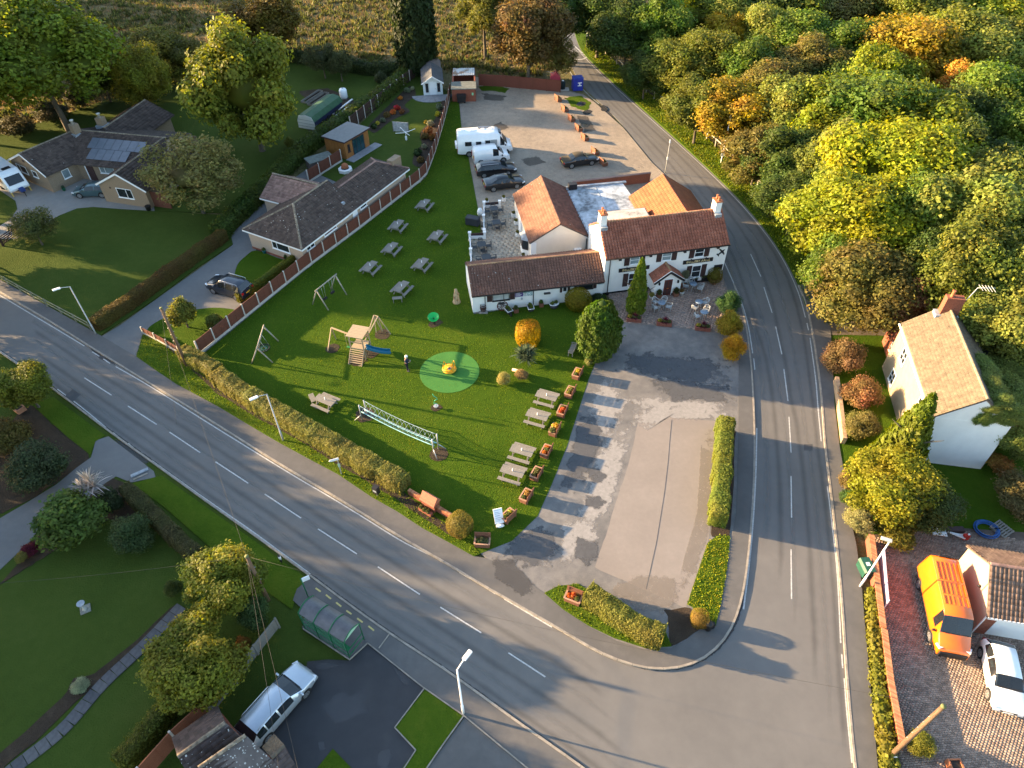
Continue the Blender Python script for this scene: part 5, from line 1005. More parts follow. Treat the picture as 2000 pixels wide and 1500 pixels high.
# ---------------------------------------------------------------- vegetation kit
def ico(c, r, rng, n=8):
 """a rough inner mass: a coarse ball as triangles"""
 ph = (1 + 5 ** 0.5) / 2; V = unit(np.array([(-1, ph, 0), (1, ph, 0), (-1,-ph, 0), (1,-ph, 0), (0,-1, ph), (0,1, ph), (0,-1,-ph), (0,1,-ph), (ph, 0,-1), (ph, 0,1), (-ph, 0,-1), (-ph, 0,1)], float))
 F = np.array([(0,11,5), (0,5,1), (0,1,7), (0,7,10), (0,10,11), (1,5,9), (5,11,4), (11,10,2), (10,7,6), (7,1,8), (3,9,4), (3,4,2), (3,2,6), (3,6,8), (3,8,9), (4,9,5), (2,4,11), (6,2,10), (8,6,7), (9,8,1)])
 return V * (r * rng.uniform(0.8,1.1, size=(12,1))) + c, F
def assemble(name, KV, KF, krnd, cores):
 V = [KV]; F = [np.c_[KF]]; r = [krnd]; b = len(KV)
 for cv, cf in cores:
  V.append(cv); F.append(np.c_[cf, cf[:, 2]] + b); r.append(np.full(len(cf), 0.12)); b += len(cv)  # added inner mass blocks light and see-through; its colour is set dark
 V = np.concatenate(V); F = np.concatenate(F); r = np.concatenate(r)
 # quads and triangles together
 me = bpy.data.meshes.new(name); tri = F[:, 2] == F[:, 3]; cnt = np.where(tri, 3,4); starts = np.r_[0, np.cumsum(cnt)[:-1]]
 idx = np.empty(cnt.sum(), np.int32); pos = starts
 for k in range(3): idx[pos + k] = F[:, k]
 idx[pos[~tri] + 3] = F[~tri, 3]
 me.vertices.add(len(V)); me.vertices.foreach_set('co', V.astype(np.float32).ravel()); me.loops.add(len(idx)); me.loops.foreach_set('vertex_index', idx)
 me.polygons.add(len(F)); me.polygons.foreach_set('loop_start', starts.astype(np.int32)); me.materials.append(LEAF)
 a = me.attributes.new('rnd', 'FLOAT', 'FACE'); a.data.foreach_set('value', r.astype(np.float32)); me.update(calc_edges=True); return me
def crown_mesh(name, seed, nl=34, n=13000, leaf=0.055, lr=(0.24,0.4), spread=0.72, low=-0.75, up=0.35, core=0.62, egg=0.0):
 g = np.random.default_rng(seed); c = []
 while len(c) < nl:
  p = g.normal(size=3); p /= np.linalg.norm(p); p *= spread * g.uniform(0.25,1.0) ** 0.45
  if p[2] < low * spread: continue
  w_ = 1.0 - egg * (p[2] + 0.2); p[0] *= w_; p[1] *= w_; c.append(p)
 c = np.array(c); r = g.uniform(*lr, size=nl); w_ = r ** 2 / np.sum(r ** 2)
 k = g.choice(nl, size=int(n * 1.7), p=w_); d = unit(g.normal(size=(len(k), 3))); P = c[k] + d * (r[k] * (0.7 + 0.4 * g.random(len(k)) + 0.5 * g.random(len(k)) ** 5))[:, None] + g.normal(size=(len(k), 3)) * 0.02
 ins = np.zeros(len(P), bool)
 for j in range(nl): ins |= (np.linalg.norm(P - c[j], axis=1) < 0.66 * r[j])
 P, d = P[~ins][:n], d[~ins][:n]; N = unit(d * 0.75 + g.normal(size=d.shape) * 0.5 + np.array([0,0, up])); s = leaf * g.uniform(0.6,1.35, len(P))
 V, F = kites(P, N, s, g); rn = np.clip(0.5 + 0.15 * g.normal(size=len(P)) + 0.5 * (g.random(nl)[k[~ins][:n]] - 0.5), 0,1)
 return assemble(name, V, F, rn, [ico(c[j], r[j] * core, g) for j in range(nl)] + [ico(np.zeros(3), 0.5, g)])
def ball_mesh(name, seed, n=4200, leaf=0.075, flat=0.0, p=2.6):
 """clipped topiary: super-ellipsoid with a tight coat of small leaves"""
 g = np.random.default_rng(seed); d = unit(g.normal(size=(n, 3))); q = (np.sum(np.abs(d) ** p, 1)) ** (1 / p); P = d / q[:, None]; P *= (1 + 0.035 * g.normal(size=(n, 1)) + 0.03 * np.sin(P[:, :1] * 5 + seed) * np.sin(P[:, 2:] * 4))
 N = unit(d * 1.0 + 0.45 * g.normal(size=d.shape)); V, F = kites(P, N, leaf * g.uniform(0.6,1.3, n), g)
 return assemble(name, V, F, np.clip(g.normal(0.5,0.17, n), 0,1), [ico(np.zeros(3), 0.93, g)])
def conifer_mesh(name, seed, n=9000, leaf=0.05, prof=lambda z: 1 - z, droop=0.6, lump=14):
 """upright evergreen on 0..1: sprays hang on the outline given by prof"""
 g = np.random.default_rng(seed); z = g.random(n * 2); th = g.uniform(0,2 * np.pi, n * 2); keep = g.random(n * 2) < np.array([prof(v) for v in z]) + 0.05; z, th = z[keep][:n], th[keep][:n]; R = np.array([prof(v) for v in z])
 lumps = 1 + 0.16 * np.sin(th * lump / 2 + 7 * np.sin(z * 9 + seed)) * np.cos(z * lump * 2.3 + th * 2) + 0.05 * g.normal(size=len(z)); rr = R * lumps * (0.82 + 0.2 * g.random(len(z)) ** 0.5)
 P = np.c_[rr * np.cos(th), rr * np.sin(th), z]; d = np.c_[np.cos(th), np.sin(th), np.full(len(z), 0.25)]; N = unit(d + 0.5 * g.normal(size=d.shape))
 V, F = kites(P, N, leaf * g.uniform(0.6,1.4, len(z)), g, up=(0,0,1.0 - droop * 2), elong=2.2); cores = []
 for i in range(14):
  zz = (i + 0.5) / 14; cv, cf = ico(np.zeros(3), 1.0, g); s_ = prof(zz) * 0.8; cv = cv * np.array([s_, s_, 0.09]) + np.array([0,0, zz]); cores.append((cv, cf))
 return assemble(name, V, F, np.clip(g.normal(0.45,0.18, len(z)), 0,1), cores)
def blade_mesh(name, seed, n=110, L=1.0, w=0.05, arch=0.6):
 """a fountain of strap leaves"""
 g = np.random.default_rng(seed); V, F, r = [], [], []
 for i in range(n):
  a, e = g.uniform(0,6.28), g.uniform(0.15,1.45); l = L * g.uniform(0.65,1.0); d = np.array([math.cos(a) * math.cos(e), math.sin(a) * math.cos(e), math.sin(e)]); s = np.array([-math.sin(a), math.cos(a), 0]); b = len(V)
  for t in (0,0.35,0.7,1.0):
   p = d * l * t + np.array([0,0,-arch * l * t * t * 0.5 * math.cos(e)]); ww = w * (1 - t) ** 0.6 + 0.004; V += [p + s * ww, p - s * ww]
  F += [(b, b + 1, b + 3, b + 2), (b + 2, b + 3, b + 5, b + 4), (b + 4, b + 5, b + 7, b + 6)]; r += [g.random()] * 3
 return np_mesh(name, np.array(V), np.array(F), np.array(r), LEAF)
def trunk_mesh(name, seed, limbs=6, r=0.045, fork=0.4, lean=0.03):
 g = random.Random(seed); mb = MB(); x, y = g.uniform(-lean, lean), g.uniform(-lean, lean)
 mb.tube([(0,0,-0.03), (0,0,0.02), (x * 0.5, y * 0.5, fork * 0.6), (x, y, fork), (x * 1.5, y * 1.5,0.8), (x, y, 1.15)], [r * 1.5, r * 1.1, r * 0.85, r * 0.75, r * 0.4, r * 0.12], 8)
 for i in range(limbs):
  a = i * 2 * math.pi / limbs + g.uniform(-0.4,0.4); z = fork + g.uniform(-0.08,0.3); l = g.uniform(0.3,0.5); p = Vector((x, y, z)); q = p + Vector((math.cos(a) * l * 0.55, math.sin(a) * l * 0.55, l * 0.4)); e = q + Vector((math.cos(a + 0.3) * l * 0.5, math.sin(a + 0.3) * l * 0.5, l * 0.35))
  mb.tube([p, q, e], [r * 0.5, r * 0.3, r * 0.08], 6)
 return mb.mesh(name, mat('bark', (0.11,0.09,0.065), rough=0.95, var=0.35, vs=4, sc=(3,3,1), bump=0.5, bs=9))
BROAD = [crown_mesh('crown', 11 + i, nl=(52,64,46,58,70,50)[i], n=21000, leaf=(0.044,0.04,0.048,0.044,0.04,0.046)[i], lr=(0.12,0.33), spread=0.84, egg=(0,0.15,0.2,0.1,0,0.25)[i]) for i in range(6)]
AIRY = [crown_mesh('crown', 31 + i, nl=44, n=9000, leaf=0.042, lr=(0.14,0.26), spread=0.86, core=0.35, up=0.1) for i in range(2)]
BUSH = [crown_mesh('foliage', 41 + i, nl=16, n=5200, leaf=0.085, lr=(0.3,0.46), spread=0.62, low=-0.4, core=0.7) for i in range(4)]
FINE = [crown_mesh('foliage', 51 + i, nl=22, n=8500, leaf=0.05, lr=(0.26,0.4), spread=0.66, low=-0.5, core=0.72) for i in range(2)]
BALL = [ball_mesh('foliage', 61 + i, n=6500, leaf=0.06, p=(2.3,3.2)[i]) for i in range(2)]
TUFT = [crown_mesh('plant', 71 + i, nl=9, n=420, leaf=0.3, lr=(0.35,0.5), spread=0.55, low=-0.3, core=0.5) for i in range(3)]
CYPR = conifer_mesh('foliage', 81, n=20000, leaf=0.024, prof=lambda z: 0.155 * (min(1, z / 0.12 + 0.45)) * (1 - max(0, z - 0.35) / 0.65) ** 0.7 + 0.012, droop=0.05, lump=8)
EGG = conifer_mesh('foliage', 82, n=30000, leaf=0.024, prof=lambda z: 0.36 * math.sin(math.pi * min(0.97,0.1 + z * 0.86)) ** 0.62, droop=0.05, lump=18)
CONE = conifer_mesh('foliage', 83, n=22000, leaf=0.032, prof=lambda z: 0.3 * (1 - z) ** 0.85 * min(1, z / 0.06 + 0.5) + 0.01, droop=0.5, lump=20)
TALL = conifer_mesh('foliage', 84, n=30000, leaf=0.022, prof=lambda z: 0.235 * min(1, z / 0.25 + 0.5) * (1 - max(0, z - 0.7) / 0.32) ** 0.5, droop=0.3, lump=22)
BLADE = [blade_mesh('leaves', 91), blade_mesh('leaves', 92, n=60, w=0.03, arch=1.0)]
TRUNK = [trunk_mesh('trunk', 5 + i) for i in range(3)]; TRK2 = trunk_mesh('trunk', 9, limbs=8, fork=0.25, r=0.04)
_ti = [0]
def col4(c, v=0.12):
 k = 1 + random.uniform(-v, v); return (c[0] * k, c[1] * k, c[2] * k, 1)
def tree(px, py, rpx, h, c, label, name='tree', kind=None, group=None, flat=0.85, cat='tree', z0=0.0, trunk=True, aspect=1.0, zk=0.62):
 """a tree whose crown centre shows at (px, py) with a radius of rpx photograph pixels"""
 kind = kind or BROAD; i = _ti[0]; _ti[0] += 1
 zc = h * zk; p = at(px, py, zc); q = at(px + 50, py, zc); r = rpx * (q - p).length / 50; rz = min(h - zc, r * flat * 1.1) if flat < 2 else h - zc
 t = thing(name, label, cat, (p.x, p.y, z0), random.uniform(0,6.28), group)
 o = link(bpy.data.objects.new('crown', kind[i % len(kind)]), t); o.location = (0,0, zc); o.scale = (r * 1.08, r * 1.08 * aspect, max(rz, r * 0.7) * 1.05); o.color = col4(c)
 if trunk:
  k = link(bpy.data.objects.new('trunk', TRUNK[i % 3]), t); k.scale = (h * 0.55, h * 0.55, zc)
 return t
def shrub(px, py, w, h, c, label, kind=None, name='shrub', cat='shrub', group=None, z0=0.05, dx=1.0, rot=None, base=None):
 """a shrub standing at the ground point seen at (px, py), w and h in metres"""
 kind = kind or BUSH; i = _ti[0]; _ti[0] += 1; p = base or at(px, py, z0)
 t = thing(name, label, cat, (p.x, p.y, z0), random.uniform(0,6.28) if rot is None else rot, group)
 o = link(bpy.data.objects.new('foliage', kind[i % len(kind)]), t); o.color = col4(c, 0.06); o.location = (0,0, h * 0.48); o.scale = (w / 2 * 1.0, w / 2 * dx, h * 0.53)
 st = link(bpy.data.objects.new('stem', TRK2), t); st.scale = (h * 0.7, h * 0.7, h * 0.55); return t
def evergreen(px, py, w, h, c, label, mesh, name='conifer', cat='tree', z0=0.05, k=1.0):
 p = at(px, py, z0); t = thing(name, label, cat, (p.x, p.y, z0), random.uniform(0,6.28)); o = link(bpy.data.objects.new('foliage', mesh), t); o.color = col4(c, 0.03); o.scale = (w * k, w * k, h)
 st = link(bpy.data.objects.new('trunk', TRUNK[0]), t); st.scale = (h * 0.5, h * 0.5, h * 0.7); return t
def hedge(px, w, h, c, label, dens=360, leaf=0.065, name='hedge', px_z=0.0, z0=0.05, closed=False, rough=0.03, round_=0.25, seed=1):
 """clipped hedge along ground points; one mesh: an inner mass under a coat of small leaves"""
 g = np.random.default_rng(seed + 100); W = np.array([tuple(at(p[0], p[1], px_z)[:2]) for p in px]); P = resample(W, 0.35); o0 = P[0]; n = len(P)
 T = unit(np.gradient(P, axis=0)); Nn = np.c_[-T[:, 1], T[:, 0]]; wv = w * (1 + 0.06 * np.sin(np.arange(n) * 0.9 + seed) + 0.05 * g.normal(size=n)); hv = h * (1 + 0.03 * np.sin(np.arange(n) * 0.55) + 0.03 * g.normal(size=n))
 sec = [(-0.5,0.0), (-0.5,1 - round_), (-0.5 + round_ * 0.6,1.0), (0.5 - round_ * 0.6,1.0), (0.5,1 - round_), (0.5,0.0)]
 cv = np.array([[(*(P[i] - o0 + Nn[i] * s * wv[i] * 0.93), z * hv[i] * 0.96) for s, z in sec] for i in range(n)]); cf = []
 m = len(sec); b = cv.reshape(-1,3)
 for i in range(n - 1):
  for k in range(m - 1): cf += [(i * m + k, i * m + k + 1,(i + 1) * m + k + 1), (i * m + k, (i + 1) * m + k + 1,(i + 1) * m + k)]
 for i in (0, n - 1): cf += [(i * m, i * m + k, i * m + k + 1) for k in range(1, m - 1)]
 Ln = np.linalg.norm(np.diff(P, axis=0), axis=1).sum(); N_ = int(dens * Ln * (w + 2 * h)); t = g.uniform(0, n - 1.001, N_); i0 = t.astype(int); f = (t - i0)[:, None]
 Pc = P[i0] * (1 - f) + P[i0 + 1] * f - o0; Nc = unit(Nn[i0] * (1 - f) + Nn[i0 + 1] * f); wc, hc = wv[i0], hv[i0]
 lens = np.array([np.hypot((sec[k + 1][0] - sec[k][0]) * w, (sec[k + 1][1] - sec[k][1]) * h) for k in range(m - 1)]); k = g.choice(m - 1, size=N_, p=lens / lens.sum()); u = g.random(N_); S0 = np.array(sec); sx = S0[k, 0] * (1 - u) + S0[k + 1,0] * u; sz = S0[k, 1] * (1 - u) + S0[k + 1,1] * u
 nx = np.where(k <= 1,-1.0, np.where(k == 2,0,1.0)); nx = np.where((k == 1) | (k == 3), nx * 0.6, nx); nz = np.where((k == 0) | (k == 4), 0.15,1.0)
 Q = np.c_[Pc + Nc * (sx * wc)[:, None], sz * hc]; Nr = unit(np.c_[Nc * nx[:, None], nz]); Q += Nr * (rough * g.normal(size=(N_, 1)) + 0.02)
 for e, sg in ((0,-1), (n - 1,1)):                                             # leafy ends
  ne = int(dens * w * h); q = np.c_[P[e] - o0 + Nn[e] * (g.uniform(-0.5,0.5,(ne, 1)) * w) + T[e] * sg * (0.04 + rough * g.random((ne, 1))), g.random(ne) * h]; Q = np.r_[Q, q]; Nr = np.r_[Nr, np.tile([*(T[e] * sg), 0.1], (ne, 1))]
 Nr = unit(Nr + 0.5 * g.normal(size=Nr.shape)); V, F = kites(Q, Nr, leaf * g.uniform(0.6,1.4, len(Q)), g)
 o = link(bpy.data.objects.new(name, assemble(name, V, F, np.clip(g.normal(0.5,0.12, len(Q)), 0,1), [(b, np.array(cf))]))); o.location = (*o0, z0); o.color = col4(c, 0.02)
 return tag(o, label, 'hedge')

YG, BYG, GRN, DK, OLV, GOLD, ORG, BRN, LOL = (0.18,0.21,0.016), (0.24,0.265,0.014), (0.105,0.16,0.02), (0.06,0.092,0.017), (0.135,0.155,0.022), (0.31,0.23,0.02), (0.33,0.18,0.03), (0.165,0.145,0.034), (0.165,0.19,0.034)
WG = 'trees of the wood'
for a in [
 (1172,22,55,11, DK, 'dark tree at the top edge, first right of where the road ends'), (1228,62,58,10, DK, 'dark green tree behind the round speed sign and rail fence'),
 (1290,62,58,11, GRN, 'mid green tree behind the dark ones by the speed sign'), (1348,30,56,11, YG, 'yellow green upright tree at the top edge, nearest the road'),
 (1330,135,52,8, OLV, 'dull olive tree overhanging the rail fence, above the road shadow'), (1262,142,40,6, DK, 'small dark tree at the rail fence below the speed sign'),
 (1410,34,52,11, LOL, 'pale olive tree at the top edge behind an orange tuft'), (1482,30,60,11, DK, 'dark green tree at the top edge left of the olive brown one'),
 (1552,30,55,11, OLV, 'olive tree at the top edge, mid wood'), (1622,24,55,11, BRN, 'brown green tree at the top edge beside the dark gap'),
 (1690,18,42,10, DK, 'dark tree at the top edge left of the rust coloured one'), (1736,36,36,10, ORG, 'rust orange narrow tree at the top edge of the wood'),
 (1800,42,60,12, OLV, 'olive green tree right of the rust coloured one'), (1872,28,60,12, GRN, 'green tree at the top edge, second from the corner'),
 (1950,38,66,12, YG, 'yellow green tree filling the top right corner'), (1420,70,36,10, GOLD, 'golden orange tuft of a tree above the lamp on the rail fence'),
 (1390,118,52,10, OLV, 'olive tree below the golden tuft'), (1455,138,58,10, GRN, 'round mid green tree below right of the golden tuft'),
 (1505,76,42,11, LOL, 'small light olive tree between two dark crowns near the top'), (1545,92,54,11, GRN, 'green tree left of the dark gully in the wood'),
 (1582,142,50,10, BRN, 'brownish tree with bare tips left of the gully'), (1664,112,60,11, GRN, 'green tree right of the gully, above the yellow one'),
 (1772,108,74,12, GOLD, 'large golden yellow tree, brightest of the upper wood'), (1842,88,58,12, OLV, 'dark olive tree right behind the large golden one'),
 (1905,112,64,12, LOL, 'light olive tree between the golden tree and the right edge'), (1976,112,52,12, OLV, 'dark olive tree at the right edge below the corner tree'),
 (1882,182,44,11, ORG, 'orange brown tree right of the large golden one'), (1718,162,58,11, YG, 'yellow green tree in front of the large golden one'),
 (1642,172,48,9, DK, 'dark low tree in the gully of the wood'), (1368,206,48,8, OLV, 'olive tree at the rail fence above the road lamp'),
 (1432,222,56,8, GOLD, 'golden olive tree directly behind the lamp by the rail fence'), (1512,172,56,9, BRN, 'brown olive tree up from the lamp by the rail fence'),
 (1545,216,62,10, LOL, 'light yellow olive tree, inward of the lamp by the rail fence'), (1612,232,64,11, YG, 'yellow green tree left of the broad green crown'),
 (1702,232,80,12, GRN, 'broad green tree under the golden ones in mid wood'), (1792,252,80,12, YG, 'yellow green tree below the orange brown one'),
 (1952,212,70,12, GRN, 'bright green tree at the right edge, level with the orange brown one'), (1890,252,58,11, DK, 'dark green tree in shade left of the right edge'),
 (1482,304,52,6, BRN, 'brown olive tree spilling over the rail fence right of the lamp'), (1542,312,58,8, DK, 'dark green tree behind the brown one at the fence bend'),
 (1985,284,55,11, GRN, 'green tree cut by the right edge, above the pale olive crowns'), (1622,322,66,11, LOL, 'light olive tree on the left flank of the brightest lime tree'),
 (1702,334,92,12, BYG, 'big bright lime yellow tree, largest of the lower wood'), (1796,332,84,12, BYG, 'lime green tree joined to the right of the largest lime one'),
 (1884,334,58,11, DK, 'dark shaded tree right of the two lime trees'), (1962,372,78,12, LOL, 'pale olive tree at the right edge above the cottage'),
 (1558,388,50,7, DK, 'dark tree leaning over the fence at the bend'), (1640,412,66,11, YG, 'yellow green tree below left of the largest lime one'),
 (1694,432,70,11, BYG, 'lime yellow tree low in the wood above the rusty one'), (1772,422,68,11, GRN, 'green tree below the two lime trees'),
 (1864,432,78,12, LOL, 'pale olive tree, upper one behind the cottage'), (1952,462,86,12, LOL, 'pale olive tree behind the cottage aerial'),
 (1892,532,88,11, OLV, 'olive tree just behind the cottage chimney'), (1984,556,76,11, LOL, 'light olive tree at the right edge level with the chimney'),
 (1828,522,52,10, DK, 'dark tree in shade left of the cottage chimney'), (1702,548,84,8, BRN, 'rusty brown autumn tree with showing branches near the track'),
 (1636,524,46,7, GRN, 'leafy green tree at the road corner before the track'), (1770,582,46,7,(0.22,0.11,0.05), 'rust red shrubby tree beside the rusty brown one'),
 (1978,640,58,9, LOL, 'light olive tree at the right edge beside the cottage')]:
 tree(a[0], a[1], a[2] * random.uniform(1.25,1.5), *a[3:], group=WG, name='wood_tree', aspect=random.uniform(0.8,1.2), flat=random.uniform(0.75,1.1))
for i, (x, y, w_, h, c, lb) in enumerate([(1238,112,3.0,2.4, DK, 'dark bush at the rail fence just below the speed sign'), (1300,196,3.4,2.2, OLV, 'olive bush leaning on the rail fence above the sunny stretch'), (1322,225,2.6,1.8, LOL, 'pale bush where the rail fence turns bright'),
 (1400,258,4.0,2.6, OLV, 'olive bush left behind the lamp at the rail fence'), (1460,322,3.6,2.0,(0.2,0.15,0.03), 'gold brown bush right of the lamp at the rail fence'), (1510,372,3.4,2.4, DK, 'dark bush past the last bright rail'), (1548,425,3.2,2.2, GRN, 'green bush by the leaning hurdle'), (1585,500,3.0,2.2, DK, 'dark bush beside the leaning hurdle')]):
 shrub(x, y, w_, h, c, lb, group='bushes along the rail fence', name='bush', cat='bush')

tree(62,96,132,17,(0.16,0.2,0.02), 'tall spreading green tree with bare grey trunk at the far left', kind=BROAD)
tree(480,172,100,14.5,(0.15,0.165,0.02), 'large egg shaped green tree with sunlit left side above the bungalow garden', kind=BROAD, flat=2.0, zk=0.55)
tree(512,34,72,10,(0.15,0.11,0.02), 'autumn tinted tree with red tips at the top left field edge')
tree(276,150,54,8,(0.19,0.18,0.02), 'slim tree with orange top and yellow green flank behind the bungalow', flat=2.0, zk=0.55); tree(258,118,24,9, ORG, 'small orange topped sapling in front of the slim tree', kind=AIRY)
tree(196,148,42,6,(0.07,0.08,0.018), 'dark green thicket tree beside the far left tree')
tree(300,105,70,7,(0.16,0.15,0.025), 'broad hedge tree with yellow top at the field edge', flat=0.7); tree(358,118,48,6,(0.1,0.095,0.018), 'dim hedge tree right of the broad one')
tree(370,338,92,8,(0.17,0.155,0.05), 'silvery olive willow like tree over the bungalow lawn', kind=AIRY, flat=2.0)
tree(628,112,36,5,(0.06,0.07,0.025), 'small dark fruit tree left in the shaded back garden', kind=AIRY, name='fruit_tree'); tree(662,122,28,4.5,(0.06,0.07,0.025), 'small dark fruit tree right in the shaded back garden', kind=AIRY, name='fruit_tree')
evergreen(817,142,11.5,14.0,(0.028,0.045,0.012), 'tall dark conifer standing alone behind the summerhouse', TALL)
tree(1032,60,78,12,(0.11,0.075,0.022), 'large copper brown tree above the gravel car park fence'); tree(945,15,52,12,(0.15,0.15,0.025), 'yellow green tree at the top left of the copper one'); tree(1098,28,44,11, DK, 'dark tree hanging over the far end of the road')
tree(1090,110,40,6, BRN, 'brown lower tree beside the far road end', kind=AIRY)
tree(62,440,42,4,(0.1,0.11,0.03), 'thin young tree beside the five bar gate on the lawn', kind=AIRY, name='young_tree')
shrub(745,165,2.6,1.9,(0.06,0.07,0.025), 'grey green bush beside the white barrel lawn', kind=FINE); shrub(568,290,1.5,1.5,(0.12,0.13,0.02), 'small round bush on the lawn behind the bungalow hedge', kind=FINE)
shrub(368,640,2.8,3.4,(0.11,0.12,0.018), 'bushy green shrub behind the telegraph pole by the panel fence', kind=BUSH); shrub(424,640,1.6,1.4,(0.1,0.12,0.02), 'loose shrub beside the panel fence on the grass island')
for i, (x, y, w_, h, lb) in enumerate([(40,260,5,2.2, 'dark bush behind the solar panel bungalow, farthest left'), (105,230,5,2.0, 'brown bush behind the bungalow chimneys'), (160,205,4.4,2.4, 'bramble bush between the tall tree and the thicket')]): shrub(x, y, w_, h, (0.07,0.065,0.025), lb)

hedge(cr([(432,748), (500,792), (600,849), (700,906), (792,957)], 3), 1.35,1.5,(0.2,0.195,0.045), 'long clipped golden green hedge between the road verge and the playing lawn', seed=3)
hedge([(364,702), (400,720), (432,740)], 1.2,1.4,(0.19,0.19,0.042), 'short hedge block at the panel fence end, next to the telegraph pole', seed=4)
hedge([(190,645), (260,598), (340,540), (440,468)], 1.1,1.25,(0.12,0.085,0.022), 'brown green clipped hedge between the lawn and the grey drive', seed=5)
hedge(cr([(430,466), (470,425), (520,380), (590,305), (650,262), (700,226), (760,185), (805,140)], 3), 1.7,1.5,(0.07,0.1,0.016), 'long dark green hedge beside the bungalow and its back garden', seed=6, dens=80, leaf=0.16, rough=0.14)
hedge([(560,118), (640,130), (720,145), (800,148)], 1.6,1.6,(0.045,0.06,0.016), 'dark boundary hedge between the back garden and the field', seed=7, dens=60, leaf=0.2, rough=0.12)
hedge([(1412,842), (1408,900), (1404,960), (1398,1030)], 1.15,1.65,(0.165,0.19,0.03), 'tall clipped hedge with sunlit side along the right of the car park', seed=8)
hedge([(1148,1172), (1200,1208), (1250,1240), (1290,1256)], 1.25,1.6,(0.185,0.19,0.036), 'rounded clipped hedge on the corner island by the bend', seed=9, round_=0.4)
hedge([(468,592), (520,556), (586,508)], 0.5,1.0,(0.16,0.17,0.02), 'narrow yellow green hedge behind the brown fence panels', seed=10)
hedge([(255,968), (300,1010), (350,1060), (392,1098)], 1.0,1.3,(0.085,0.08,0.028), 'flat topped brown green hedge in the bottom left garden', seed=11)
hedge(cr([(1704,1160), (1708,1250), (1716,1350), (1728,1450), (1740,1560)], 3), 0.75,0.5,(0.16,0.16,0.018), 'long low glossy hedge in front of the brick wall on the right', seed=12, dens=110, leaf=0.15, rough=0.09)
hedge([(245,1500), (290,1450), (330,1398), (362,1352)], 0.9,1.3,(0.11,0.12,0.016), 'hedge with a sunlit rim behind the brown fence at the bottom', seed=13, rough=0.12)

evergreen(1166,694,5.0,5.7,(0.07,0.115,0.014), 'large egg shaped green conifer beside the car park corner', EGG, z0=0.1, k=0.97)
evergreen(1240,610,4.6,6.0,(0.12,0.17,0.012), 'slim bright green cypress standing in front of the pub front', CYPR, name='cypress', z0=0.1, k=1.05)
shrub(1128,600,2.3,1.9,(0.17,0.15,0.01), 'yellow green clipped ball against the low white wing', kind=BALL[:1], name='topiary', z0=0.1)
shrub(1031,668,2.1,2.1,(0.42,0.26,0.008), 'golden clipped drum on the lawn behind the spiky shrub', kind=BALL[1:], name='topiary', z0=0.1)
shrub(899,1036,1.6,1.5,(0.2,0.15,0.035), 'tawny clipped drum at the end of the brick wall', kind=BALL[1:], name='topiary', z0=0.12)
shrub(1364,1216,1.05,1.1,(0.22,0.17,0.03), 'small clipped ball on the corner of the grass strip', kind=BALL[1:], name='topiary', z0=0.12)
shrub(1420,612,2.8,2.3,(0.06,0.12,0.03), 'blue green rounded conifer by the patio and the road', kind=FINE, z0=0.1); shrub(1422,652,2.9,2.5,(0.27,0.21,0.02), 'amber tipped green shrub between the blue green and golden ones', kind=FINE, z0=0.1)
shrub(1427,696,2.6,2.3,(0.42,0.25,0.012), 'golden yellow rounded conifer at the car park corner by the road', kind=FINE, z0=0.1)
def spiky(px, py, r, c, label, name='spiky_plant', cat='plant', z0=0.1, k=0, zt=0.3, base=None, stem=0.0):
 p = base or at(px, py, z0); t = thing(name, label, cat, (p.x, p.y, z0), random.random() * 6)
 for a in range(3 if r > 0.8 else 1):
  o = link(bpy.data.objects.new('leaves', BLADE[k]), t); o.color = col4(c); o.scale = (r, r, r); o.location = (0.25 * r * math.cos(a * 2.1) * (r > 0.8), 0.25 * r * math.sin(a * 2.1) * (r > 0.8), zt + 0.1 * a); o.rotation_euler = (0,0, a * 1.3)
 if stem or zt > 0.05:
  mb = MB(); mb.tube([(0,0,-0.05), (0,0, zt + 0.02)], 0.07 * max(0.6, r), 7); mb.build('stem', MATS['bark'], t)
 return t
spiky(1027,702,1.25,(0.07,0.1,0.06), 'blue grey spiky yucca mound in front of the golden drum', zt=0.35)
shrub(984,750,1.5,1.3,(0.3,0.27,0.08), 'cream variegated bush on the lawn island', kind=FINE, z0=0.1); shrub(1018,738,1.2,0.8,(0.22,0.16,0.06), 'mixed low planting around the log on the lawn island', z0=0.1)
shrub(1148,712,0.8,0.7,(0.2,0.2,0.06), 'straggly little bush at the foot of the egg shaped conifer', z0=0.1); shrub(1166,590,1.6,0.9,(0.04,0.06,0.02), 'low dark shrub between the yellow ball and the pub corner', z0=0.1); shrub(1190,598,0.9,0.8,(0.16,0.16,0.03), 'small pale shrub at the pub corner beside the patio', z0=0.1)

tree(46,752,54,4.2,(0.15,0.16,0.016), 'light green multi stemmed tree in a planter at the left edge', name='garden_tree')
shrub(20,868,4.6,2.4,(0.12,0.085,0.02), 'bronze green bush at the left edge below the planter tree', kind=FINE); shrub(88,930,5.8,2.8,(0.05,0.07,0.026), 'big dark grey green clipped shrub mound by the concrete drive', kind=FINE, dx=0.8)
shrub(150,1045,4.8,3.2,(0.075,0.115,0.02), 'glossy green rhododendron mound right of the concrete drive', kind=BUSH); shrub(264,1062,3.4,2.4,(0.06,0.09,0.028), 'dark green rounded bush against the flat topped hedge', kind=FINE)
shrub(225,990,2.0,1.8,(0.04,0.055,0.018), 'dark bush behind the withered palm'); shrub(66,1080,1.2,0.9,(0.1,0.012,0.02), 'crimson low bush at the end of the soil bed'); shrub(48,1092,1.0,0.7,(0.16,0.14,0.03), 'yellowish low bush beside the crimson one')
sp = spiky(200,985,1.5,(0.3,0.28,0.24), 'withered grey palm with drooping dead fronds over the crossing', cat='palm', name='dead_palm', k=1, zt=2.1);
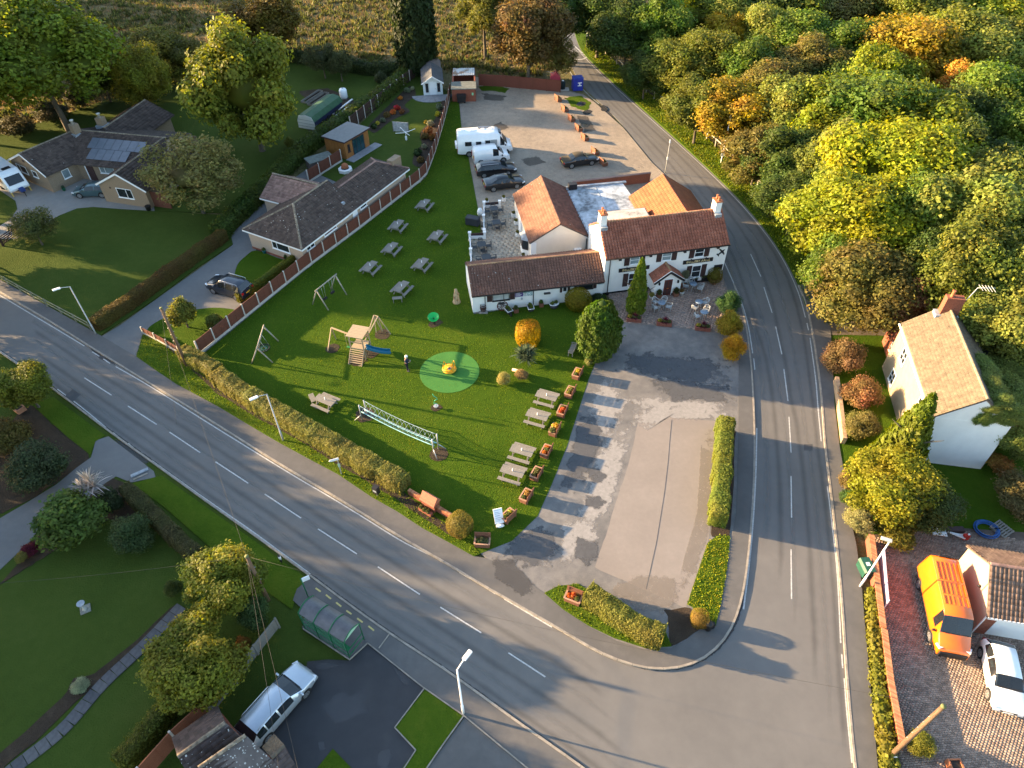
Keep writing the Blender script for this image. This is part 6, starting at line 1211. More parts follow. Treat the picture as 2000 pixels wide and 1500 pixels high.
for o in sp.children:
 if o.name.startswith('leaves'): o.color = (0.34,0.31,0.27,1)
tree(434,1138,78,4.6,(0.15,0.165,0.018), 'orange flecked round tree beside the telegraph pole at the bottom left', kind=BROAD, name='garden_tree', flat=0.95); tree(378,1292,92,4.2,(0.175,0.175,0.018), 'golden green round tree by the wooden fence at the bottom left', kind=BROAD, name='garden_tree', flat=0.95)
shrub(345,1158,1.3,1.3,(0.06,0.085,0.018), 'small dark round bush at the end of the garden path', kind=FINE); shrub(160,1340,1.3,0.35,(0.28,0.3,0.17), 'pale variegated low bush beside the garden path', kind=FINE); shrub(500,1210,2.4,2.2,(0.06,0.1,0.03), 'bamboo green bush at the foot of the telegraph pole', kind=FINE); shrub(478,1262,1.2,0.9,(0.3,0.15,0.03), 'rust coloured clump behind the wooden fence', kind=FINE)

shrub(1640,722,3.8,3.2,(0.19,0.125,0.05), 'russet bush nearest the track on the garden wall', kind=FINE); shrub(1670,790,3.9,2.9,(0.22,0.13,0.05), 'russet and orange bush in the middle above the garden wall', kind=FINE); shrub(1674,852,3.0,2.4,(0.16,0.14,0.04), 'straggly green brown bush at the lower end of the garden wall', kind=FINE)
evergreen(1738,918,6.6,8.0,(0.12,0.15,0.014), 'bright yellow green conifer leaning before the cottage', CONE, z0=0.06, k=0.95)
shrub(1650,955,2.0,2.6,(0.17,0.12,0.04), 'brown clipped shrub by the road below the garden wall', kind=FINE); tree(1742,950,84,4.4,(0.21,0.2,0.014), 'golden yellow tree in front of the conifer', kind=BROAD, name='garden_tree'); tree(1810,972,66,3.6,(0.06,0.075,0.016), 'dark green shaded tree between the golden tree and white gable', name='garden_tree')
shrub(1672,1030,2.4,1.9,(0.24,0.23,0.09), 'cream variegated ivy bush over the wall end by the pavement', kind=FINE); shrub(1748,1048,3.2,1.6,(0.17,0.15,0.02), 'spreading yellow green shrub at the top of the block drive'); shrub(1975,985,4.4,2.6,(0.15,0.12,0.045), 'tawny fine twigged bush behind the garage', kind=FINE); shrub(1945,922,2.2,1.4,(0.26,0.13,0.03), 'orange and green bush below the white gable')
shrub(1652,985,1.4,1.4,(0.05,0.09,0.02), 'dark ivy clump hanging over the kerb at the wall'); shrub(1790,1462,1.9,1.3,(0.17,0.17,0.02), 'thin yellow green shrub beside the bottom right pole', kind=FINE)
iv = bpy.data.objects.new('ivy', None); tag(link(iv), 'thick green ivy sheet covering the cottage side roof and gable corner', 'ivy'); iv.location = (34.9,33.0,0); iv.rotation_euler = (0,0, R_(79.5))
for (x, y, z, sx, sy, sz) in [(1.5,-0.6,5.0,1.8,1.0,0.9), (4.0,-1.2,4.6,2.4,1.5,0.8), (2.6,-3.2,4.0,2.6,2.2,0.9), (5.6,-3.4,3.9,2.4,2.2,0.7), (0.1,0.4,5.6,0.6,1.2,0.9), (0.0,-0.9,3.6,0.9,1.4,1.6), (0.0,1.9,6.2,0.45,0.9,0.5), (-0.1,2.1,5.2,0.25,0.7,0.9), (7.6,-2.0,4.2,1.6,1.6,0.5), (1.0,-2.6,2.0,1.4,1.2,2.2), (0.5,1.3,6.5,0.9,1.3,0.6), (2.2,1.5,6.5,1.5,1.1,0.5), (4.2,1.3,6.3,1.8,1.1,0.5), (0.0,1.1,5.4,0.35,1.5,0.9)]:
 o = link(bpy.data.objects.new('ivy_clump', FINE[0]), iv); o.location = (x, y, z); o.scale = (sx, sy, sz); o.color = (0.16,0.2,0.045,1)
WT = [(-72 + 4 * math.sin(y), y, h, 4.6 if y < 75 else 5.5,0) for y, h in ((70.3,24), (73.5,22.5), (77,20), (80,19), (84,19), (88.5,16), (97.5,16.5), (101,16.5), (113,18.5), (118,18.5), (124,18.5))] + [(-56 + 3 * math.sin(y * 2), y, h, r, k) for y, h, r, k in ((60,6,3,0), (55.5,6,3,0), (51,6.5,3,1), (47,8,3.2,0), (43,10,3.6,1), (39,11.5,3.8,1), (34.5,12,4,0), (30,13,4.2,1), (25.5,14,4.2,0), (21,13,4,1), (16,14,4.2,0), (11,13,4.2,1), (6,12,4.2,0))] + [(-132,128,22,8,0), (-136,142,23,8,0), (-140,156,23,8,0), (-144,172,24,9,0), (-150,190,24,9,0), (-62,16,12,4,0), (-64,26,12,4,1)]  # unseen trees, placed and sized only for the shade they throw into view
for i, (x, y, h, r, k_) in enumerate(WT):
 t = thing('shade_tree', 'broad green tree, unseen beyond the left edge, added to cast shade', 'tree', (x, y, 0), i, 'unseen trees added beyond the left edge for shade'); o = link(bpy.data.objects.new('crown', (AIRY if k_ else BROAD)[i % (2 if k_ else 6)]), t); o.location = (0,0, h * 0.58); o.scale = (r, r, h * 0.44); o.color = (0.07,0.09,0.015,1)
 k = link(bpy.data.objects.new('trunk', TRUNK[i % 3]), t); k.scale = (h * 0.4, h * 0.4, h * 0.58)
def grass(name, poly, dens, h, c, seed, w=0.5, px=True, avoid=(), zb=0.0, lean=0.5, clump=1):
 g = np.random.default_rng(seed); q = [tuple(at(*p)[:2]) for p in poly] if px else poly; P = scatter(q, dens, g, [[tuple(at(*p)[:2]) for p in a] for a in avoid]); n = len(P)
 if clump > 1: P = np.repeat(P, clump, 0) + g.normal(size=(n * clump, 2)) * h * 0.35; n = len(P)
 hh = h * g.uniform(0.5,1.3, n); d = np.c_[g.normal(size=(n, 2)) * lean, np.ones(n)]; d = unit(d); s = unit(np.c_[g.normal(size=(n, 2)), np.zeros(n)]); b = np.c_[P, np.full(n, zb - 0.02)]; V = np.empty((n, 3,3)); V[:, 0] = b - s * (hh * w / 2)[:, None]; V[:, 1] = b + s * (hh * w / 2)[:, None]; V[:, 2] = b + d * hh[:, None]
 o = link(bpy.data.objects.new(name, np_mesh(name, V.reshape(-1,3), np.arange(3 * n).reshape(n, 3), g.random(n), LEAF))); o.color = (*c, 1); o['kind'] = 'stuff'; return o
FIELD = [(100,-60), (1090,-60), (1085,120), (1040,160), (930,150), (812,138), (700,135), (560,108), (480,122), (330,165), (120,225), (0,262), (-100,280), (-100,-60)]
grass('meadow_grass', FIELD, 7.0,0.34,(0.19,0.145,0.06), 201, w=0.35, clump=3); grass('meadow_weeds', FIELD, 0.7,0.7,(0.075,0.085,0.024), 202, w=0.5, clump=9)
for i, (nm, q, dn, h_, cc) in enumerate([('verge_grass', VERGE, 110,0.12,(0.13,0.18,0.012)), ('strip_grass', RSTRIP, 150,0.13,(0.24,0.26,0.014)), ('island_grass', ISL, 90,0.13,(0.14,0.19,0.012)), ('lawn_grass', LAWN, 75,0.055,(0.13,0.185,0.008)), ('roadside_grass', [(1150,72), (1262,180), (1374,264), (1502,384), (1590,520), (1580,600), (1536,506), (1455,398), (1334,280), (1205,164), (1140,100)], 60,0.16,(0.15,0.19,0.014))]): grass(nm, q, dn, h_, cc, 300 + i, w=0.7, zb=0.12, lean=0.7)
# ---------------------------------------------------------------- fences and walls
m_panel = mat('brown_fence_panel', (0.13,0.047,0.028), rough=0.8, var=0.2, vs=8, sc=(6,6,1)); m_post = mat('concrete_post', (0.46,0.43,0.38), rough=0.9, var=0.12)
m_rail = mat('pale_rail', (0.4,0.36,0.29), rough=0.9, var=0.2, vs=5); m_greyw = mat('grey_timber', (0.2,0.185,0.16), rough=0.9, var=0.25, vs=4, sc=(8,1,8)); m_newt = mat('pine_timber', (0.36,0.275,0.175), rough=0.8, var=0.15, vs=5, sc=(4,4,1))
m_metal = mat('galvanised', (0.42,0.44,0.45), rough=0.45, var=0.12, metal=0.5); m_pole = mat('telegraph_timber', (0.16,0.1,0.06), rough=0.9, var=0.3, vs=3, sc=(6,6,0.6), bump=0.4)
m_greyp = mat('grey_column', (0.4,0.41,0.4), rough=0.5, var=0.06)
def pm(f): mb = MB(); f(mb); return mb
def panel_fence(px, h, label, pmat, post_m=None, pitch=1.95, pz=0.0, board=True, name='panel_fence', post=True, slats=0):
 P = [tuple(at(p[0], p[1], pz)[:2]) for p in px]; Q = resample(P, pitch); root = thing(name, label, 'fence', (*Q[0], 0.05)); post_m = post_m or m_post
 pl = float(np.mean(np.linalg.norm(np.diff(Q, axis=0), axis=1))); a = pm(lambda m: m.bx(-0.06,0.06,-0.055,0.055,-0.1, h + 0.06)).mesh('post', post_m); zb = 0.3 if board else 0.05
 def pan(m):
  n = 9
  for i in range(n): m.bx(-pl / 2 + 0.06, pl / 2 - 0.06,-0.016 + 0.006 * (i % 2), 0.016 + 0.006 * (i % 2), zb + (h - 0.05 - zb) * i / n, zb + (h - 0.05 - zb) * (i + 1) / n + 0.02)
  m.bx(-pl / 2 + 0.06, pl / 2 - 0.06,-0.03,0.03, h - 0.05, h); [m.bx(x - 0.02, x + 0.02,-0.034,0.034, zb, h - 0.05) for x in (-pl / 3,0, pl / 3)]
 b = pm(pan).mesh('panel', pmat); c = pm(lambda m: m.bx(-pl / 2 + 0.06, pl / 2 - 0.06,-0.025,0.025,-0.05,0.29)).mesh('gravel_board', post_m)
 for i, q in enumerate(Q):
  d = Q[min(i + 1, len(Q) - 1)] - Q[max(i - 1,0)]; r = math.atan2(d[1], d[0])
  if post: o = link(bpy.data.objects.new('post', a), root); o.location = (q[0] - Q[0][0], q[1] - Q[0][1], 0); o.rotation_euler = (0,0, r)
  if i + 1 < len(Q):
   d = Q[i + 1] - q; m_ = (q + Q[i + 1]) / 2 - Q[0]; r = math.atan2(d[1], d[0]); s = np.linalg.norm(d) / pl
   for nm, me in (('panel', b), ('gravel_board', c)):
    if nm == 'gravel_board' and not board: continue
    o = link(bpy.data.objects.new(nm, me), root); o.location = (m_[0], m_[1], random.uniform(-0.015,0.015)); o.rotation_euler = (0,0, r); o.scale = (s, 1,1)
 return root
panel_fence([(391,694), (600,524), (700,449), (832,346), (850,300), (868,238), (880,186)], 1.55, 'long brown panel fence with pale concrete posts between the bungalow and the playing lawn', m_panel)
panel_fence([(282,654), (318,672), (352,692), (391,694)][:3], 0.85, 'low brown panel fence by the telegraph pole at the drive entrance', m_panel, pitch=1.6, board=True)
panel_fence([(686,252), (740,208), (790,168), (824,142)], 1.6, 'dark panel fence with concrete posts between the long hedge and the flower bed', mat('dark_panel', (0.05,0.03,0.022), rough=0.9, var=0.2), board=False)
panel_fence([(604,358), (632,340), (668,317)], 1.6, 'short brown panel fence screening the store behind the bungalow', m_panel)
st = thing('garden_store', 'flat grey green roofed store behind the short panel fence', 'shed', (*at(618,330)[:2], 0)); Fs = Fr(st, at(610,338)[:2], 35); boxpart(Fs, 'wall', m_soff, (0,3.0,0,1.6,0,1.2)); boxpart(Fs, 'roof', mat('grey_green_felt', (0.24,0.27,0.26)), (-0.1,3.1,-0.1,1.7,1.2,1.27))
panel_fence([(936,168), (1000,172), (1060,178), (1094,181)], 1.7, 'red brown close boarded fence along the top of the gravel car park', mat('red_fence', (0.15,0.05,0.032), rough=0.85, var=0.2, vs=6, sc=(8,8,1)), post_m=m_panel, board=False)
panel_fence([(418,1392), (455,1345), (500,1284), (546,1226)], 1.15, 'grey weathered timber fence between the round trees and the silver car', m_greyw, post_m=m_greyw, board=False)
panel_fence([(290,1520), (345,1456), (414,1392)], 1.6, 'rust brown board fence at the bottom edge beside the tiled roof', mat('rust_fence', (0.22,0.085,0.045), rough=0.85, var=0.2, vs=6, sc=(8,8,1)), post_m=m_post, board=False)
def rail_fence(px, h, label, n_rail, m, pitch=2.2, name='rail_fence', rw=0.07):
 P = [tuple(at(p[0], p[1], 0.1)[:2]) for p in px]; Q = resample(P, pitch); root = thing(name, label, 'fence', (*Q[0], 0.1))
 for i, q in enumerate(Q):
  mb = MB(); mb.bx(-0.05,0.05,-0.05,0.05,-0.1, h + 0.08); o = mb.build('post', m, root); o.location = (q[0] - Q[0][0], q[1] - Q[0][1], 0); o.rotation_euler = (random.uniform(-0.03,0.03), random.uniform(-0.03,0.03), random.random())
  if i + 1 < len(Q):
   for k in range(n_rail):
    z = h * (k + 1) / n_rail; mb = MB(); mb.bar((*(q - Q[0]), z + random.uniform(-0.03,0.03)), (*(Q[i + 1] - Q[0]), z + random.uniform(-0.03,0.03)), 0.05, rw * 1.4); mb.build('rail', m, root)
 return root
rail_fence([(-100,490), (0,547), (90,597), (178,644)], 0.85, 'weathered two rail timber fence beside the left pavement', 2, mat('lichened_rail', (0.22,0.21,0.14), rough=0.9, var=0.2))
rail_fence(cr([(1152,78), (1200,122), (1262,182), (1312,216), (1374,266), (1430,318)], 3), 0.95, 'long pale single rail fence between the road verge and the wood, far stretch', 1, m_rail, rw=0.09)
rail_fence([(1478,366), (1504,390)], 0.9, 'short broken pale rail at the edge of the wood on the bend', 1, m_rail); rail_fence([(1555,450), (1572,474)], 0.9, 'last pale rail half hidden by the dark bushes on the bend', 1, m_rail)
p = at(1592,508); t = thing('hurdle', 'leaning pale slatted hurdle at the wood edge on the bend', 'hurdle', (p.x, p.y, 0.1), R_(-58))
for i in range(6):
 mb = MB(); mb.bar((-0.9,0.1 * i - 0.2,0.1 + 0.13 * i), (0.9,0.1 * i - 0.2,0.1 + 0.13 * i), 0.03,0.07); mb.build('slat', m_rail, t)
for x in (-0.7,0,0.7):
 mb = MB(); mb.bar((x, -0.25,0), (x, 0.42,0.95), 0.05); mb.build('upright', m_rail, t)
gt_ = thing('field_gate', 'brown five bar gate at the end of the concrete drive', 'gate', (*at(8,482)[:2], 0.08)); a, b = at(8,482), at(62,446); d = b - a
for x in (0.0,1.0):
 mb = MB(); mb.bx(-0.09,0.09,-0.09,0.09,-0.1,1.3); o = mb.build('post', m_maroon, gt_); o.location = d * x
for k in range(5):
 mb = MB(); z = 0.25 + 0.2 * k; mb.bar(d * 0.04 + Vector((0,0, z)), d * 0.96 + Vector((0,0, z)), 0.04,0.09); mb.build('bar', m_maroon, gt_)
mb = MB(); mb.bar(d * 0.05 + Vector((0,0,0.2)), d * 0.5 + Vector((0,0,1.05)), 0.04,0.08); mb.bar(d * 0.5 + Vector((0,0,0.2)), d * 0.5 + Vector((0,0,1.05)), 0.04,0.08); mb.build('brace', m_maroon, gt_)
cb = MB(); cb.bx(-0.035,0.035,-0.19,0.19,-0.05,0.05); COP = [cb.mesh('coping_brick', mat('coping_brick_%d' % i, c, var=0.2, vs=8)) for i, c in enumerate([(0.4,0.17,0.08), (0.33,0.13,0.06), (0.46,0.22,0.11)])]
def brick_wall(px, h, w_, label, cop=True, name='brick_wall', m=None, courses=0):
 W = [at(p[0], p[1]) for p in px]; root = thing(name, label, 'wall', (*W[0][:2], 0))
 for a, b in zip(W, W[1:]):
  mb = MB(); mb.bar(a - W[0] + Vector((0,0, h / 2 - 0.05)), b - W[0] + Vector((0,0, h / 2 - 0.05)), w_, h + 0.1); mb.build('wall', m or m_redw, root)
  if cop:
   d = b - a; n = int(d.length / 0.078); r = math.atan2(d.y, d.x)
   for i in range(n):
    o = link(bpy.data.objects.new('coping_brick', random.choice(COP)), root); q = a + d * ((i + 0.5) / n) - W[0]; o.location = (q.x, q.y, h + 0.055); o.rotation_euler = (0,0, r - 0.42 + random.uniform(-0.03,0.03))
 return root
brick_wall([(1694,1056), (1702,1120), (1716,1236)], 0.75,0.24, 'red brick wall with slanted coping bricks below the ivy, upper stretch'); brick_wall([(1718,1240), (1730,1340), (1752,1460)], 0.75,0.24, 'red brick wall with slanted coping bricks along the block drive, lower stretch')
brick_wall([(1630,748), (1637,800), (1645,868)], 0.75,0.3, 'low sunlit stone garden wall under the russet bushes', cop=False, m=mat('tan_stone', (0.4,0.27,0.16), var=0.3, vs=5, bump=0.4), name='garden_wall')
bd = thing('banner_board', 'long pinkish white banner board standing behind the brick wall', 'banner', (*at(1716,1090)[:2], 0.1)); a, b = at(1718,1092), at(1726,1192); mb = MB(); mb.bar(Vector((0,0,0.55)), b - a + Vector((0,0,0.55)), 0.06,0.9); mb.build('board', mat('pink_white_board', (0.62,0.5,0.58), rough=0.6), bd)
mb = MB(); [mb.bar((b - a) * t + Vector((0,0,-0.1)), (b - a) * t + Vector((0,0,1.05)), 0.08) for t in (0.0,1.0)]; mb.build('post', m_upvc, bd)
sw_ = thing('sign_wall', 'low red brick wall with a pitched brick sign pillar near the corner of the lawn', 'wall', (*at(800,968)[:2], 0.1)); a, b = at(800,966), at(884,1016); d = (b - a); r = math.atan2(d.y, d.x); Ws = Fr(sw_, a[:2], math.degrees(r)); Lw = d.length
for x0, x1 in ((0, Lw * 0.36), (Lw * 0.66, Lw)):
 boxpart(Ws, 'wall', m_redw, (x0, x1,-0.12,0.12,-0.1,0.55)); n = int((x1 - x0) / 0.078)
 for i in range(n): o = link(bpy.data.objects.new('coping_brick', random.choice(COP))); Ws.put(o); o.location += Vector((math.cos(r), math.sin(r), 0)) * (x0 + (i + 0.5) * 0.078); o.location.z += 0.6; o.scale = (1,0.62,1)
xa, xb = Lw * 0.36, Lw * 0.66
mb = MB(); mb.prof([(xa, -0.1), (xb, -0.1), (xb, 1.1), (xa, 1.1)], -0.3,0.3); Ws.part(mb, 'pillar', m_redw)
mb = MB(); v = [mb.vert(p) for p in ((xa - 0.06,-0.42,0.95), (xb + 0.06,-0.42,0.95), (xb + 0.06,0.42,0.95), (xa - 0.06,0.42,0.95), (xa - 0.06,0.05,1.5), (xb + 0.06,0.05,1.5))]; [mb.face([v[k] for k in f]) for f in ((0,1,5,4), (2,3,4,5), (0,4,3), (1,2,5), (0,3,2,1))]; Ws.part(mb, 'pitched_top', mat('salmon_brick', (0.36,0.14,0.085), var=0.2, vs=12))
mb = MB(); mb.bx(xa + 0.05, xb - 0.02,-0.75,-0.45,-0.1,0.38); Ws.part(mb, 'planter', m_redw)
for i in range(3):
 o = link(bpy.data.objects.new('plant', TUFT[i])); Ws.put(o); o.location += Vector((math.cos(r) * (xa + 0.2 + i * 0.32) + math.sin(r) * 0.6, math.sin(r) * (xa + 0.2 + i * 0.32) - math.cos(r) * 0.6,0.42)); o.scale = (0.2,0.2,0.2); o.color = (0.1,0.11,0.03,1)

# ---------------------------------------------------------------- garden furniture
def picnic():
 t = thing('picnic_table', '', 'picnic table'); B = lambda n, f: pm(f).build(n, m_greyw, t)
 B('table_top', lambda m: [m.bx(-0.88,0.88,-0.36 + i * 0.146,-0.36 + i * 0.146 + 0.136,0.70,0.74) for i in range(5)])
 for s in (-1,1):
  B('bench', lambda m: [m.bx(-0.88,0.88, s * 0.72 - 0.14 + i * 0.146, s * 0.72 - 0.14 + i * 0.146 + 0.135,0.42,0.46) for i in range(2)])
 for x in (-0.6,0.6):
  def leg(m): m.bar((x, -0.26,0.7), (x, -0.62,0), 0.05,0.1); m.bar((x, 0.26,0.7), (x, 0.62,0), 0.05,0.1); m.bar((x + 0.05,-0.8,0.38), (x + 0.05,0.8,0.38), 0.05,0.09)
  B('leg_frame', leg)
 mb = MB(); mb.tube([(0,0,0.3), (0,0,1.0)], 0.03,7); mb.build('parasol_tube', m_upvc, t); return t
T0 = picnic(); UP = 'grey picnic tables on the shaded lawn'; LO = 'picnic tables along the planter row'
for i, (x, y, r, lb, gp) in enumerate([(830,408,70, 'grey picnic table farthest up the lawn, nearest the bungalow end', UP), (778,449,70, 'grey picnic table second up the lawn on the fence side', UP), (855,470,68, 'grey picnic table on the terrace side, below the farthest one', UP), (766,494,68, 'grey picnic table third up the lawn on the fence side', UP),
 (725,531,66, 'grey picnic table nearest the swing frame on the fence side', UP), (825,525,66, 'grey picnic table on the terrace side, above the carved totem', UP), (786,571,64, 'grey picnic table with a separate little bench in front of it', UP), (638,793,-28, 'picnic table standing alone beside the long hedge', LO),
 (1067,785,-22, 'picnic table highest in the planter row, below the lawn island', LO), (1049,823,-22, 'picnic table second in the planter row, beside the yellow flower planter', LO), (1019,892,-22, 'picnic table third in the planter row', LO), (1001,932,-22, 'picnic table lowest in the planter row', LO)]):
 p = at(x, y, 0.1); o = T0 if i == 0 else dup(T0,(0,0,0)); o.location = (p.x, p.y, 0.1); o.rotation_euler = (0,0, R_(r)); o['label'] = lb; o['group'] = gp
def bench(px, py, rot, label, m, back=True, L=1.3, name='bench'):
 p = at(px, py, 0.1); t = thing(name, label, 'bench', (p.x, p.y, 0.1), R_(rot)); pm(lambda b: [b.bx(-L / 2, L / 2,-0.2 + i * 0.105,-0.2 + i * 0.105 + 0.09,0.42,0.46) for i in range(4)]).build('seat', m, t)
 if back: pm(lambda b: [b.bar((-L / 2,0.24 + 0.03 * i, 0.52 + i * 0.11), (L / 2,0.24 + 0.03 * i, 0.52 + i * 0.11), 0.03,0.085) for i in range(4)]).build('backrest', m, t)
 for x in (-L / 2 + 0.08, L / 2 - 0.08): pm(lambda b: (b.bx(x - 0.03, x + 0.03,-0.2,-0.13,0,0.42 + 0.22 * back), b.bx(x - 0.03, x + 0.03,0.16,0.23,0,0.42), back and b.bar((x, 0.2,0.4), (x, 0.36,0.95), 0.06), back and b.bx(x - 0.03, x + 0.03,-0.22,0.28,0.62,0.66))).build('leg', m, t)
 return t
bench(777,589,8, 'small grey backless bench in front of a picnic table', m_greyw, back=False, L=0.95); bench(1117,688,250, 'grey slatted bench beside the egg shaped conifer', m_greyw); bench(612,784,-62, 'grey slatted bench top against the lone picnic table', m_greyw, back=False, L=1.0)
m_crate = mat('brown_planter_timber', (0.2,0.085,0.05), rough=0.85, var=0.25, vs=5, sc=(1,6,6)); m_earth = mat('potting_earth', (0.035,0.025,0.018), var=0.4, vs=12)
def sofa_planter():
 t = thing('planter', '', 'planter')
 for y in (0.0,0.56):
  for i in range(3): pm(lambda b: b.bx(-0.5,0.5, y - 0.02, y + 0.02,0.03 + i * 0.135,0.03 + i * 0.135 + 0.125)).build('plank', m_crate, t)
 for x in (-0.5,0.5):
  for i in range(3): pm(lambda b: b.bx(x - 0.02, x + 0.02,0.021,0.539,0.03 + i * 0.135,0.03 + i * 0.135 + 0.125)).build('plank', m_crate, t)
 for i in range(3): pm(lambda b: b.bar((-0.56,-0.05 - 0.02 * i, 0.5 + i * 0.16), (0.56,-0.05 - 0.02 * i, 0.5 + i * 0.16), 0.03,0.15)).build('back_plank', m_crate, t)
 pm(lambda b: [b.bx(x - 0.04, x + 0.04,-0.08,-0.03,0,0.88) for x in (-0.45,0.45)]).build('back_post', m_crate, t)
 pm(lambda b: (b.bx(-0.56,-0.44,0,0.6,0.432,0.475), b.bx(0.44,0.56,0,0.6,0.432,0.475), b.bx(-0.44,0.44,0.52,0.62,0.432,0.47))).build('rim', mat('worn_rim', (0.38,0.22,0.14), var=0.2), t)
 pm(lambda b: b.bx(-0.48,0.48,0.02,0.54,0.05,0.36)).build('soil', m_earth, t)
 for i, (x, y, s) in enumerate([(-0.28,0.3,0.2), (0.0,0.24,0.24), (0.28,0.3,0.2)]): o = link(bpy.data.objects.new('plant', TUFT[i]), t); o.location = (x, y, 0.44); o.scale = (s, s, s)
 return t
P0 = sofa_planter(); FL = [(0.4,0.3,0.04), (0.3,0.27,0.06), (0.45,0.12,0.03), (0.5,0.36,0.05), (0.5,0.17,0.03), (0.1,0.11,0.03), (0.35,0.2,0.06), (0.4,0.4,0.06), (0.12,0.13,0.05)]; PG, GG = 'sofa shaped planters round the car park edge', 'sofa shaped planters across the gravel'
spots = [(1133,736,66,0, 'sofa planter with sparse yellow flowers, highest of the row by the car park', PG), (1119,772,66,1, 'sofa planter with pale grasses, second in the car park row', PG), (1104,809,68,2, 'sofa planter with red and orange flowers and a green ball', PG), (1089,846,66,3, 'sofa planter overflowing with yellow flowers and a white stake', PG),
 (1073,888,66,4, 'sofa planter with one orange clump in the middle', PG), (1054,932,64,5, 'sofa planter with dark green plants only', PG), (1034,976,62,6, 'sofa planter with mixed red and green plants, lowest of the straight row', PG), (998,1016,48,7, 'sofa planter with bright yellow plants next to the white notice board', PG), (943,1056,176,8, 'sofa planter with a green ball plant, back to the lawn at the corner', PG), (1122,1165,155,4, 'sofa planter with orange grasses on the corner island hedge end', PG),
 (1087,197,-66,6, 'brown sofa planter on the gravel, nearest the boarded fence', GG), (1100,217,-66,5, 'brown sofa planter on the gravel, second from the boarded fence', GG), (1113,236,-66,6, 'brown sofa planter on the gravel beside the puddles', GG), (1127,255,-66,5, 'orange lit sofa planter on the gravel below the puddles', GG), (1139,273,-66,6, 'orange lit sofa planter with a pale ball plant on the gravel', GG), (1159,301,-66,4, 'orange lit sofa planter just above the convertible', GG), (1175,322,-66,5, 'brown sofa planter at the nose of the convertible', GG)]
for i, (x, y, r, c, lb, gp) in enumerate(spots):
 p = at(x, y, 0.1); o = P0 if i == 0 else dup(P0,(0,0,0)); o.location = (p.x, p.y, 0.09); o.rotation_euler = (0,0, R_(r)); o['label'] = lb; o['group'] = gp
 for k, q in enumerate([q for q in o.children if q.name.startswith('plant') ]):
  cc = FL[c] if k != (i % 3) else (0.12,0.14,0.04); q.color = (*cc, 1)
  if c == 3: q.scale = (0.34,0.34,0.3)
m_alu = mat('pale_metal', (0.62,0.62,0.6), rough=0.35, metal=0.4); m_blue = mat('blue_grey_top', (0.2,0.26,0.33), rough=0.4); m_dkf = mat('dark_furniture', (0.035,0.042,0.05), rough=0.5, var=0.2)
def round_table(m, sq=False):
 t = thing('patio_table', '', 'table')
 if sq: pm(lambda b: b.box((0,0,0.72), (0.9,0.9,0.035))).build('table_top', m, t)
 else: pm(lambda b: b.lathe([(0.01,0.71), (0.36,0.71), (0.37,0.73), (0.36,0.745), (0.01,0.745)], n=22)).build('table_top', m, t)
 for i in range(4): a = i * math.pi / 2 + math.pi / 4; pm(lambda b: b.tube([(math.cos(a) * 0.34, math.sin(a) * 0.34,0), (math.cos(a) * (0.34 if sq else 0.06), math.sin(a) * (0.34 if sq else 0.06), 0.7)], 0.02,6)).build('leg', m if sq else m_alu, t)
 return t
def arm_chair(m, seat):
 t = thing('patio_chair', '', 'chair')
 pm(lambda b: b.tube([(-0.26,0.24,0), (-0.27,0.26,0.66), (-0.26,-0.1,0.68), (-0.2,-0.26,0.8), (0,-0.3,0.86), (0.2,-0.26,0.8), (0.26,-0.1,0.68), (0.27,0.26,0.66), (0.26,0.24,0)], 0.022,7)).build('arm_frame', m, t)
 pm(lambda b: [b.tube([(x, -0.24,0), (x, -0.24,0.8)], 0.02,6) for x in (-0.22,0.22)]).build('back_leg', m, t)
 pm(lambda b: b.box((0,0.02,0.44), (0.46,0.46,0.035))).build('seat', seat, t); pm(lambda b: [b.bar((-0.2,-0.27, z), (0.2,-0.27, z), 0.015,0.06) for z in (0.55,0.64,0.73)]).build('backrest', seat, t)
 return t
side = lambda a: ('right side', 'far right', 'far side', 'far left', 'left side', 'near left', 'near side', 'near right')[int((a % 360 + 22.5) // 45) % 8]
RT, AC, ST, DC = round_table(m_blue), arm_chair(m_alu, m_metal), round_table(m_dkf, True), arm_chair(m_dkf, m_dkf); used = set()
def place(proto, p, rot, label, group, z=0.1):
 o = proto if proto.name not in used else dup(proto, (0,0,0)); used.add(proto.name); o.location = (p.x, p.y, z); o.rotation_euler = (0,0, rot); o['label'] = label; o['group'] = group; return o
for (x, y, lb, cs) in [(1290,603, 'left front blue topped patio table', (60,130,340,210)), (1363,601, 'middle blue topped patio table', (20,230)), (1373,621, 'pale blue patio table nearest the car park', (60,200)), (1352,566, 'blue topped patio table by the pub window', (95,175,350,330))]:
 p = at(x, y, 0.1); place(RT, p, 0.3, 'round ' + lb, 'blue patio tables')
 for k, a in enumerate(cs):
  q = p + Vector((math.cos(R_(a)), math.sin(R_(a)), 0)) * 0.72; place(AC, q, R_(a) + math.pi / 2, 'silver chair, ' + side(a) + ' of the ' + lb, 'silver chairs round the ' + lb)
for (x, y, lb) in [(965,418, 'farthest dark terrace table'), (970,445, 'second dark terrace table'), (941,488, 'dark terrace table at the wall corner'), (950,513, 'dark terrace table nearest the wing roof')]:
 p = at(x, y, 0.1); place(ST, p, R_(12), 'square ' + lb, 'dark terrace tables')
 for k, a in enumerate((10,100,190,280)):
  q = p + Vector((math.cos(R_(a)), math.sin(R_(a)), 0)) * 0.75; place(DC, q, R_(a) + math.pi / 2, 'dark chair, ' + side(a) + ' of the ' + lb, 'dark chairs round the ' + lb)
tw = thing('terrace_wall', 'low white terrace wall with square pillars and dark railings beside the lawn', 'wall', (*at(918,468)[:2], 0.05)); O = Vector(tw.location)
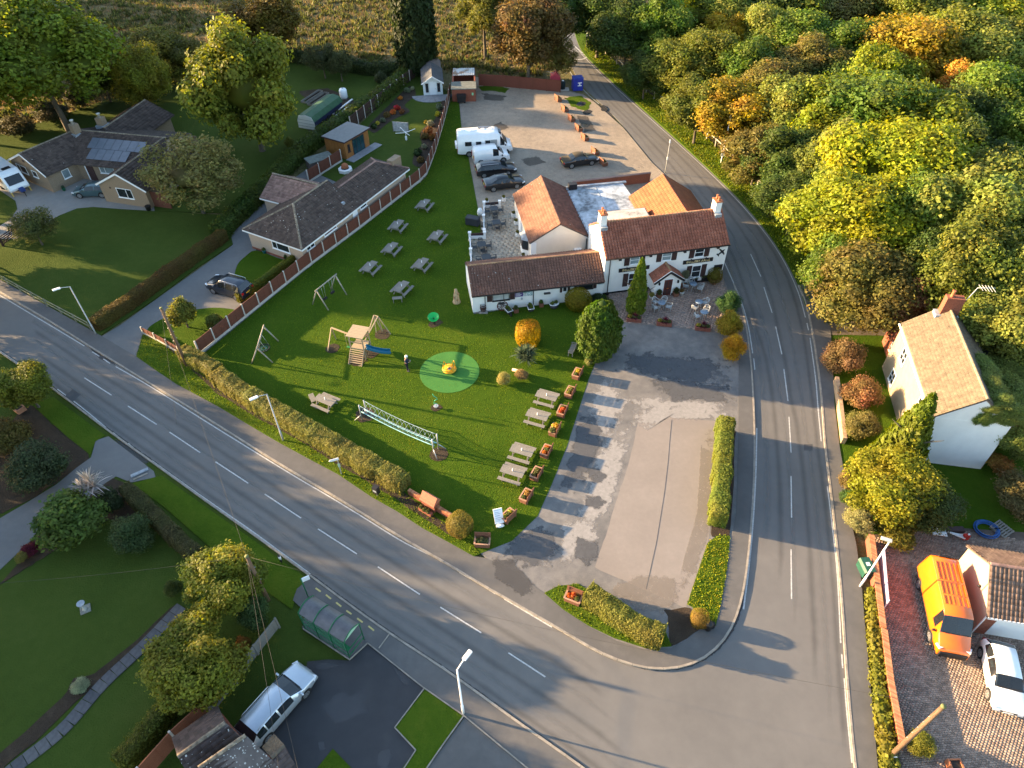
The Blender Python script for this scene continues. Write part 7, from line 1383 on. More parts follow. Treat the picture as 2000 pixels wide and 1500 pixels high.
for (a, b, infill) in [((918,468), (947,467), True), ((918,468), (920,500), False), ((920,500), (921,536), False), ((946,408), (976,406), True), ((946,408), (945,434), False), ((945,434), (946,462), False)]:
 A_, B_ = at(*a) - O, at(*b) - O; A_.z = B_.z = 0; mb = MB(); mb.bar(A_ + Vector((0,0,0.2)), B_ + Vector((0,0,0.2)), 0.12,0.45); mb.build('wall', m_white, tw)
 if infill: mb = MB(); mb.bar(A_ + Vector((0,0,0.58)), B_ + Vector((0,0,0.58)), 0.05,0.3); mb.build('railing', m_maroon, tw)
for q in ((918,468), (947,467), (920,500), (921,536), (946,408), (976,406), (945,434), (946,462)):
 v = at(*q) - O; mb = MB(); mb.box((v.x, v.y, 0.38), (0.26,0.26,0.9)); mb.box((v.x, v.y, 0.86), (0.34,0.34,0.07)); mb.build('pillar', m_white, tw)
def pot(px, py, r, h, pmat, pc, label, plant=TUFT, ps=None, z=0.1, square=False, name='plant_pot', group=None, n=16, base=None, lift=0.0):
 p = base or at(px, py, z); t = thing(name, label, 'plant pot', (p.x, p.y, z), random.random() * 3 if not square else R_(10), group)
 mb = MB(); (mb.bx(-r, r, -r, r, 0, h) if square else mb.lathe([(r * 0.72,0), (r, h * 0.9), (r * 1.08, h * 0.92), (r * 1.08, h), (r * 0.9, h), (r * 0.88, h - 0.05), (0.001, h - 0.05)], n=n)); mb.build('pot', pmat, t)
 o = link(bpy.data.objects.new('plant', plant[random.randrange(len(plant))]), t); s = ps or r * 1.1; o.scale = (s, s, s); o.location = (0,0, h + s * 0.55 + lift); o.color = (*pc, 1)
 if lift: mb = MB(); mb.tube([(0,0, h - 0.05), (0,0, h + lift + s * 0.4)], 0.025,6); mb.build('stem', MATS['bark'], t)
 return t
for (x, y, lb) in [(951,398, 'white square pot with yellow plant beyond the farthest dark table'), (984,392, 'white square pot nearest the black coupe'), (1003,423, 'white square pot at the patio doors of the tan roofed room'), (1008,438, 'white square pot left of the bay window'), (1011,461, 'white square pot just before the bay window'), (1022,506, 'white square pot between the bay and the wing roof')]: pot(x, y, 0.2,0.42, m_white, (0.16,0.15,0.03), lb, square=True)
gb = thing('covered_grill', 'black covered barbecue box on the lawn edge beside the terrace', 'barbecue', (*at(924,440)[:2], 0.1), R_(-20)); pm(lambda b: b.bx(-0.75,0.75,-0.4,0.4,0.05,0.95)).build('cover', mat('black_cover', (0.03,0.032,0.038), rough=0.6), gb, bevel=0.06); pm(lambda b: [b.bx(x - 0.05, x + 0.05, y - 0.05, y + 0.05,0,0.06) for x in (-0.6,0.6) for y in (-0.3,0.3)]).build('feet', m_blackw, gb)
wc = thing('covered_heater', 'white sheeted round object against the outside of the terrace wall', 'cover', (*at(938,421)[:2], 0.1)); pm(lambda b: b.lathe([(0.3,0), (0.34,0.4), (0.22,0.75), (0.05,0.85)], n=12)).build('sheet', m_white, wc)
bl = thing('barrel', 'dark wooden barrel on a stone slab at the left end of the white wing', 'barrel', (*at(944,610)[:2], 0.1)); pm(lambda b: b.bx(-0.42,0.42,-0.36,0.3,0,0.1)).build('slab', mat('stone_slab', (0.26,0.24,0.21)), bl); pm(lambda b: b.lathe([(0.22,0.1), (0.29,0.32), (0.3,0.5), (0.29,0.68), (0.22,0.9), (0.2,0.86), (0.01,0.86)], n=16)).build('staves', m_maroon, bl); pm(lambda b: [b.lathe([(r, z), (r, z + 0.05)], n=16) for r, z in ((0.285,0.28), (0.285,0.68), (0.24,0.84))]).build('hoop', m_metal, bl)
cw = thing('cart_wheel', 'dark red cart wheel leaning on the white wing behind the wheelbarrow', 'wheel', (*at(982,608)[:2], 0.1), R_(9))
Tl = Matrix.Rotation(R_(-14), 4, 'X')
def ring(b, r, n, w_):
 for k in range(n): a, c = 2 * math.pi * k / n, 2 * math.pi * (k + 1) / n; b.bar(Tl @ Vector((r * math.cos(a), 0, r + r * math.sin(a))), Tl @ Vector((r * math.cos(c), 0, r + r * math.sin(c))), w_, w_)
pm(lambda b: ring(b, 0.48,18,0.07)).build('rim', m_door, cw); pm(lambda b: b.ball(Tl @ Vector((0,0,0.48)), 0.09,10)).build('hub', m_metal, cw)
for k in range(10): a = k * math.pi / 5; pm(lambda b: b.bar(Tl @ Vector((0,0,0.48)), Tl @ Vector((0.46 * math.cos(a), 0,0.48 + 0.46 * math.sin(a))), 0.035)).build('spoke', m_door, cw)
def barrow(px, py, rot, label, w_=0.55, L=0.85, oval=False, name='wheelbarrow'):
 p = at(px, py, 0.1); t = thing(name, label, 'planter', (p.x, p.y, 0.1), R_(rot))
 if oval: pm(lambda b: b.lathe([(0.3,0.05), (0.42,0.48), (0.4,0.48), (0.3,0.36), (0.01,0.36)], n=18, sx=1.15, sy=0.85)).build('tub', mat('dark_tub', (0.06,0.06,0.07)), t); pm(lambda b: b.lathe([(0.4,0.47), (0.43,0.5), (0.4,0.52), (0.37,0.5), (0.4,0.47)], n=18, sx=1.15, sy=0.85)).build('rim', m_white, t)
 else:
  P = [(-L / 2 * 0.7,-w_ / 2 * 0.7,0.15), (L / 2 * 0.7,-w_ / 2 * 0.7,0.15), (L / 2 * 0.7, w_ / 2 * 0.7,0.15), (-L / 2 * 0.7, w_ / 2 * 0.7,0.15), (-L / 2,-w_ / 2,0.5), (L / 2,-w_ / 2,0.5), (L / 2, w_ / 2,0.5), (-L / 2, w_ / 2,0.5)]; pm(lambda b: b.hexa(P)).build('tub', mat('dark_tub', (0.06,0.06,0.07)), t)
  pm(lambda b: [b.tube([(P[4 + k][0], P[4 + k][1], 0.52), (P[4 + (k + 1) % 4][0], P[4 + (k + 1) % 4][1], 0.52)], 0.03,6) for k in range(4)]).build('rim', m_white, t)
 for i in range(2): o = link(bpy.data.objects.new('plant', TUFT[i]), t); o.location = (0.18 - 0.36 * i, 0,0.6); o.scale = (0.22,0.2,0.22); o.color = (0.13,0.16,0.03,1)
 return t
wb = barrow(993,612,-62, 'white rimmed wheelbarrow planter in front of the cart wheel'); pm(lambda b: [b.bar((-0.1, y, 0.3), (-0.95, y * 1.2,0.55), 0.05) for y in (-0.26,0.26)]).build('handle', m_rail, wb); pm(lambda b: b.tube([(0.45,-0.05,0.2), (0.45,0.05,0.2)], 0.2,12)).build('wheel', m_rub, wb)
barrow(1036,607,-80, 'white rimmed square trough planter on the wing lawn edge'); barrow(1082,601,20, 'white rimmed oval tub planter left of the yellow ball', oval=True)
pot(1008,609,0.22,0.4, m_crate, (0.08,0.1,0.03), 'brown box planter beside the wheelbarrow', square=True); pot(1057,598,0.2,0.42, m_crate, (0.07,0.12,0.02), 'brown box planter with a trailing green plant by the drainpipe', square=True)
for (x, y, lb) in [(1238,626, 'brick trough with a red spiky plant below the slim cypress'), (1297,634, 'brick trough with yellow flowers in the middle of the patio edge'), (1372,643, 'brick trough with a red spiky plant at the road end of the patio')]:
 p = at(x, y, 0.1); t = thing('brick_trough', lb, 'planter', (p.x, p.y, 0.1), R_(-10)); pm(lambda b: [b.bx(-0.68,0.68, s * 0.24 - 0.05, s * 0.24 + 0.05,0,0.36) for s in (-1,1)] + [b.bx(s * 0.63 - 0.05, s * 0.63 + 0.05,-0.19,0.19,0,0.36) for s in (-1,1)]).build('wall', mat('trough_brick', (0.2,0.07,0.05), var=0.25, vs=12), t); pm(lambda b: b.bx(-0.6,0.6,-0.2,0.2,0.02,0.31)).build('soil', m_earth, t)
 for i in range(3): o = link(bpy.data.objects.new('plant', TUFT[i]), t); o.location = (-0.42 + 0.42 * i, 0,0.42); o.scale = (0.25,0.2,0.22); o.color = ((0.3,0.26,0.04,1), (0.12,0.14,0.05,1), (0.08,0.1,0.03,1))[i]
 o = link(bpy.data.objects.new('leaves', BLADE[0]), t); o.scale = (0.62,0.62,0.75); o.location = (0.05,0,0.35); o.color = (0.13,0.028,0.035,1)
t = pot(1393,553,0.42,0.5, mat('tan_tub', (0.36,0.22,0.12), var=0.2), (0.16,0.13,0.02), 'clipped olive drum bush in a tan tub at the pub corner', plant=BALL[1:], ps=0.66, lift=0.1)
for (x, y, lb, c, pl, s_, lf) in [(1286,580, 'dark pot with small bush left of the porch door', (0.06,0.08,0.02), FINE, 0.34,0), (1319,577, 'dark pot with cone bush right of the porch door', (0.06,0.07,0.02), FINE, 0.36,0), (1281,566, 'silvery olive standard tree left of the porch', (0.2,0.22,0.13), FINE, 0.46,0.85), (1334,562, 'silvery olive standard tree right of the porch', (0.17,0.18,0.1), FINE, 0.52,0.85)]: pot(x, y, 0.24,0.4, m_crate if lf == 0 else m_terra, c, lb, plant=pl, ps=s_, square=lf == 0, lift=lf)
pot(1272,584,0.24,0.36, m_white, (0.25,0.22,0.05), 'white round pot with yellow plant at the porch corner'); pot(1331,576,0.2,0.36, m_white, (0.2,0.14,0.04), 'white urn with bronze plant right of the porch')
for (x, y, lb) in [(1353,543, 'hanging green window box plants under the right front window'), (1376,541, 'trailing plants at the right end of the front window'), (1220,558, 'trailing plants under the left front window')]:
 p = at(x, y + 8,0.1); t = thing('window_planter', lb, 'planter', (p.x, p.y, 0.1), R_(10.7)); pm(lambda b: b.bx(-0.4,0.4,-0.12,0.12,0,0.45)).build('box', m_blackw, t); [setattr(link(bpy.data.objects.new('plant', TUFT[i]), t), 'location', (-0.22 + 0.44 * i, 0,0.55)) for i in range(2)]
 for o in t.children:
  if o.name.startswith('plant'): o.scale = (0.3,0.25,0.25); o.color = (0.09,0.1,0.04,1)

# ---------------------------------------------------------------- play equipment
m_log = mat('round_log', (0.3,0.27,0.22), rough=0.85, var=0.2, vs=3); m_rope = mat('blue_white_rope', (0.28,0.38,0.46), rough=0.8, var=0.3, vs=30)
def soil_ring(px, py, r, parent, z=0.1):
 p = at(px, py, z) - Vector(parent.location); mb = MB(); W = wob([(p.x + r * math.cos(a), p.y + r * math.sin(a)) for a in np.linspace(0,6.0,14)], 0.12,0.2, px); mb.prism(W, p.z - 0.02, p.z + 0.012 + 0.001 * (px % 5)); return mb.build('worn_ground', m_soil, parent)
def frame_swing(A, B, h, label, seats, spread=0.95, r=0.06):
 A, B = at(*A, 0.1), at(*B, 0.1); t = thing('swing', label, 'swing', (*A[:2], 0.1)); B = B - A; d = B.normalized(); n = Vector((-d.y, d.x, 0)); H = Vector((0,0, h))
 pm(lambda b: b.tube([H - d * 0.2, B + H + d * 0.2], r, 10)).build('beam', m_log, t)
 for e in (Vector((0,0,0)), B):
  for s in (-1,1): pm(lambda b: b.tube([e + H, e + n * spread * s], r, 10)).build('leg', m_log, t)
 for k, (u, kind) in enumerate(seats):
  c = B * u
  if kind == 'tyre':
   pm(lambda b: [b.tube([c + H + d * x, c + d * x * 0.5 + Vector((0,0,0.55))], 0.012,5) for x in (-0.2,0.2)]).build('chain', m_metal, t); pm(lambda b: (b.tube([c + d * -0.2 + Vector((0,0,0.5)), c + d * 0.2 + Vector((0,0,0.5))], 0.13,10))).build('seat', m_rub, t)
  else:
   pm(lambda b: [b.tube([c + H + d * x, c + d * x + n * y + Vector((0,0,0.5))], 0.014,5) for x in (-0.4,0.4) for y in (-0.35,0.35)]).build('rope', m_metal, t)
   pm(lambda b: b.tube([c + (d * math.cos(a) + n * math.sin(a)) * 0.5 + Vector((0,0,0.5)) for a in np.linspace(0,2 * math.pi, 17)], 0.05,7)).build('basket_rim', m_rub, t); pm(lambda b: [b.tube([c + (d * math.cos(a) + n * math.sin(a)) * 0.5 + Vector((0,0,0.5)), c + (d * math.cos(a + 2.4) + n * math.sin(a + 2.4)) * 0.5 + Vector((0,0,0.44))], 0.015,4) for a in np.linspace(0,6.28,13)]).build('basket_net', mat('teal_net', (0.04,0.12,0.12)), t)
 return t
frame_swing((626,600), (662,570), 2.0, 'grey log swing frame with two dark tyre seats by the panel fence', [(0.3, 'tyre'), (0.7, 'tyre')])
frame_swing((524,667), (512,709), 1.75, 'grey log swing frame with a teal basket seat near the road hedge', [(0.5, 'basket')], spread=0.9)
ct = thing('climbing_tower', 'pale pine climbing tower with slatted ramp, swing beam, rope frame and blue slide', 'play tower', (*at(703,690)[:2], 0.1)); a = at(688,634,2.75) - at(711,638,2.75); Tc = at(698,646,2.75); ct.location = (Tc.x, Tc.y, 0.1); rr = math.atan2(-(a.y), -(a.x)); Fc = Fr(ct, Tc[:2], math.degrees(rr)); hw_ = 0.62
for x in (-hw_, hw_):
 for y in (-hw_, hw_): boxpart(Fc, 'post', m_newt, (x - 0.045, x + 0.045, y - 0.045, y + 0.045,0,2.6))
for i in range(9): boxpart(Fc, 'roof_board', m_newt, (-0.78,0.78,-0.8 + i * 0.178,-0.8 + i * 0.178 + 0.168,2.62 + 0.004 * (i % 2), 2.66 + 0.004 * (i % 2)))
boxpart(Fc, 'platform', m_newt, (-hw_, hw_, -hw_, hw_, 1.15,1.21)); boxpart(Fc, 'rail', m_newt, (-hw_, hw_, -hw_ - 0.05,-hw_ - 0.01,1.9,2.0)); boxpart(Fc, 'rail', m_newt, (-hw_, hw_, hw_ + 0.01, hw_ + 0.05,1.6,2.0))
for i in range(8):
 t_ = i / 7; boxpart(Fc, 'ramp_slat', m_newt, (-hw_, hw_, -hw_ - 0.12 - 0.75 * t_ - 0.05,-hw_ - 0.12 - 0.75 * t_ + 0.05,1.12 - 1.05 * t_, 1.16 - 1.05 * t_))
for x in (-hw_, hw_): Fc.part(pm(lambda b: b.bar((x, -hw_ - 0.05,1.15), (x, -hw_ - 0.95,0.0), 0.05,0.1)), 'ramp_side', m_newt)
for k in range(5): Fc.part(pm(lambda b: b.bar((hw_ + 0.02,-hw_ + k * 0.3,0.1), (hw_ + 0.02,-hw_ + k * 0.3 - 0.1,1.1), 0.04)), 'climbing_bar', m_newt)
e0 = at(647,640,2.1) - Vector((Tc.x, Tc.y, 0)); L0 = lambda q: Vector((q.x * math.cos(rr) + q.y * math.sin(rr), -q.x * math.sin(rr) + q.y * math.cos(rr), q.z)); E0 = L0(e0)
Fc.part(pm(lambda b: b.bar((-hw_, 0,2.1), E0,0.09,0.12)), 'swing_beam', m_newt)
for q in ((640,688), (657,664)): Fc.part(pm(lambda b: b.bar(E0, L0(at(*q) - Vector((Tc.x, Tc.y, 0))), 0.08)), 'beam_leg', m_newt)
Fc.part(pm(lambda b: [b.tube([E0 * 0.45 + Vector((x, 0,1.1)), E0 * 0.45 + Vector((x, 0,-0.55))], 0.012,5) for x in (-0.2,0.2)]), 'swing_rope', m_rail); c_ = E0 * 0.45; boxpart(Fc, 'swing_seat', mat('green_plastic', (0.03,0.2,0.06)), (c_.x - 0.25, c_.x + 0.25, c_.y - 0.1, c_.y + 0.1,0.4,0.44))
Rq = [L0(at(*q, z) - Vector((Tc.x, Tc.y, 0))) for q, z in (((730,616), 1.9), ((738,618), 1.9), ((735,650), 0.1), ((747,648), 0.1), ((763,653), 0.1))]
Fc.part(pm(lambda b: (b.bar((hw_, hw_ * 0.3,1.9), Rq[0], 0.08), b.bar((hw_, -hw_ * 0.3,1.9), Rq[1], 0.08), b.bar(Rq[0], Rq[1], 0.07))), 'frame_beam', m_newt)
for i, j in ((0,2), (0,3), (1,3), (1,4)): Fc.part(pm(lambda b: b.bar(Rq[i], Rq[j], 0.07)), 'frame_leg', m_newt)
s0, s1 = Vector((hw_ + 0.05,-0.25,1.2)), L0(at(763,688,0.15) - Vector((Tc.x, Tc.y, 0))); dd = s1 - s0; sd_ = Vector((-dd.y, dd.x, 0)).normalized()
def slide(b):
 pts = [s0 + dd * t + Vector((0,0,-0.15 * math.sin(t * math.pi))) for t in np.linspace(0,1,9)]
 for p, q in zip(pts, pts[1:]): b.hexa([p - sd_ * 0.24, q - sd_ * 0.24, q + sd_ * 0.24, p + sd_ * 0.24] + [v + Vector((0,0,0.04)) for v in (p - sd_ * 0.24, q - sd_ * 0.24, q + sd_ * 0.24, p + sd_ * 0.24)])
 for s in (-1,1):
  for p, q in zip(pts, pts[1:]): b.bar(p + sd_ * 0.25 * s + Vector((0,0,0.1)), q + sd_ * 0.25 * s + Vector((0,0,0.1)), 0.05,0.18)
Fc.part(pm(slide), 'slide', mat('teal_blue_plastic', (0.012,0.13,0.22), rough=0.35, var=0.05))
for q, r_ in (((652,680), 0.6), ((700,704), 0.8), ((745,652), 0.7), ((724,690), 0.8)): soil_ring(*q, r_, ct)
gs = thing('dish_spinner', 'bright green dish spinner on a short post on the lawn', 'spinner', (*at(849,634,0.1)[:2], 0.1)); gg_ = mat('bright_green_plastic', (0.01,0.4,0.08), rough=0.4, var=0.05); o = pm(lambda b: (b.lathe([(0.05,0.0), (0.42,0.16), (0.5,0.3), (0.52,0.3), (0.44,0.12), (0.08,-0.06), (0.01,-0.06)], n=24))).build('dish', gg_, gs); o.location = (-0.05,0.1,0.62); o.rotation_euler = (R_(16), 0,0); pm(lambda b: b.tube([(0,0,0), (-0.02,0.06,0.58)], 0.06,8)).build('post', m_blackw, gs); pm(lambda b: b.ball((-0.05,0.04,0.72), 0.07,8)).build('bearing', m_blackw, gs); soil_ring(850,632,0.62, gs)
dk = sheet('play_disc', [(at(878,726,0.1).x + 2.56 * math.cos(a), at(878,726,0.1).y + 2.56 * math.sin(a)) for a in np.linspace(0,2 * math.pi, 49)[:-1]], 0.118, ground_mat('green_rubber_surface', [(0.3,(0.04,0.15,0.028)), (0.7,(0.06,0.19,0.036))], s1=0.6, s2=6, s3=60, bump=0.2, bs=60), skirt=0.05, px=False)
rb = thing('roundabout', 'yellow spinning roundabout with hoop rails on the green disc', 'roundabout', (*at(878,724,0.12)[:2], 0.12)); yl_ = mat('yellow_plastic', (0.62,0.3,0.012), rough=0.4, var=0.06); pm(lambda b: b.lathe([(0.01,0.16), (0.55,0.16), (0.62,0.2), (0.6,0.26), (0.01,0.28)], n=28)).build('deck', yl_, rb); pm(lambda b: b.lathe([(0.1,0), (0.1,0.3)], n=10)).build('pivot', m_blackw, rb); pm(lambda b: b.lathe([(0.17,0.281), (0.17,0.3), (0.01,0.3)], n=14)).build('boss', mat('lilac_grey', (0.3,0.3,0.45)), rb)
for a in (0.6,2.7,4.8): pm(lambda b: b.tube([(0.5 * math.cos(a + x), 0.5 * math.sin(a + x), 0.26 + 0.62 * math.sin(y)) for x, y in zip(np.linspace(-0.55,0.55,11), np.linspace(0, math.pi, 11))], 0.035,8)).build('hoop', yl_, rb)
sp_ = thing('spiral_spinner', 'green zigzag spinner pole on a worn patch below the green disc', 'spinner', (*at(852,797,0.1)[:2], 0.1)); pm(lambda b: b.tube([(0,0,0.25), (0.1,0,0.5), (-0.16,0.0,0.62), (-0.08,0,0.85), (0.18,0,1.05), (0.16,0,1.15), (-0.1,0,1.4), (-0.16,0,1.62)], 0.03,8)).build('spiral', mat('mint_plastic', (0.05,0.42,0.22), rough=0.4), sp_); pm(lambda b: (b.tube([(0,0,0), (0,0,0.26)], 0.05,8), b.lathe([(0.2,0.24), (0.2,0.28)], n=14))).build('foot_plate', m_metal, sp_); soil_ring(853,796,0.45, sp_)
A1, B1 = at(712,816,0.1), at(852,882,0.1); nb = thing('rope_bridge', 'long blue and white rope net bridge hung between two metal posts', 'climbing net', (*A1[:2], 0.1)); D_ = B1 - A1; u_ = D_.normalized(); n_ = Vector((-u_.y, u_.x, 0)); Hm = 1.75
for e, s in ((Vector((0,0,0)), 1), (D_, -1)):
 for y in (-0.3,0.3): pm(lambda b: b.tube([e + n_ * y, e + n_ * y + Vector((0,0, Hm))], 0.05,8)).build('post', m_metal, nb)
 pm(lambda b: [b.tube([e + n_ * y + Vector((0,0,0.6)), e - u_ * s * 0.5 + n_ * y * 2], 0.035,6) for y in (-0.3,0.3)]).build('stay', m_metal, nb)
def rope(b, k):
 N = 16; P = [[D_ * (i / N) + n_ * y + Vector((0,0, z0 - sg * 4 * (i / N) * (1 - i / N))) for i in range(N + 1)] for y, z0, sg in ((-0.3, Hm - 0.05,0.22), (0.3, Hm - 0.05,0.22), (-0.16,0.85,0.2), (0.16,0.85,0.2))]
 if k == 0: [b.tube(q, 0.02,5) for q in P[:2]]
 if k == 1: [b.tube(q, 0.04,6) for q in P[2:]]
 if k == 2:
  for i in range(N):
   for s, l in ((0,2), (1,3)): b.tube([P[s][i], P[l][min(i + 1, N)]], 0.009,4); b.tube([P[l][i], P[s][min(i + 1, N)]], 0.009,4)
   b.tube([P[2][i], P[3][i + 1]], 0.009,4)
pm(lambda b: rope(b, 0)).build('hand_rope', m_rope, nb); pm(lambda b: rope(b, 1)).build('foot_rope', mat('cyan_rope', (0.25,0.5,0.55), rough=0.7), nb); pm(lambda b: rope(b, 2)).build('net', m_rope, nb, kind='stuff'); soil_ring(714,812,0.75, nb); soil_ring(858,888,0.75, nb)
tt = thing('carved_totem', 'pale carved tree stump totem on the lawn left of the white wing', 'totem', (*at(892,590,0.1)[:2], 0.1)); pm(lambda b: b.lathe([(0.4,0.0), (0.38,0.12), (0.3,0.2), (0.27,0.7), (0.24,1.0), (0.15,1.3), (0.14,1.5), (0.01,1.55)], n=14)).build('stump', mat('carved_wood', (0.4,0.29,0.17), rough=0.85, var=0.4, vs=4, sc=(3,3,1), bump=0.6, bs=6), tt); pm(lambda b: (b.ball((0.2,-0.1,1.05), 0.13,8), b.ball((-0.16,-0.16,0.7), 0.14,8), b.ball((0.1,-0.22,0.45), 0.13,8))).build('carving', mat('carved_relief', (0.32,0.2,0.1), var=0.4, vs=6), tt)

# ---------------------------------------------------------------- street furniture
def lamp(base, top, label, head, m=None, group=None, sign=None, flat=False):
 """head = pixel of the lantern end; the column leans nowhere, the picture does"""
 p = at(*base, 0.1); q = at(*top, 0.1); h = 5.1; best = None
 for k in range(300,800):
  w_ = k / 100; s = np.array([p.x, p.y, 0.1 + w_]); c = RW.T @ (s - np.array([0,0, CAM_H])); e = (c[0] / c[2] * FPX + CX - top[0]) ** 2 + (c[1] / c[2] * FPX + CY - top[1]) ** 2
  if best is None or e < best[0]: best = (e, w_)
 h = best[1]; hd = at(*head, h + 0.15); d = Vector((hd.x - p.x, hd.y - p.y, 0)); t = thing('street_lamp', label, 'street lamp', (p.x, p.y, 0.1), 0, group); m = m or m_greyp
 pm(lambda b: b.tube([(0,0,-0.1), (0,0,1.1), (0,0,1.12), (0,0, h)], [0.075,0.075,0.055,0.045], 10)).build('column', m, t); L = max(0.25, d.length); d.normalize()
 if not flat: pm(lambda b: b.tube([(0,0, h - 0.02), (*(d * L * 0.5)[:2], h + 0.12), (*(d * L)[:2], h + 0.16)], 0.032,8)).build('arm', m, t)
 c = d * (L * 0.95 if not flat else 0.2); mb = MB(); mb.box((c.x, c.y, h + 0.15 if not flat else h), (0.62,0.24,0.13), rz=math.atan2(d.y, d.x)); mb.build('lantern', m_upvc if not flat else m_greyp, t, bevel=0.03); return t
SL = 'street lamps'
lamp((187,652), (136,560), 'grey street lamp at the foot of the brown green hedge', (110,567), group=SL); lamp((553,860), (521,770), 'grey street lamp on the verge in front of the long hedge', (495,780), group=SL); lamp((905,1393), (894,1308), 'street lamp with a brown tipped lantern by the bottom driveway', (914,1280), m=m_upvc, group=SL)
lamp((1680,1145), (1736,1054), 'street lamp beside the green bin on the right pavement', (1720,1049), m=m_upvc, group=SL, flat=True); l5 = lamp((1408,318), (1426,228), 'street lamp with a white plate on the wooded verge', (1428,226), m=m_upvc, group=SL, flat=True); pm(lambda b: b.box((0,-0.07,1.3), (0.42,0.04,0.85))).build('plate', m_upvc, l5)
p = at(1299,338); t = thing('aerial_mast', 'thin pale mast with small brackets behind the orange roof', 'mast', (p.x, p.y, 0.0)); pm(lambda b: b.tube([(0,0,0), (0,0,4.1)], [0.05,0.03], 8)).build('pole', m_greyp, t); pm(lambda b: (b.box((0,0,4.0), (0.1,0.1,0.4)), b.box((0,0,1.9), (0.12,0.12,0.35)))).build('box', m_upvc, t)
def tele(base, top, label, steps=True, extra=None):
 p = at(*base); best = min(((sum((a - b) ** 2 for a, b in zip((lambda c: (c[0] / c[2] * FPX + CX, c[1] / c[2] * FPX + CY))(RW.T @ (np.array([p.x, p.y, k / 20]) - np.array([0,0, CAM_H]))), top)), k / 20) for k in range(60,220)))[1]
 t = thing('telegraph_pole', label, 'telegraph pole', (p.x, p.y, 0), 0, 'telegraph poles'); pm(lambda b: b.tube([(0,0,-0.3), (0,0, best * 0.5), (0,0, best)], [0.15,0.13,0.11], 10)).build('pole', m_pole, t); pm(lambda b: [b.tube([(-0.22 if k % 2 else 0.0,0,2.6 + k * 0.35), (0.0 if k % 2 else 0.22,0,2.6 + k * 0.35)], 0.014,5) for k in range(int((best - 3) / 0.35))]).build('step_iron', m_metal, t); pm(lambda b: b.lathe([(0.125, best - 0.02), (0.13, best + 0.03), (0.01, best + 0.06)], n=10)).build('cap', mat('mossy_cap', (0.14,0.15,0.06)), t)
 return Vector((p.x, p.y, best))
tp1 = tele((366,716), (310,604), 'dark leaning looking telegraph pole between the short hedge and the low fence'); tp2 = tele((524,1172), (479,1088), 'telegraph pole rising from the bamboo bush by the bus shelter'); tp3 = tele((1738,1478), (1842,1380), 'orange brown telegraph pole at the end of the brick wall on the right'); pm(lambda b: b.box((0.02,-0.18,0.4), (0.22,0.06,0.34))).build('plate', m_upvc, [o for o in C.objects if o.get('label', '').startswith('orange brown telegraph')][0])
def wire(a, b, label, sag=0.5, r=0.008):
 P = [a * (1 - t) + b * t - Vector((0,0, sag * 4 * t * (1 - t))) for t in np.linspace(0,1,14)]; t = thing('overhead_wire', label, 'wire', a); mb = MB(); mb.tube([p - a for p in P], r, 4); mb.build('cable', mat('wire_black', (0.06,0.055,0.05)), t)
wire(tp1 - Vector((0,0,0.2)), tp2, 'overhead wire running from the upper left pole to the pole by the shelter'); wire(tp2, tp3, 'long overhead wire crossing the junction to the right hand pole', 0.9); wire(tp2, Vector((-32,22,4)), 'thin wire from the shelter pole across the bottom left garden', 0.3); wire(tp2, Vector((-10.5,8.5,4.0)), 'first of two wires dropping over the silver car', 0.3); wire(tp2, Vector((-9.3,8.5,4.0)), 'second of two wires dropping over the black drive', 0.3)
wire(tp1, tp1 + Vector((3.2,-9.5,-3.5)), 'guy wire slanting down from the upper left pole', 0.0)
bsx = thing('bus_shelter', 'green framed bus shelter with grey barrel roof beside the road', 'bus shelter', (*at(682,1286)[:2], 0.1)); a0, b0 = at(597,1230), at(684,1286); ang = math.degrees(math.atan2(b0.y - a0.y, b0.x - a0.x)); Bx = Fr(bsx, a0[:2], ang); Lb, Db, Hb = (b0 - a0).length, 1.35,2.15; m_gr = mat('shelter_green', (0.012,0.13,0.05), rough=0.4); bsx.location = (a0.x, a0.y, 0.09)
for x in (0.0, Lb / 3,2 * Lb / 3, Lb):
 ends = x in (0.0, Lb); Bx.part(pm(lambda b: b.tube([(x, 0,0), (x, 0, Hb - 0.05)] + [(x, Db * t, Hb + 0.32 * math.sin(math.pi * t)) for t in np.linspace(0,1,9)] + ([(x, Db, 0)] if ends else []), 0.035,7)), 'hoop_frame', m_gr)
Bx.part(pm(lambda b: [b.poly([(0.03, Db * t0, Hb + 0.32 * math.sin(math.pi * t0) - 0.03), (Lb - 0.03, Db * t0, Hb + 0.32 * math.sin(math.pi * t0) - 0.03), (Lb - 0.03, Db * t1, Hb + 0.32 * math.sin(math.pi * t1) - 0.03), (0.03, Db * t1, Hb + 0.32 * math.sin(math.pi * t1) - 0.03)]) for t0, t1 in zip(np.linspace(0,1,11), np.linspace(0,1,11)[1:])]), 'barrel_roof', mat('smoky_polycarbonate', (0.085,0.082,0.088), rough=0.3, var=0.25, vs=2, spec=0.5)).modifiers.new('solid', 'SOLIDIFY').thickness = 0.012
Bx.part(pm(lambda b: b.prof([(0,0)] * 0 + [(0.0,0.0), (0.01,0.0), (0.01,0.01)], 0,0.01)), 'bracket', m_gr)
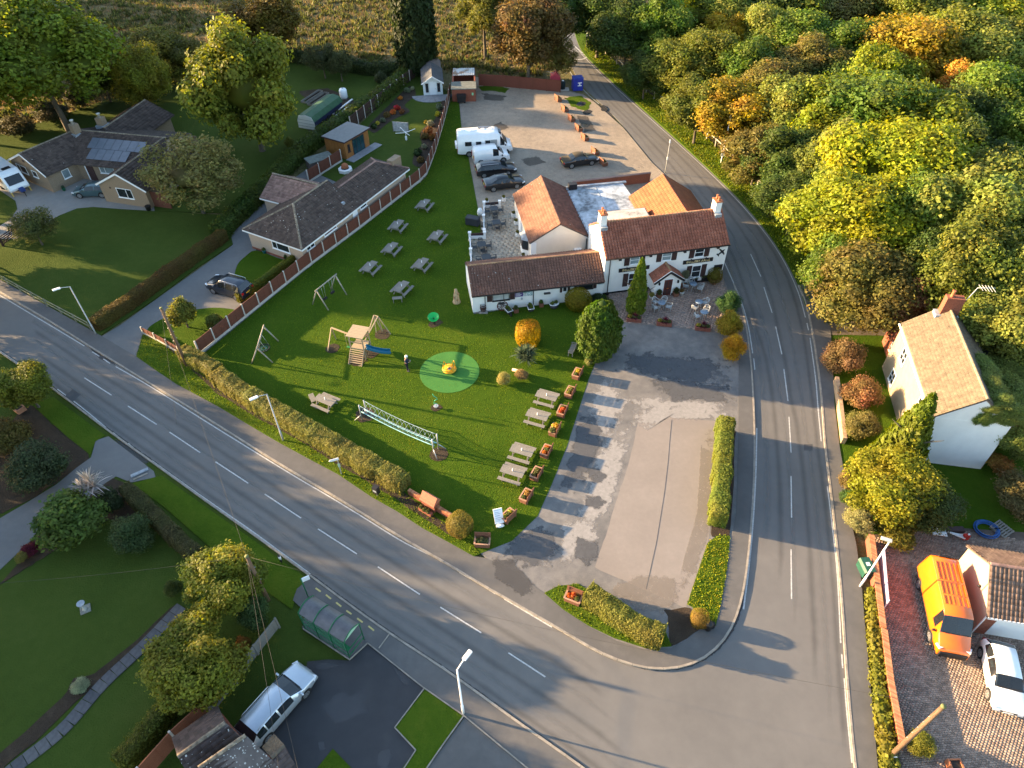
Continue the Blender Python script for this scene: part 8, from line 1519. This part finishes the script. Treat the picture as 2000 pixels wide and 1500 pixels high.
for x in (0.0, Lb): Bx.part(pm(lambda b: [b.hexa([(x - 0.01, Db * t0, Hb - 0.02), (x + 0.01, Db * t0, Hb - 0.02), (x + 0.01, Db * t1, Hb - 0.02), (x - 0.01, Db * t1, Hb - 0.02), (x - 0.01, Db * t0, Hb + 0.3 * math.sin(math.pi * t0)), (x + 0.01, Db * t0, Hb + 0.3 * math.sin(math.pi * t0)), (x + 0.01, Db * t1, Hb + 0.3 * math.sin(math.pi * t1)), (x - 0.01, Db * t1, Hb + 0.3 * math.sin(math.pi * t1))]) for t0, t1 in zip(np.linspace(0,1,9), np.linspace(0,1,9)[1:])]), 'end_fillet', mat('pale_green_panel', (0.35,0.55,0.4), rough=0.4))
for z in (0.35,0.95,1.6): Bx.part(pm(lambda b: (b.bar((0,0, z), (Lb, 0, z), 0.05), b.bar((Lb, 0, z), (Lb, Db, z), 0.05) if z < 1.2 else None, b.bar((0,0, z), (0, Db, z), 0.05))), 'rail', m_gr)
gm_ = bpy.data.materials.new('clear_panel'); gm_.use_nodes = True; g_ = gm_.node_tree.nodes['Principled BSDF']; g_.inputs['Base Color'].default_value = (0.2,0.28,0.26,1); g_.inputs['Alpha'].default_value = 0.2; g_.inputs['Roughness'].default_value = 0.1
for k in range(3): Bx.part(pm(lambda b: b.bx(Lb * k / 3 + 0.05, Lb * (k + 1) / 3 - 0.05,-0.006,0.006,0.38,2.0)), 'pane', gm_)
Bx.part(pm(lambda b: b.bx(0.2, Lb - 0.2,0.12,0.42,0.48,0.52)), 'seat', m_gr); Bx.part(pm(lambda b: b.bx(-0.1, Lb + 0.1,-0.12,0.0,-0.12,-0.01)), 'kerb_edge', m_pinkt)
bsf = thing('bus_stop_pole', 'green pole with a white timetable board at the end of the shelter', 'bus stop', (*at(603,1168)[:2], 0.1)); pm(lambda b: b.tube([(0,0,0), (0,0,2.3)], 0.04,8)).build('pole', m_gr, bsf); pm(lambda b: b.box((0.22,0.14,2.05), (0.5,0.05,0.42), rz=0.5)).build('flag', m_upvc, bsf)
def simple(name, label, cat, px, py, parts, rot=0.0, z=0.1):
 p = at(px, py, z); t = thing(name, label, cat, (p.x, p.y, z), R_(rot))
 for nm, m, f in parts: pm(f).build(nm, m, t)
 return t
simple('sign_post', 'white pointed footpath sign on a pale post at the hedge foot', 'sign', 667,926, [('post', m_rail, lambda b: b.bx(-0.04,0.04,-0.04,0.04,0,1.9)), ('finger', m_upvc, lambda b: b.prof([(-0.5,1.7), (0.1,1.7), (0.1,1.92), (-0.5,1.92), (-0.62,1.81)], -0.05,-0.02)), ('plate', mat('pale_green_plate', (0.4,0.5,0.35)), lambda b: b.bx(-0.09,0.09,-0.055,-0.042,0.9,1.3))], 20)
simple('dog_bin', 'black lidded waste bin on the verge below the long hedge', 'bin', 737,968, [('post', m_metal, lambda b: b.bx(-0.03,0.03,-0.03,0.03,0,1.0)), ('body', m_blackw, lambda b: b.bx(-0.22,0.22,-0.16,0.16,0.35,0.95)), ('lid', m_blackw, lambda b: b.prof([(-0.24,0.95), (0.24,0.95), (0.2,1.06), (-0.2,1.06)], -0.18,0.18)), ('sticker', m_lead, lambda b: b.bx(-0.15,0.15,-0.175,-0.165,0.6,0.8))], -30)
simple('marker_post', 'small black and white marker post on the lower verge', 'bollard', 550,1098, [('post', m_blackw, lambda b: b.tube([(0,0,0), (0,0,0.85)], 0.07,8)), ('band', m_upvc, lambda b: b.tube([(0,0,0.4), (0,0,0.72)], 0.085,8))])
simple('litter_bin', 'black round bin at the end of the corner grass strip', 'bin', 1382,1228, [('body', m_blackw, lambda b: b.lathe([(0.2,0), (0.24,0.6), (0.26,0.62), (0.26,0.68), (0.12,0.8), (0.02,0.82)], n=14)), ('foot', m_blackw, lambda b: b.box((0.3,0.1,0.25), (0.2,0.2,0.5)))])
nb_ = simple('notice_board', 'leaning white notice board beside the yellow flower planter', 'sign board', 977,1028, [('board', m_upvc, lambda b: b.bx(-0.32,0.32,-0.03,0.03,0.22,1.3)), ('base', m_white, lambda b: b.lathe([(0.3,0), (0.26,0.14), (0.05,0.18)], n=12)), ('writing', mat('faint_ink', (0.3,0.38,0.45)), lambda b: [b.bx(-0.24,-0.24 + w_, -0.034,-0.031, z, z + 0.03) for z, w_ in ((1.18,0.46), (1.02,0.3), (0.92,0.4), (0.78,0.34), (0.62,0.46), (0.5,0.42), (0.4,0.3))])], 14)
nb_.rotation_euler = (R_(-38), 0, R_(14))
simple('grit_bin', 'green grit bin with a white sticker on the right pavement', 'grit bin', 1688,1115, [('body', mat('dark_green_bin', (0.015,0.07,0.05), rough=0.5), lambda b: b.bx(-0.36,0.36,-0.5,0.5,0,0.6)), ('lid', mat('dark_green_lid', (0.02,0.085,0.06), rough=0.4), lambda b: b.prof([(-0.4,0.6), (0.4,0.6), (0.3,0.8), (-0.3,0.8)], -0.54,0.54)), ('sticker', m_upvc, lambda b: b.bx(-0.12,0.12,-0.1,0.16,0.801,0.806))], 4)
bk = simple('clothing_bank', 'tall blue recycling bank with white lettering at the corner of the gravel', 'recycling bank', 1127,175, [('body', mat('royal_blue', (0.02,0.035,0.28), rough=0.45), lambda b: b.bx(-0.7,0.7,-0.6,0.6,0.05,1.75)), ('roof', mat('royal_blue_top', (0.03,0.06,0.33), rough=0.45), lambda b: b.bx(-0.74,0.74,-0.64,0.64,1.75,1.83)), ('lettering', m_upvc, lambda b: (b.bx(-0.1,0.5,-0.62,-0.602,1.12,1.24), b.bx(-0.1,0.5,-0.62,-0.602,0.72,0.84), b.bx(0.12,0.26,-0.62,-0.602,0.86,1.1)))], 10)
simple('bottle_bin', 'dark round bin with a white lid cap on a slab by the blue bank', 'bin', 1099,174, [('body', mat('dark_teal_bin', (0.01,0.025,0.03)), lambda b: b.lathe([(0.34,0.05), (0.36,1.05), (0.3,1.15), (0.1,1.2)], n=14)), ('cap', m_upvc, lambda b: b.lathe([(0.14,1.18), (0.14,1.25), (0.02,1.26)], n=10)), ('slab', m_post, lambda b: b.bx(-0.9,0.9,-0.5,0.5,-0.06,0.045))], 5)
simple('wheeled_container', 'black wheeled waste container against the red brick store', 'bin', 902,199, [('body', m_blackw, lambda b: b.prof([(-0.55,0.15), (0.55,0.15), (0.65,1.0), (-0.65,1.0)], -0.5,0.4)), ('lid', m_blackw, lambda b: b.prof([(-0.68,1.0), (0.68,1.0), (0.6,1.15), (-0.6,1.15)], -0.52,0.42)), ('wheel', m_rub, lambda b: [b.tube([(x, y - 0.04,0.1), (x, y + 0.04,0.1)], 0.1,10) for x in (-0.45,0.45) for y in (-0.4,0.3)])])
simple('plastic_tub', 'black round tub at the garage corner of the solar panel bungalow', 'tub', 291,410, [('body', m_blackw, lambda b: b.lathe([(0.24,0), (0.3,0.5), (0.32,0.52), (0.26,0.5), (0.02,0.42)], n=14)), ('handle', m_blackw, lambda b: b.box((0.3,0,0.45), (0.1,0.2,0.04)))])
simple('speed_sign', 'round white speed sign on a post at the far road end', 'road sign', 1145,92, [('post', m_metal, lambda b: b.tube([(0,0,0), (0,0,2.7)], 0.04,8)), ('disc', m_upvc, lambda b: b.prof([(0.36 * math.cos(a), 2.65 + 0.36 * math.sin(a)) for a in np.linspace(0,6.28,21)[:-1]], -0.06,-0.03)), ('ring', mat('grey_blue_ring', (0.2,0.24,0.32)), lambda b: b.tube([(0.33 * math.cos(a), -0.065,2.65 + 0.33 * math.sin(a)) for a in np.linspace(0,6.28,21)], 0.03,5)), ('lower_plate', m_upvc, lambda b: b.bx(-0.14,0.14,-0.06,-0.03,1.35,1.85))], -8)
simple('tarpaulin', 'crumpled red sheet showing over the boarded fence by the bins', 'tarpaulin', 1084,168, [('sheet', mat('faded_red_sheet', (0.5,0.06,0.08), rough=0.6), lambda b: b.prof([(-0.7,0.0), (0.8,0.0), (0.75,1.3), (0.1,1.95), (-0.7,1.5)], -0.2,0.9)), ('frame', m_metal, lambda b: (b.bar((-1.2,0.5,1.9), (0.2,0.2,1.7), 0.05), b.bar((0.9,0.6,1.9), (1.7,0.1,1.7), 0.05)))])
simple('water_tank', 'white plastic water tank standing on the soil of the back garden', 'tank', 672,192, [('body', m_upvc, lambda b: b.lathe([(0.5,0.1), (0.56,0.25), (0.56,1.1), (0.45,1.35), (0.12,1.42)], n=16)), ('cap', m_lead, lambda b: b.lathe([(0.12,1.42), (0.12,1.5), (0.01,1.5)], n=10)), ('stand', m_greyw, lambda b: b.bx(-0.5,0.5,-0.5,0.5,0,0.1))])
for i, (x0, y0, x1, y1, lb) in enumerate([(650,222,688,193, 'upper white pipe lying beside the green canvas trailer'), (655,226,684,205, 'lower white pipe lying beside the green canvas trailer')]):
 a, b_ = at(x0, y0,0.3), at(x1, y1,0.3); t = thing('pipe', lb, 'pipe', (a.x, a.y, 0.1)); pm(lambda b: b.bar(Vector((0,0,0.15)), (b_ - a) + Vector((0,0,0.15)), 0.2,0.12)).build('pipe', m_upvc, t); pm(lambda b: [b.box((*((b_ - a) * s)[:2], 0.04), (0.4,0.4,0.1)) for s in (0.15,0.85)]).build('block', m_greyw, t)
for i, (x, y, s, lb) in enumerate([(640,248,0.5, 'pale bucket on the soil by the trailer wheels'), (652,240,0.45, 'grey tub by the trailer on the soil'), (634,255,0.35, 'small white bucket in front of the trailer')]): simple('bucket', lb, 'bucket', x, y, [('body', m_lead if i == 1 else m_upvc, lambda b: b.lathe([(s * 0.4,0), (s * 0.5, s), (s * 0.46, s), (s * 0.36,0.06), (0.01,0.06)], n=12)), ('handle', m_metal, lambda b: b.tube([(s * 0.5 * math.cos(a), 0, s + s * 0.4 * math.sin(a)) for a in np.linspace(0, math.pi, 7)], 0.015,4))])
for i, (x0, y0, x1, y1) in enumerate([(588,200,622,178), (600,205,634,182)]):
 a, b_ = at(x0, y0,0.1), at(x1, y1,0.1); t = thing('raised_bed', ('left' if i == 0 else 'right') + ' timber edged bed beyond the green canvas trailer', 'raised bed', (a.x, a.y, 0.08)); d = (b_ - a); n = Vector((-d.y, d.x, 0)).normalized() * -0.8
 for p, q in ((Vector((0,0,0.1)), d), (n, n + d), (Vector((0,0,0.1)), n), (d, n + d)): pm(lambda b: b.bar(Vector((p.x, p.y, 0.12)), Vector((q.x, q.y, 0.12)), 0.06,0.26)).build('plank', m_greyw, t)
simple('clothes_airer', 'white rotary clothes airer with open arms on the long garden lawn', 'clothes airer', 794,275, [('pole', m_upvc, lambda b: b.tube([(0,0,0), (0,0,1.3)], 0.035,7)), ('arm', m_upvc, lambda b: [b.bar((0,0,1.1), (1.35 * math.cos(a), 1.35 * math.sin(a), 1.3), 0.05) for a in (0.5,2.2,3.6,5.2)]), ('peg_bag', m_upvc, lambda b: b.box((0.0,-0.1,0.4), (0.25,0.1,0.45)))])
simple('garden_screen', 'pale patterned screen panel standing on the long garden lawn', 'screen', 784,258, [('panel', mat('patterned_screen', (0.42,0.41,0.4), var=0.35, vs=4), lambda b: b.bar((-1.0,0,0.75), (1.0,-0.15,0.75), 0.04,1.3)), ('post', m_greyw, lambda b: [b.bx(x - 0.04, x + 0.04, y - 0.04, y + 0.04,0,1.45) for x, y in ((-1.05,0), (1.05,-0.16))])], -6)
simple('fire_bowl', 'terracotta domed fire pit on a white octagonal base behind the bungalow', 'fire pit', 675,334, [('base', m_white, lambda b: b.lathe([(0.85,0), (0.85,0.35), (0.5,0.38), (0.4,0.3)], n=8, smooth=False)), ('bowl', m_terra, lambda b: b.lathe([(0.4,0.3), (0.45,0.55), (0.4,0.8), (0.2,0.98), (0.02,1.02)], n=16)), ('rim', m_blackw, lambda b: b.lathe([(0.46,0.36), (0.48,0.42), (0.46,0.48)], n=16))])
simple('bird_bath', 'stone bird bath on a square slab in the bottom left lawn', 'bird bath', 167,1190, [('slab', mat('mossy_stone', (0.2,0.2,0.17), var=0.3, vs=6), lambda b: b.box((0,0,0.02), (0.62,0.62,0.06), rz=0.5)), ('column', m_lichen, lambda b: b.lathe([(0.17,0.05), (0.1,0.15), (0.08,0.55), (0.13,0.65)], n=12)), ('bowl', m_lead, lambda b: b.lathe([(0.1,0.64), (0.24,0.72), (0.25,0.76), (0.2,0.74), (0.01,0.7)], n=14))], z=0.0)
a, b_ = at(256,932), at(296,914); b_ = a + (b_ - a) * 0.85; t = thing('white_slab', 'long white painted stone slab lying on the garden crossing', 'stone slab', (a.x, a.y, 0.03)); pm(lambda b: b.bar(Vector((0,0,0.06)), (b_ - a) + Vector((0,0,0.06)), 0.32,0.1)).build('slab', m_lead, t, bevel=0.04); pm(lambda b: b.bar((b_ - a) * 0.1 + Vector((0.2,-0.35,0.02)), (b_ - a) * 0.9 + Vector((0.2,-0.35,0.02)), 0.12,0.08)).build('broken_edge', m_kerb, t)
simple('log', 'pale pinkish split log lying across the lawn island planting', 'log', 1014,732, [('log', mat('pink_log', (0.5,0.33,0.24), var=0.3, vs=6), lambda b: b.tube([(-0.55,0.35,0.28), (0.1,0,0.42), (0.6,-0.4,0.36)], [0.13,0.12,0.1], 9)), ('stub', MATS['bark'], lambda b: b.tube([(-0.1,0.1,0.0), (-0.05,0.1,0.36)], 0.1,7))])
hs = simple('hose_coil', 'coil of blue water pipe lying behind the garage', 'hose', 1925,1036, [('coil', mat('blue_pipe', (0.02,0.09,0.28), rough=0.4), lambda b: [b.tube([((0.62 + 0.05 * k) * math.cos(a), (0.55 + 0.05 * k) * math.sin(a), 0.08 + 0.09 * (k % 3)) for a in np.linspace(0,6.28,25)], 0.04,6) for k in range(5)]), ('tie', m_blackw, lambda b: b.box((0.72,0,0.15), (0.3,0.05,0.3)))])
simple('white_sheet', 'white board lying flat at the top of the block drive', 'board', 1832,1038, [('board', m_upvc, lambda b: b.box((0,0,0.12), (0.95,0.8,0.05), rz=-0.2)), ('batten', m_greyw, lambda b: b.box((0,0,0.05), (0.9,0.1,0.09)))]); simple('trestle', 'jumble of white slats and dark timber beside the flat white board', 'timber pile', 1866,1046, [('slat', m_upvc, lambda b: [b.bar((-0.5 + 0.1 * k, 0.2 - 0.12 * k, 0.15 + 0.05 * k), (0.4,-0.1 - 0.1 * k, 0.2), 0.04,0.09) for k in range(4)]), ('timber', m_maroon, lambda b: b.box((0.1,0.4,0.12), (1.2,0.4,0.2)))])
simple('pallet', 'wooden pallet beside the blue hose coil', 'pallet', 1957,1036, [('slat', m_greyw, lambda b: [b.bx(-0.55,0.55,-0.5 + 0.17 * k, -0.5 + 0.17 * k + 0.1,0.12,0.15) for k in range(7)]), ('bearer', m_greyw, lambda b: [b.bx(x - 0.05, x + 0.05,-0.5,0.6,0,0.118) for x in (-0.5,0,0.5)])], 30); simple('fuel_can', 'red can at the corner of the garage roof', 'can', 1884,1052, [('body', mat('red_can', (0.45,0.03,0.02)), lambda b: b.bx(-0.18,0.18,-0.12,0.12,0,0.45)), ('cap', m_upvc, lambda b: b.box((0.08,0,0.5), (0.1,0.1,0.1)))])
simple('covered_trailer', 'tan canvas covered trailer with red lamp in the shade behind the cottage', 'trailer', 1950,690, [('canvas', mat('tan_canvas', (0.32,0.25,0.12)), lambda b: b.prof([(-1.0,0.5), (1.0,0.5), (1.0,1.2), (0.6,1.55), (-0.6,1.55), (-1.0,1.2)], -0.7,0.7)), ('chassis', m_blackw, lambda b: b.bx(-1.05,1.05,-0.7,0.7,0.3,0.498)), ('wheel', m_rub, lambda b: [b.tube([(0, y - 0.08,0.3), (0, y + 0.08,0.3)], 0.3,12) for y in (-0.75,0.75)]), ('lamp', m_tail, lambda b: b.box((-1.02,-0.5,0.7), (0.12,0.3,0.3)))], 10)
simple('timber_planter', 'square timber planter at the bottom right of the block drive', 'planter', 1862,1500, [('box', m_terra, lambda b: [b.bx(-0.35,0.35, s * 0.3 - 0.04, s * 0.3 + 0.04,0,0.45) for s in (-1,1)] + [b.bx(s * 0.31 - 0.04, s * 0.31 + 0.04,-0.26,0.26,0,0.45) for s in (-1,1)]), ('soil', m_earth, lambda b: b.bx(-0.27,0.27,-0.26,0.26,0.02,0.38))])
simple('garden_planter', 'brick planter trough round the light green tree at the left edge', 'planter', 38,800, [('wall', mat('salmon_trough', (0.36,0.17,0.1), var=0.2), lambda b: [b.bx(-0.55,0.55, s * 0.3 - 0.05, s * 0.3 + 0.05,0,0.4) for s in (-1,1)] + [b.bx(s * 0.5 - 0.05, s * 0.5 + 0.05,-0.25,0.25,0,0.4) for s in (-1,1)]), ('soil', m_earth, lambda b: b.bx(-0.45,0.45,-0.25,0.25,0.02,0.34))], -35, z=0.02)
for (x, y, c, m_, lb) in [(517,494,(0.1,0.12,0.03), mat('turquoise_glaze', (0.02,0.22,0.26), rough=0.3), 'turquoise pot under the bungalow window'), (541,497,(0.16,0.15,0.08), m_lead, 'grey trough plant in the middle of the bungalow front'), (560,508,(0.06,0.1,0.03), m_blackw, 'dark pot with a round plant near the bungalow corner'), (126,372,(0.05,0.1,0.05), mat('green_glaze', (0.03,0.18,0.1)), 'green pot at the wall corner of the solar panel bungalow')]: pot(x, y, 0.2,0.32, m_, c, lb)
bedl = ['low rust flower clump', 'orange flower clump', 'red flower clump', 'yellow flower clump', 'grey green border plant', 'dark border plant', 'pale border plant', 'bronze border plant']
bedc = [(0.22,0.09,0.03), (0.5,0.2,0.03), (0.4,0.04,0.03), (0.42,0.34,0.04), (0.13,0.16,0.09), (0.04,0.07,0.02), (0.3,0.3,0.18), (0.15,0.1,0.03)]
beds = [(730,250,5, .8, 'beside the garden room corner'), (738,244,3, .6, 'second from the garden room'), (748,238,4, .7, 'midway along the fence bed'), (756,228,7, .8, 'below the red clump in the fence bed'), (768,222,1, .7, 'at the left of the bed bulge'), (776,214,2, .8, 'at the top of the bed bulge'), (786,222,0, .7, 'at the tip of the bed bulge'), (782,194,1, .6, 'beyond the bed bulge near the slab'), (796,180,4, .8, 'by the fence near the summerhouse'), (806,176,6, .6, 'nearest the summerhouse apron'),
 (858,212,4, .8, 'opposite the brick store on the right bed'), (856,226,3, .7, 'high in the right bed'), (840,246,6, .9, 'beside the yellow patch of the right bed'), (832,242,3, .6, 'at the bed edge behind the screen'), (838,262,0,1.1, 'wide in the middle of the right bed'), (830,270,7, .9, 'left of the wide rust clump'), (846,272,0, .9, 'right of the wide rust clump by the fence'), (828,290,6, .7, 'below the middle of the right bed'), (816,302,5,1.0, 'in the round end of the right bed'), (822,316,7, .8, 'lowest in the right bed')]
for (x, y, k, s, wh_) in beds:
 p = at(x, y, 0.12); t = thing('border_plant', bedl[k] + ' ' + wh_, 'plant', (p.x, p.y, 0.12), random.random() * 6); o = link(bpy.data.objects.new('plant', TUFT[k % 3]), t); o.scale = (s * 0.62, s * 0.62, s * 0.55); o.location = (0,0, s * 0.32); o.color = (*bedc[k], 1)

# ---------------------------------------------------------------- person
def skin(name, pts, edges, m, parent, sub=2):
 """a continuous figure grown over a skeleton: pts = (x, y, z, radius)"""
 me = bpy.data.meshes.new(name); me.from_pydata([p[:3] for p in pts], edges, []); o = link(bpy.data.objects.new(name, me), parent); s = o.modifiers.new('skin', 'SKIN'); s.use_smooth_shade = True; d = me.skin_vertices[0].data
 for v, p in zip(d, pts): v.radius = (p[3], p[3] if len(p) < 5 else p[4])
 d[0].use_root = True; o.modifiers.new('sub', 'SUBSURF').levels = sub; o.modifiers['sub'].render_levels = sub; me.materials.append(m); return o
pp = at(796,724,0.1); pe = thing('person', 'person with white hair in navy clothes standing on the lawn looking down at a phone', 'person', (pp.x, pp.y, 0.1), R_(-8)); m_skin = mat('skin', (0.5,0.28,0.2), rough=0.6, var=0.05); m_navy = mat('navy_cloth', (0.02,0.025,0.06), rough=0.85); m_trou = mat('dark_trousers', (0.015,0.016,0.022), rough=0.9)
J = [(0,0,0.93,0.13,0.11), (0,0,1.12,0.13,0.1), (0.01,0,1.33,0.16,0.11), (0.02,0,1.45,0.07), (0.06,0,1.53,0.055), (0.09,0,1.62,0.095), (0.1,0,1.7,0.09),
     (0.01,0.19,1.39,0.06), (0.02,0.23,1.13,0.045), (0.24,0.13,1.12,0.035), (0.33,0.08,1.14,0.035), (0.01,-0.19,1.39,0.06), (0.02,-0.23,1.13,0.045), (0.24,-0.13,1.12,0.035), (0.33,-0.06,1.14,0.035),
     (0,0.1,0.88,0.09), (0.03,0.1,0.48,0.06), (0.0,0.1,0.08,0.045), (0.14,0.12,0.04,0.04), (0,-0.1,0.88,0.09), (0.05,-0.1,0.48,0.06), (0.04,-0.1,0.08,0.045), (0.18,-0.12,0.04,0.04)]
skin('body', J, [(0,1), (1,2), (2,3), (3,4), (4,5), (5,6), (2,7), (7,8), (8,9), (9,10), (2,11), (11,12), (12,13), (13,14), (0,15), (15,16), (16,17), (17,18), (0,19), (19,20), (20,21), (21,22)], m_skin, pe)
up = lambda k, a: (J[k][0], J[k][1], J[k][2], J[k][3] + a, (J[k][4] if len(J[k]) > 4 else J[k][3]) + a)
skin('jacket', [up(0,0.03), up(1,0.028), up(2,0.026), up(7,0.02), up(8,0.022), up(9,0.02), up(11,0.02), up(12,0.022), up(13,0.02), (0.02,0,1.45,0.085)], [(0,1), (1,2), (2,3), (3,4), (4,5), (2,6), (6,7), (7,8), (2,9)], m_navy, pe)
skin('trousers', [(0,0,0.93,0.15,0.125), up(15,0.018), up(16,0.02), (0.0,0.1,0.1,0.06), up(19,0.018), up(20,0.02), (0.04,-0.1,0.1,0.06)], [(0,1), (1,2), (2,3), (0,4), (4,5), (5,6)], m_trou, pe)
pm(lambda b: [b.box((0.08 + dx, y, 0.035), (0.28,0.1,0.08)) for y, dx in ((0.11,0), (-0.11,0.04))]).build('shoe', m_blackw, pe, bevel=0.03)
pm(lambda b: (b.ball((0.075,0,1.68), 0.125,12,(1.05,0.95,0.95)), b.ball((0.02,0,1.6), 0.1,10))).build('hair', mat('white_hair', (0.75,0.74,0.72), rough=0.8), pe); pm(lambda b: b.box((0.36,0.01,1.18), (0.02,0.08,0.15))).build('phone', m_lead, pe)
for sy in (0.1,-0.08):
 for k in range(4): pm(lambda b: b.tube([(0.33, sy * 0.7 + 0.012 * (k - 1.5), 1.11 + 0.022 * k), (0.365, sy * 0.45,1.12 + 0.022 * k), (0.385, sy * 0.25,1.12 + 0.022 * k)], [0.011,0.01,0.008], 5)).build('finger', m_skin, pe)
 pm(lambda b: b.tube([(0.33, sy * 0.6,1.17), (0.35, sy * 0.3,1.2)], [0.012,0.009], 5)).build('thumb', m_skin, pe)
# ---------------------------------------------------------------- paving laid piece by piece
def pavers(name, poly, z, bw, bh, rot, m, seed, gap=0.008, th=0.012, jitter=0.0, bond=0.5, parent=None):
 """stretcher-bond blocks as one mesh: a top and four sides each"""
 g = np.random.default_rng(seed); q = np.array([tuple(at(p[0], p[1], z)[:2]) for p in poly]); c, s = math.cos(R_(rot)), math.sin(R_(rot)); M = np.array([[c, s], [-s, c]]); L = q @ M.T; lo, hi = L.min(0), L.max(0)
 nx, ny = int((hi[0] - lo[0]) / bw) + 2, int((hi[1] - lo[1]) / bh) + 2; ix, iy = np.meshgrid(np.arange(nx), np.arange(ny)); X = lo[0] + ix * bw + (iy % 2) * bw * bond - bw * 0.5; Y = lo[1] + iy * bh; P = np.c_[X.ravel(), Y.ravel()]
 if jitter: P += g.normal(size=P.shape) * jitter
 K = in_poly(P, L); P = P[K]; n = len(P); hx, hy = bw / 2 - gap, bh / 2 - gap; cs = np.array([(-hx, -hy), (hx, -hy), (hx, hy), (-hx, hy)]); zt = z + th + g.normal(size=n) * 0.003; V = np.empty((n, 8,3)); W = (P[:, None, :] + cs[None]) @ M; V[:, :4, :2] = W; V[:, 4:, :2] = W; V[:, :4,2] = z - 0.01; V[:, 4:, 2] = zt[:, None] + g.normal(size=(n, 4)) * 0.0015
 F = np.array([(4,5,6,7), (0,1,5,4), (1,2,6,5), (2,3,7,6), (3,0,4,7)]); FF = (np.arange(n)[:, None, None] * 8 + F[None]).reshape(-1,4); o = link(bpy.data.objects.new(name, np_mesh(name, V.reshape(-1,3), FF, np.repeat(g.random(n), 5), m)), parent); o['kind'] = 'stuff'; return o
m_block = mat('drive_block', (0.19,0.14,0.115), rough=0.9, col2=(0.27,0.205,0.165), vs=1.2, rnd=0.3, world=True); m_blockr = m_block
pavers('drive_blocks', [(1700,1052), (1760,1040), (1860,1034), (1960,1046), (2150,1100), (2220,1560), (1772,1560), (1742,1400), (1722,1230)], 0.058,0.22,0.115,4, m_block, 5, th=0.014)
pavers('patio_setts', [(1189,572), (1403,530), (1428,592), (1441,657), (1400,648), (1300,635), (1207,627), (1194,600)], 0.10,0.34,0.26,11, mat('patio_sett', (0.26,0.18,0.145), rough=0.9, col2=(0.33,0.245,0.2), vs=0.9, rnd=0.16, world=True), 6, th=0.01, jitter=0.015)
pavers('terrace_slabs', [(946,402), (1003,382), (1018,440), (1040,505), (998,538), (921,538), (919,469), (943,465)], 0.09,0.55,0.5,10, mat('terrace_slab', (0.33,0.285,0.225), rough=0.9, col2=(0.41,0.355,0.28), vs=0.8, rnd=0.1, world=True), 7, th=0.012)
# ---------------------------------------------------------------- the house at the bottom edge
ZR = 3.1
def W_(px, py, z): v = at(px, py, z); return Vector((v.x - bh.location.x, v.y - bh.location.y, z))
Bh2 = Fr(bh, bh.location[:2], 0)
A_, B_, C_, D_2 = W_(347,1478,3.4), W_(440,1411,3.4), W_(482,1450,2.5), W_(378,1530,2.5)
roof_part(Bh2, [[D_2, C_, B_, A_]], m_bt, ridges=[(A_ + Vector((0,0,0.03)), B_ + Vector((0,0,0.03)))], mr=m_ridged, single=True, tile=dict(tw=0.22, ch=0.27, roll=0.02, step=0.03, shape='flat'), lichen=14)
rd = (B_ - A_).normalized(); bk_ = Vector((rd.y, -rd.x, 0)); bk_ = -bk_ if (C_ - B_).dot(bk_) > 0 else bk_
E1, E2 = A_ + bk_ * 1.6 - Vector((0,0,0.95)), B_ + bk_ * 1.6 - Vector((0,0,0.95)); roof_part(Bh2, [[E2, E1, A_, B_]], m_bt, tile=dict(tw=0.22, ch=0.27, roll=0.02, step=0.03, shape='flat'))
E3, E4 = W_(285,1580,3.4), W_(347,1478,3.42)
A2, B2_, C2, D2 = W_(388,1500,3.55), W_(480,1436,3.55), W_(560,1510,2.6), W_(470,1590,2.6)
roof_part(Bh2, [[D2, C2, B2_, A2]], m_bt, ridges=[(A2 + Vector((0,0,0.04)), B2_ + Vector((0,0,0.04)))], mr=m_ridged, tile=dict(tw=0.22, ch=0.27, roll=0.02, step=0.03, shape='flat'), lichen=170)
G1, G2, G3, G4, G5 = W_(536,1434,2.6), W_(512,1461,2.6), W_(530,1480,2.95), W_(556,1455,2.95), W_(580,1500,2.5)
roof_part(Bh2, [[G1, G2, G3, G4]], m_tan, tile=dict(tw=0.2, ch=0.22, roll=0.02, step=0.03)); H2_ = W_(556,1522,2.5); roof_part(Bh2, [[H2_, G5, G4, G3]], m_bt, ridges=[(G3, G4)], mr=m_tan, tile=dict(tw=0.2, ch=0.22, roll=0.02, step=0.03))  # light put into colour: sunlit porch slope tan, shaded slope near black
mb = MB(); q = [A_ + bk_ * 1.2, B_ + bk_ * 1.2, C_ - (C_ - B_).normalized() * 0.3, W_(575,1520,0), W_(470,1620,0), D_2]; mb.prism([(p.x, p.y) for p in q], -0.1,2.2); mb.build('wall', m_redw, bh)
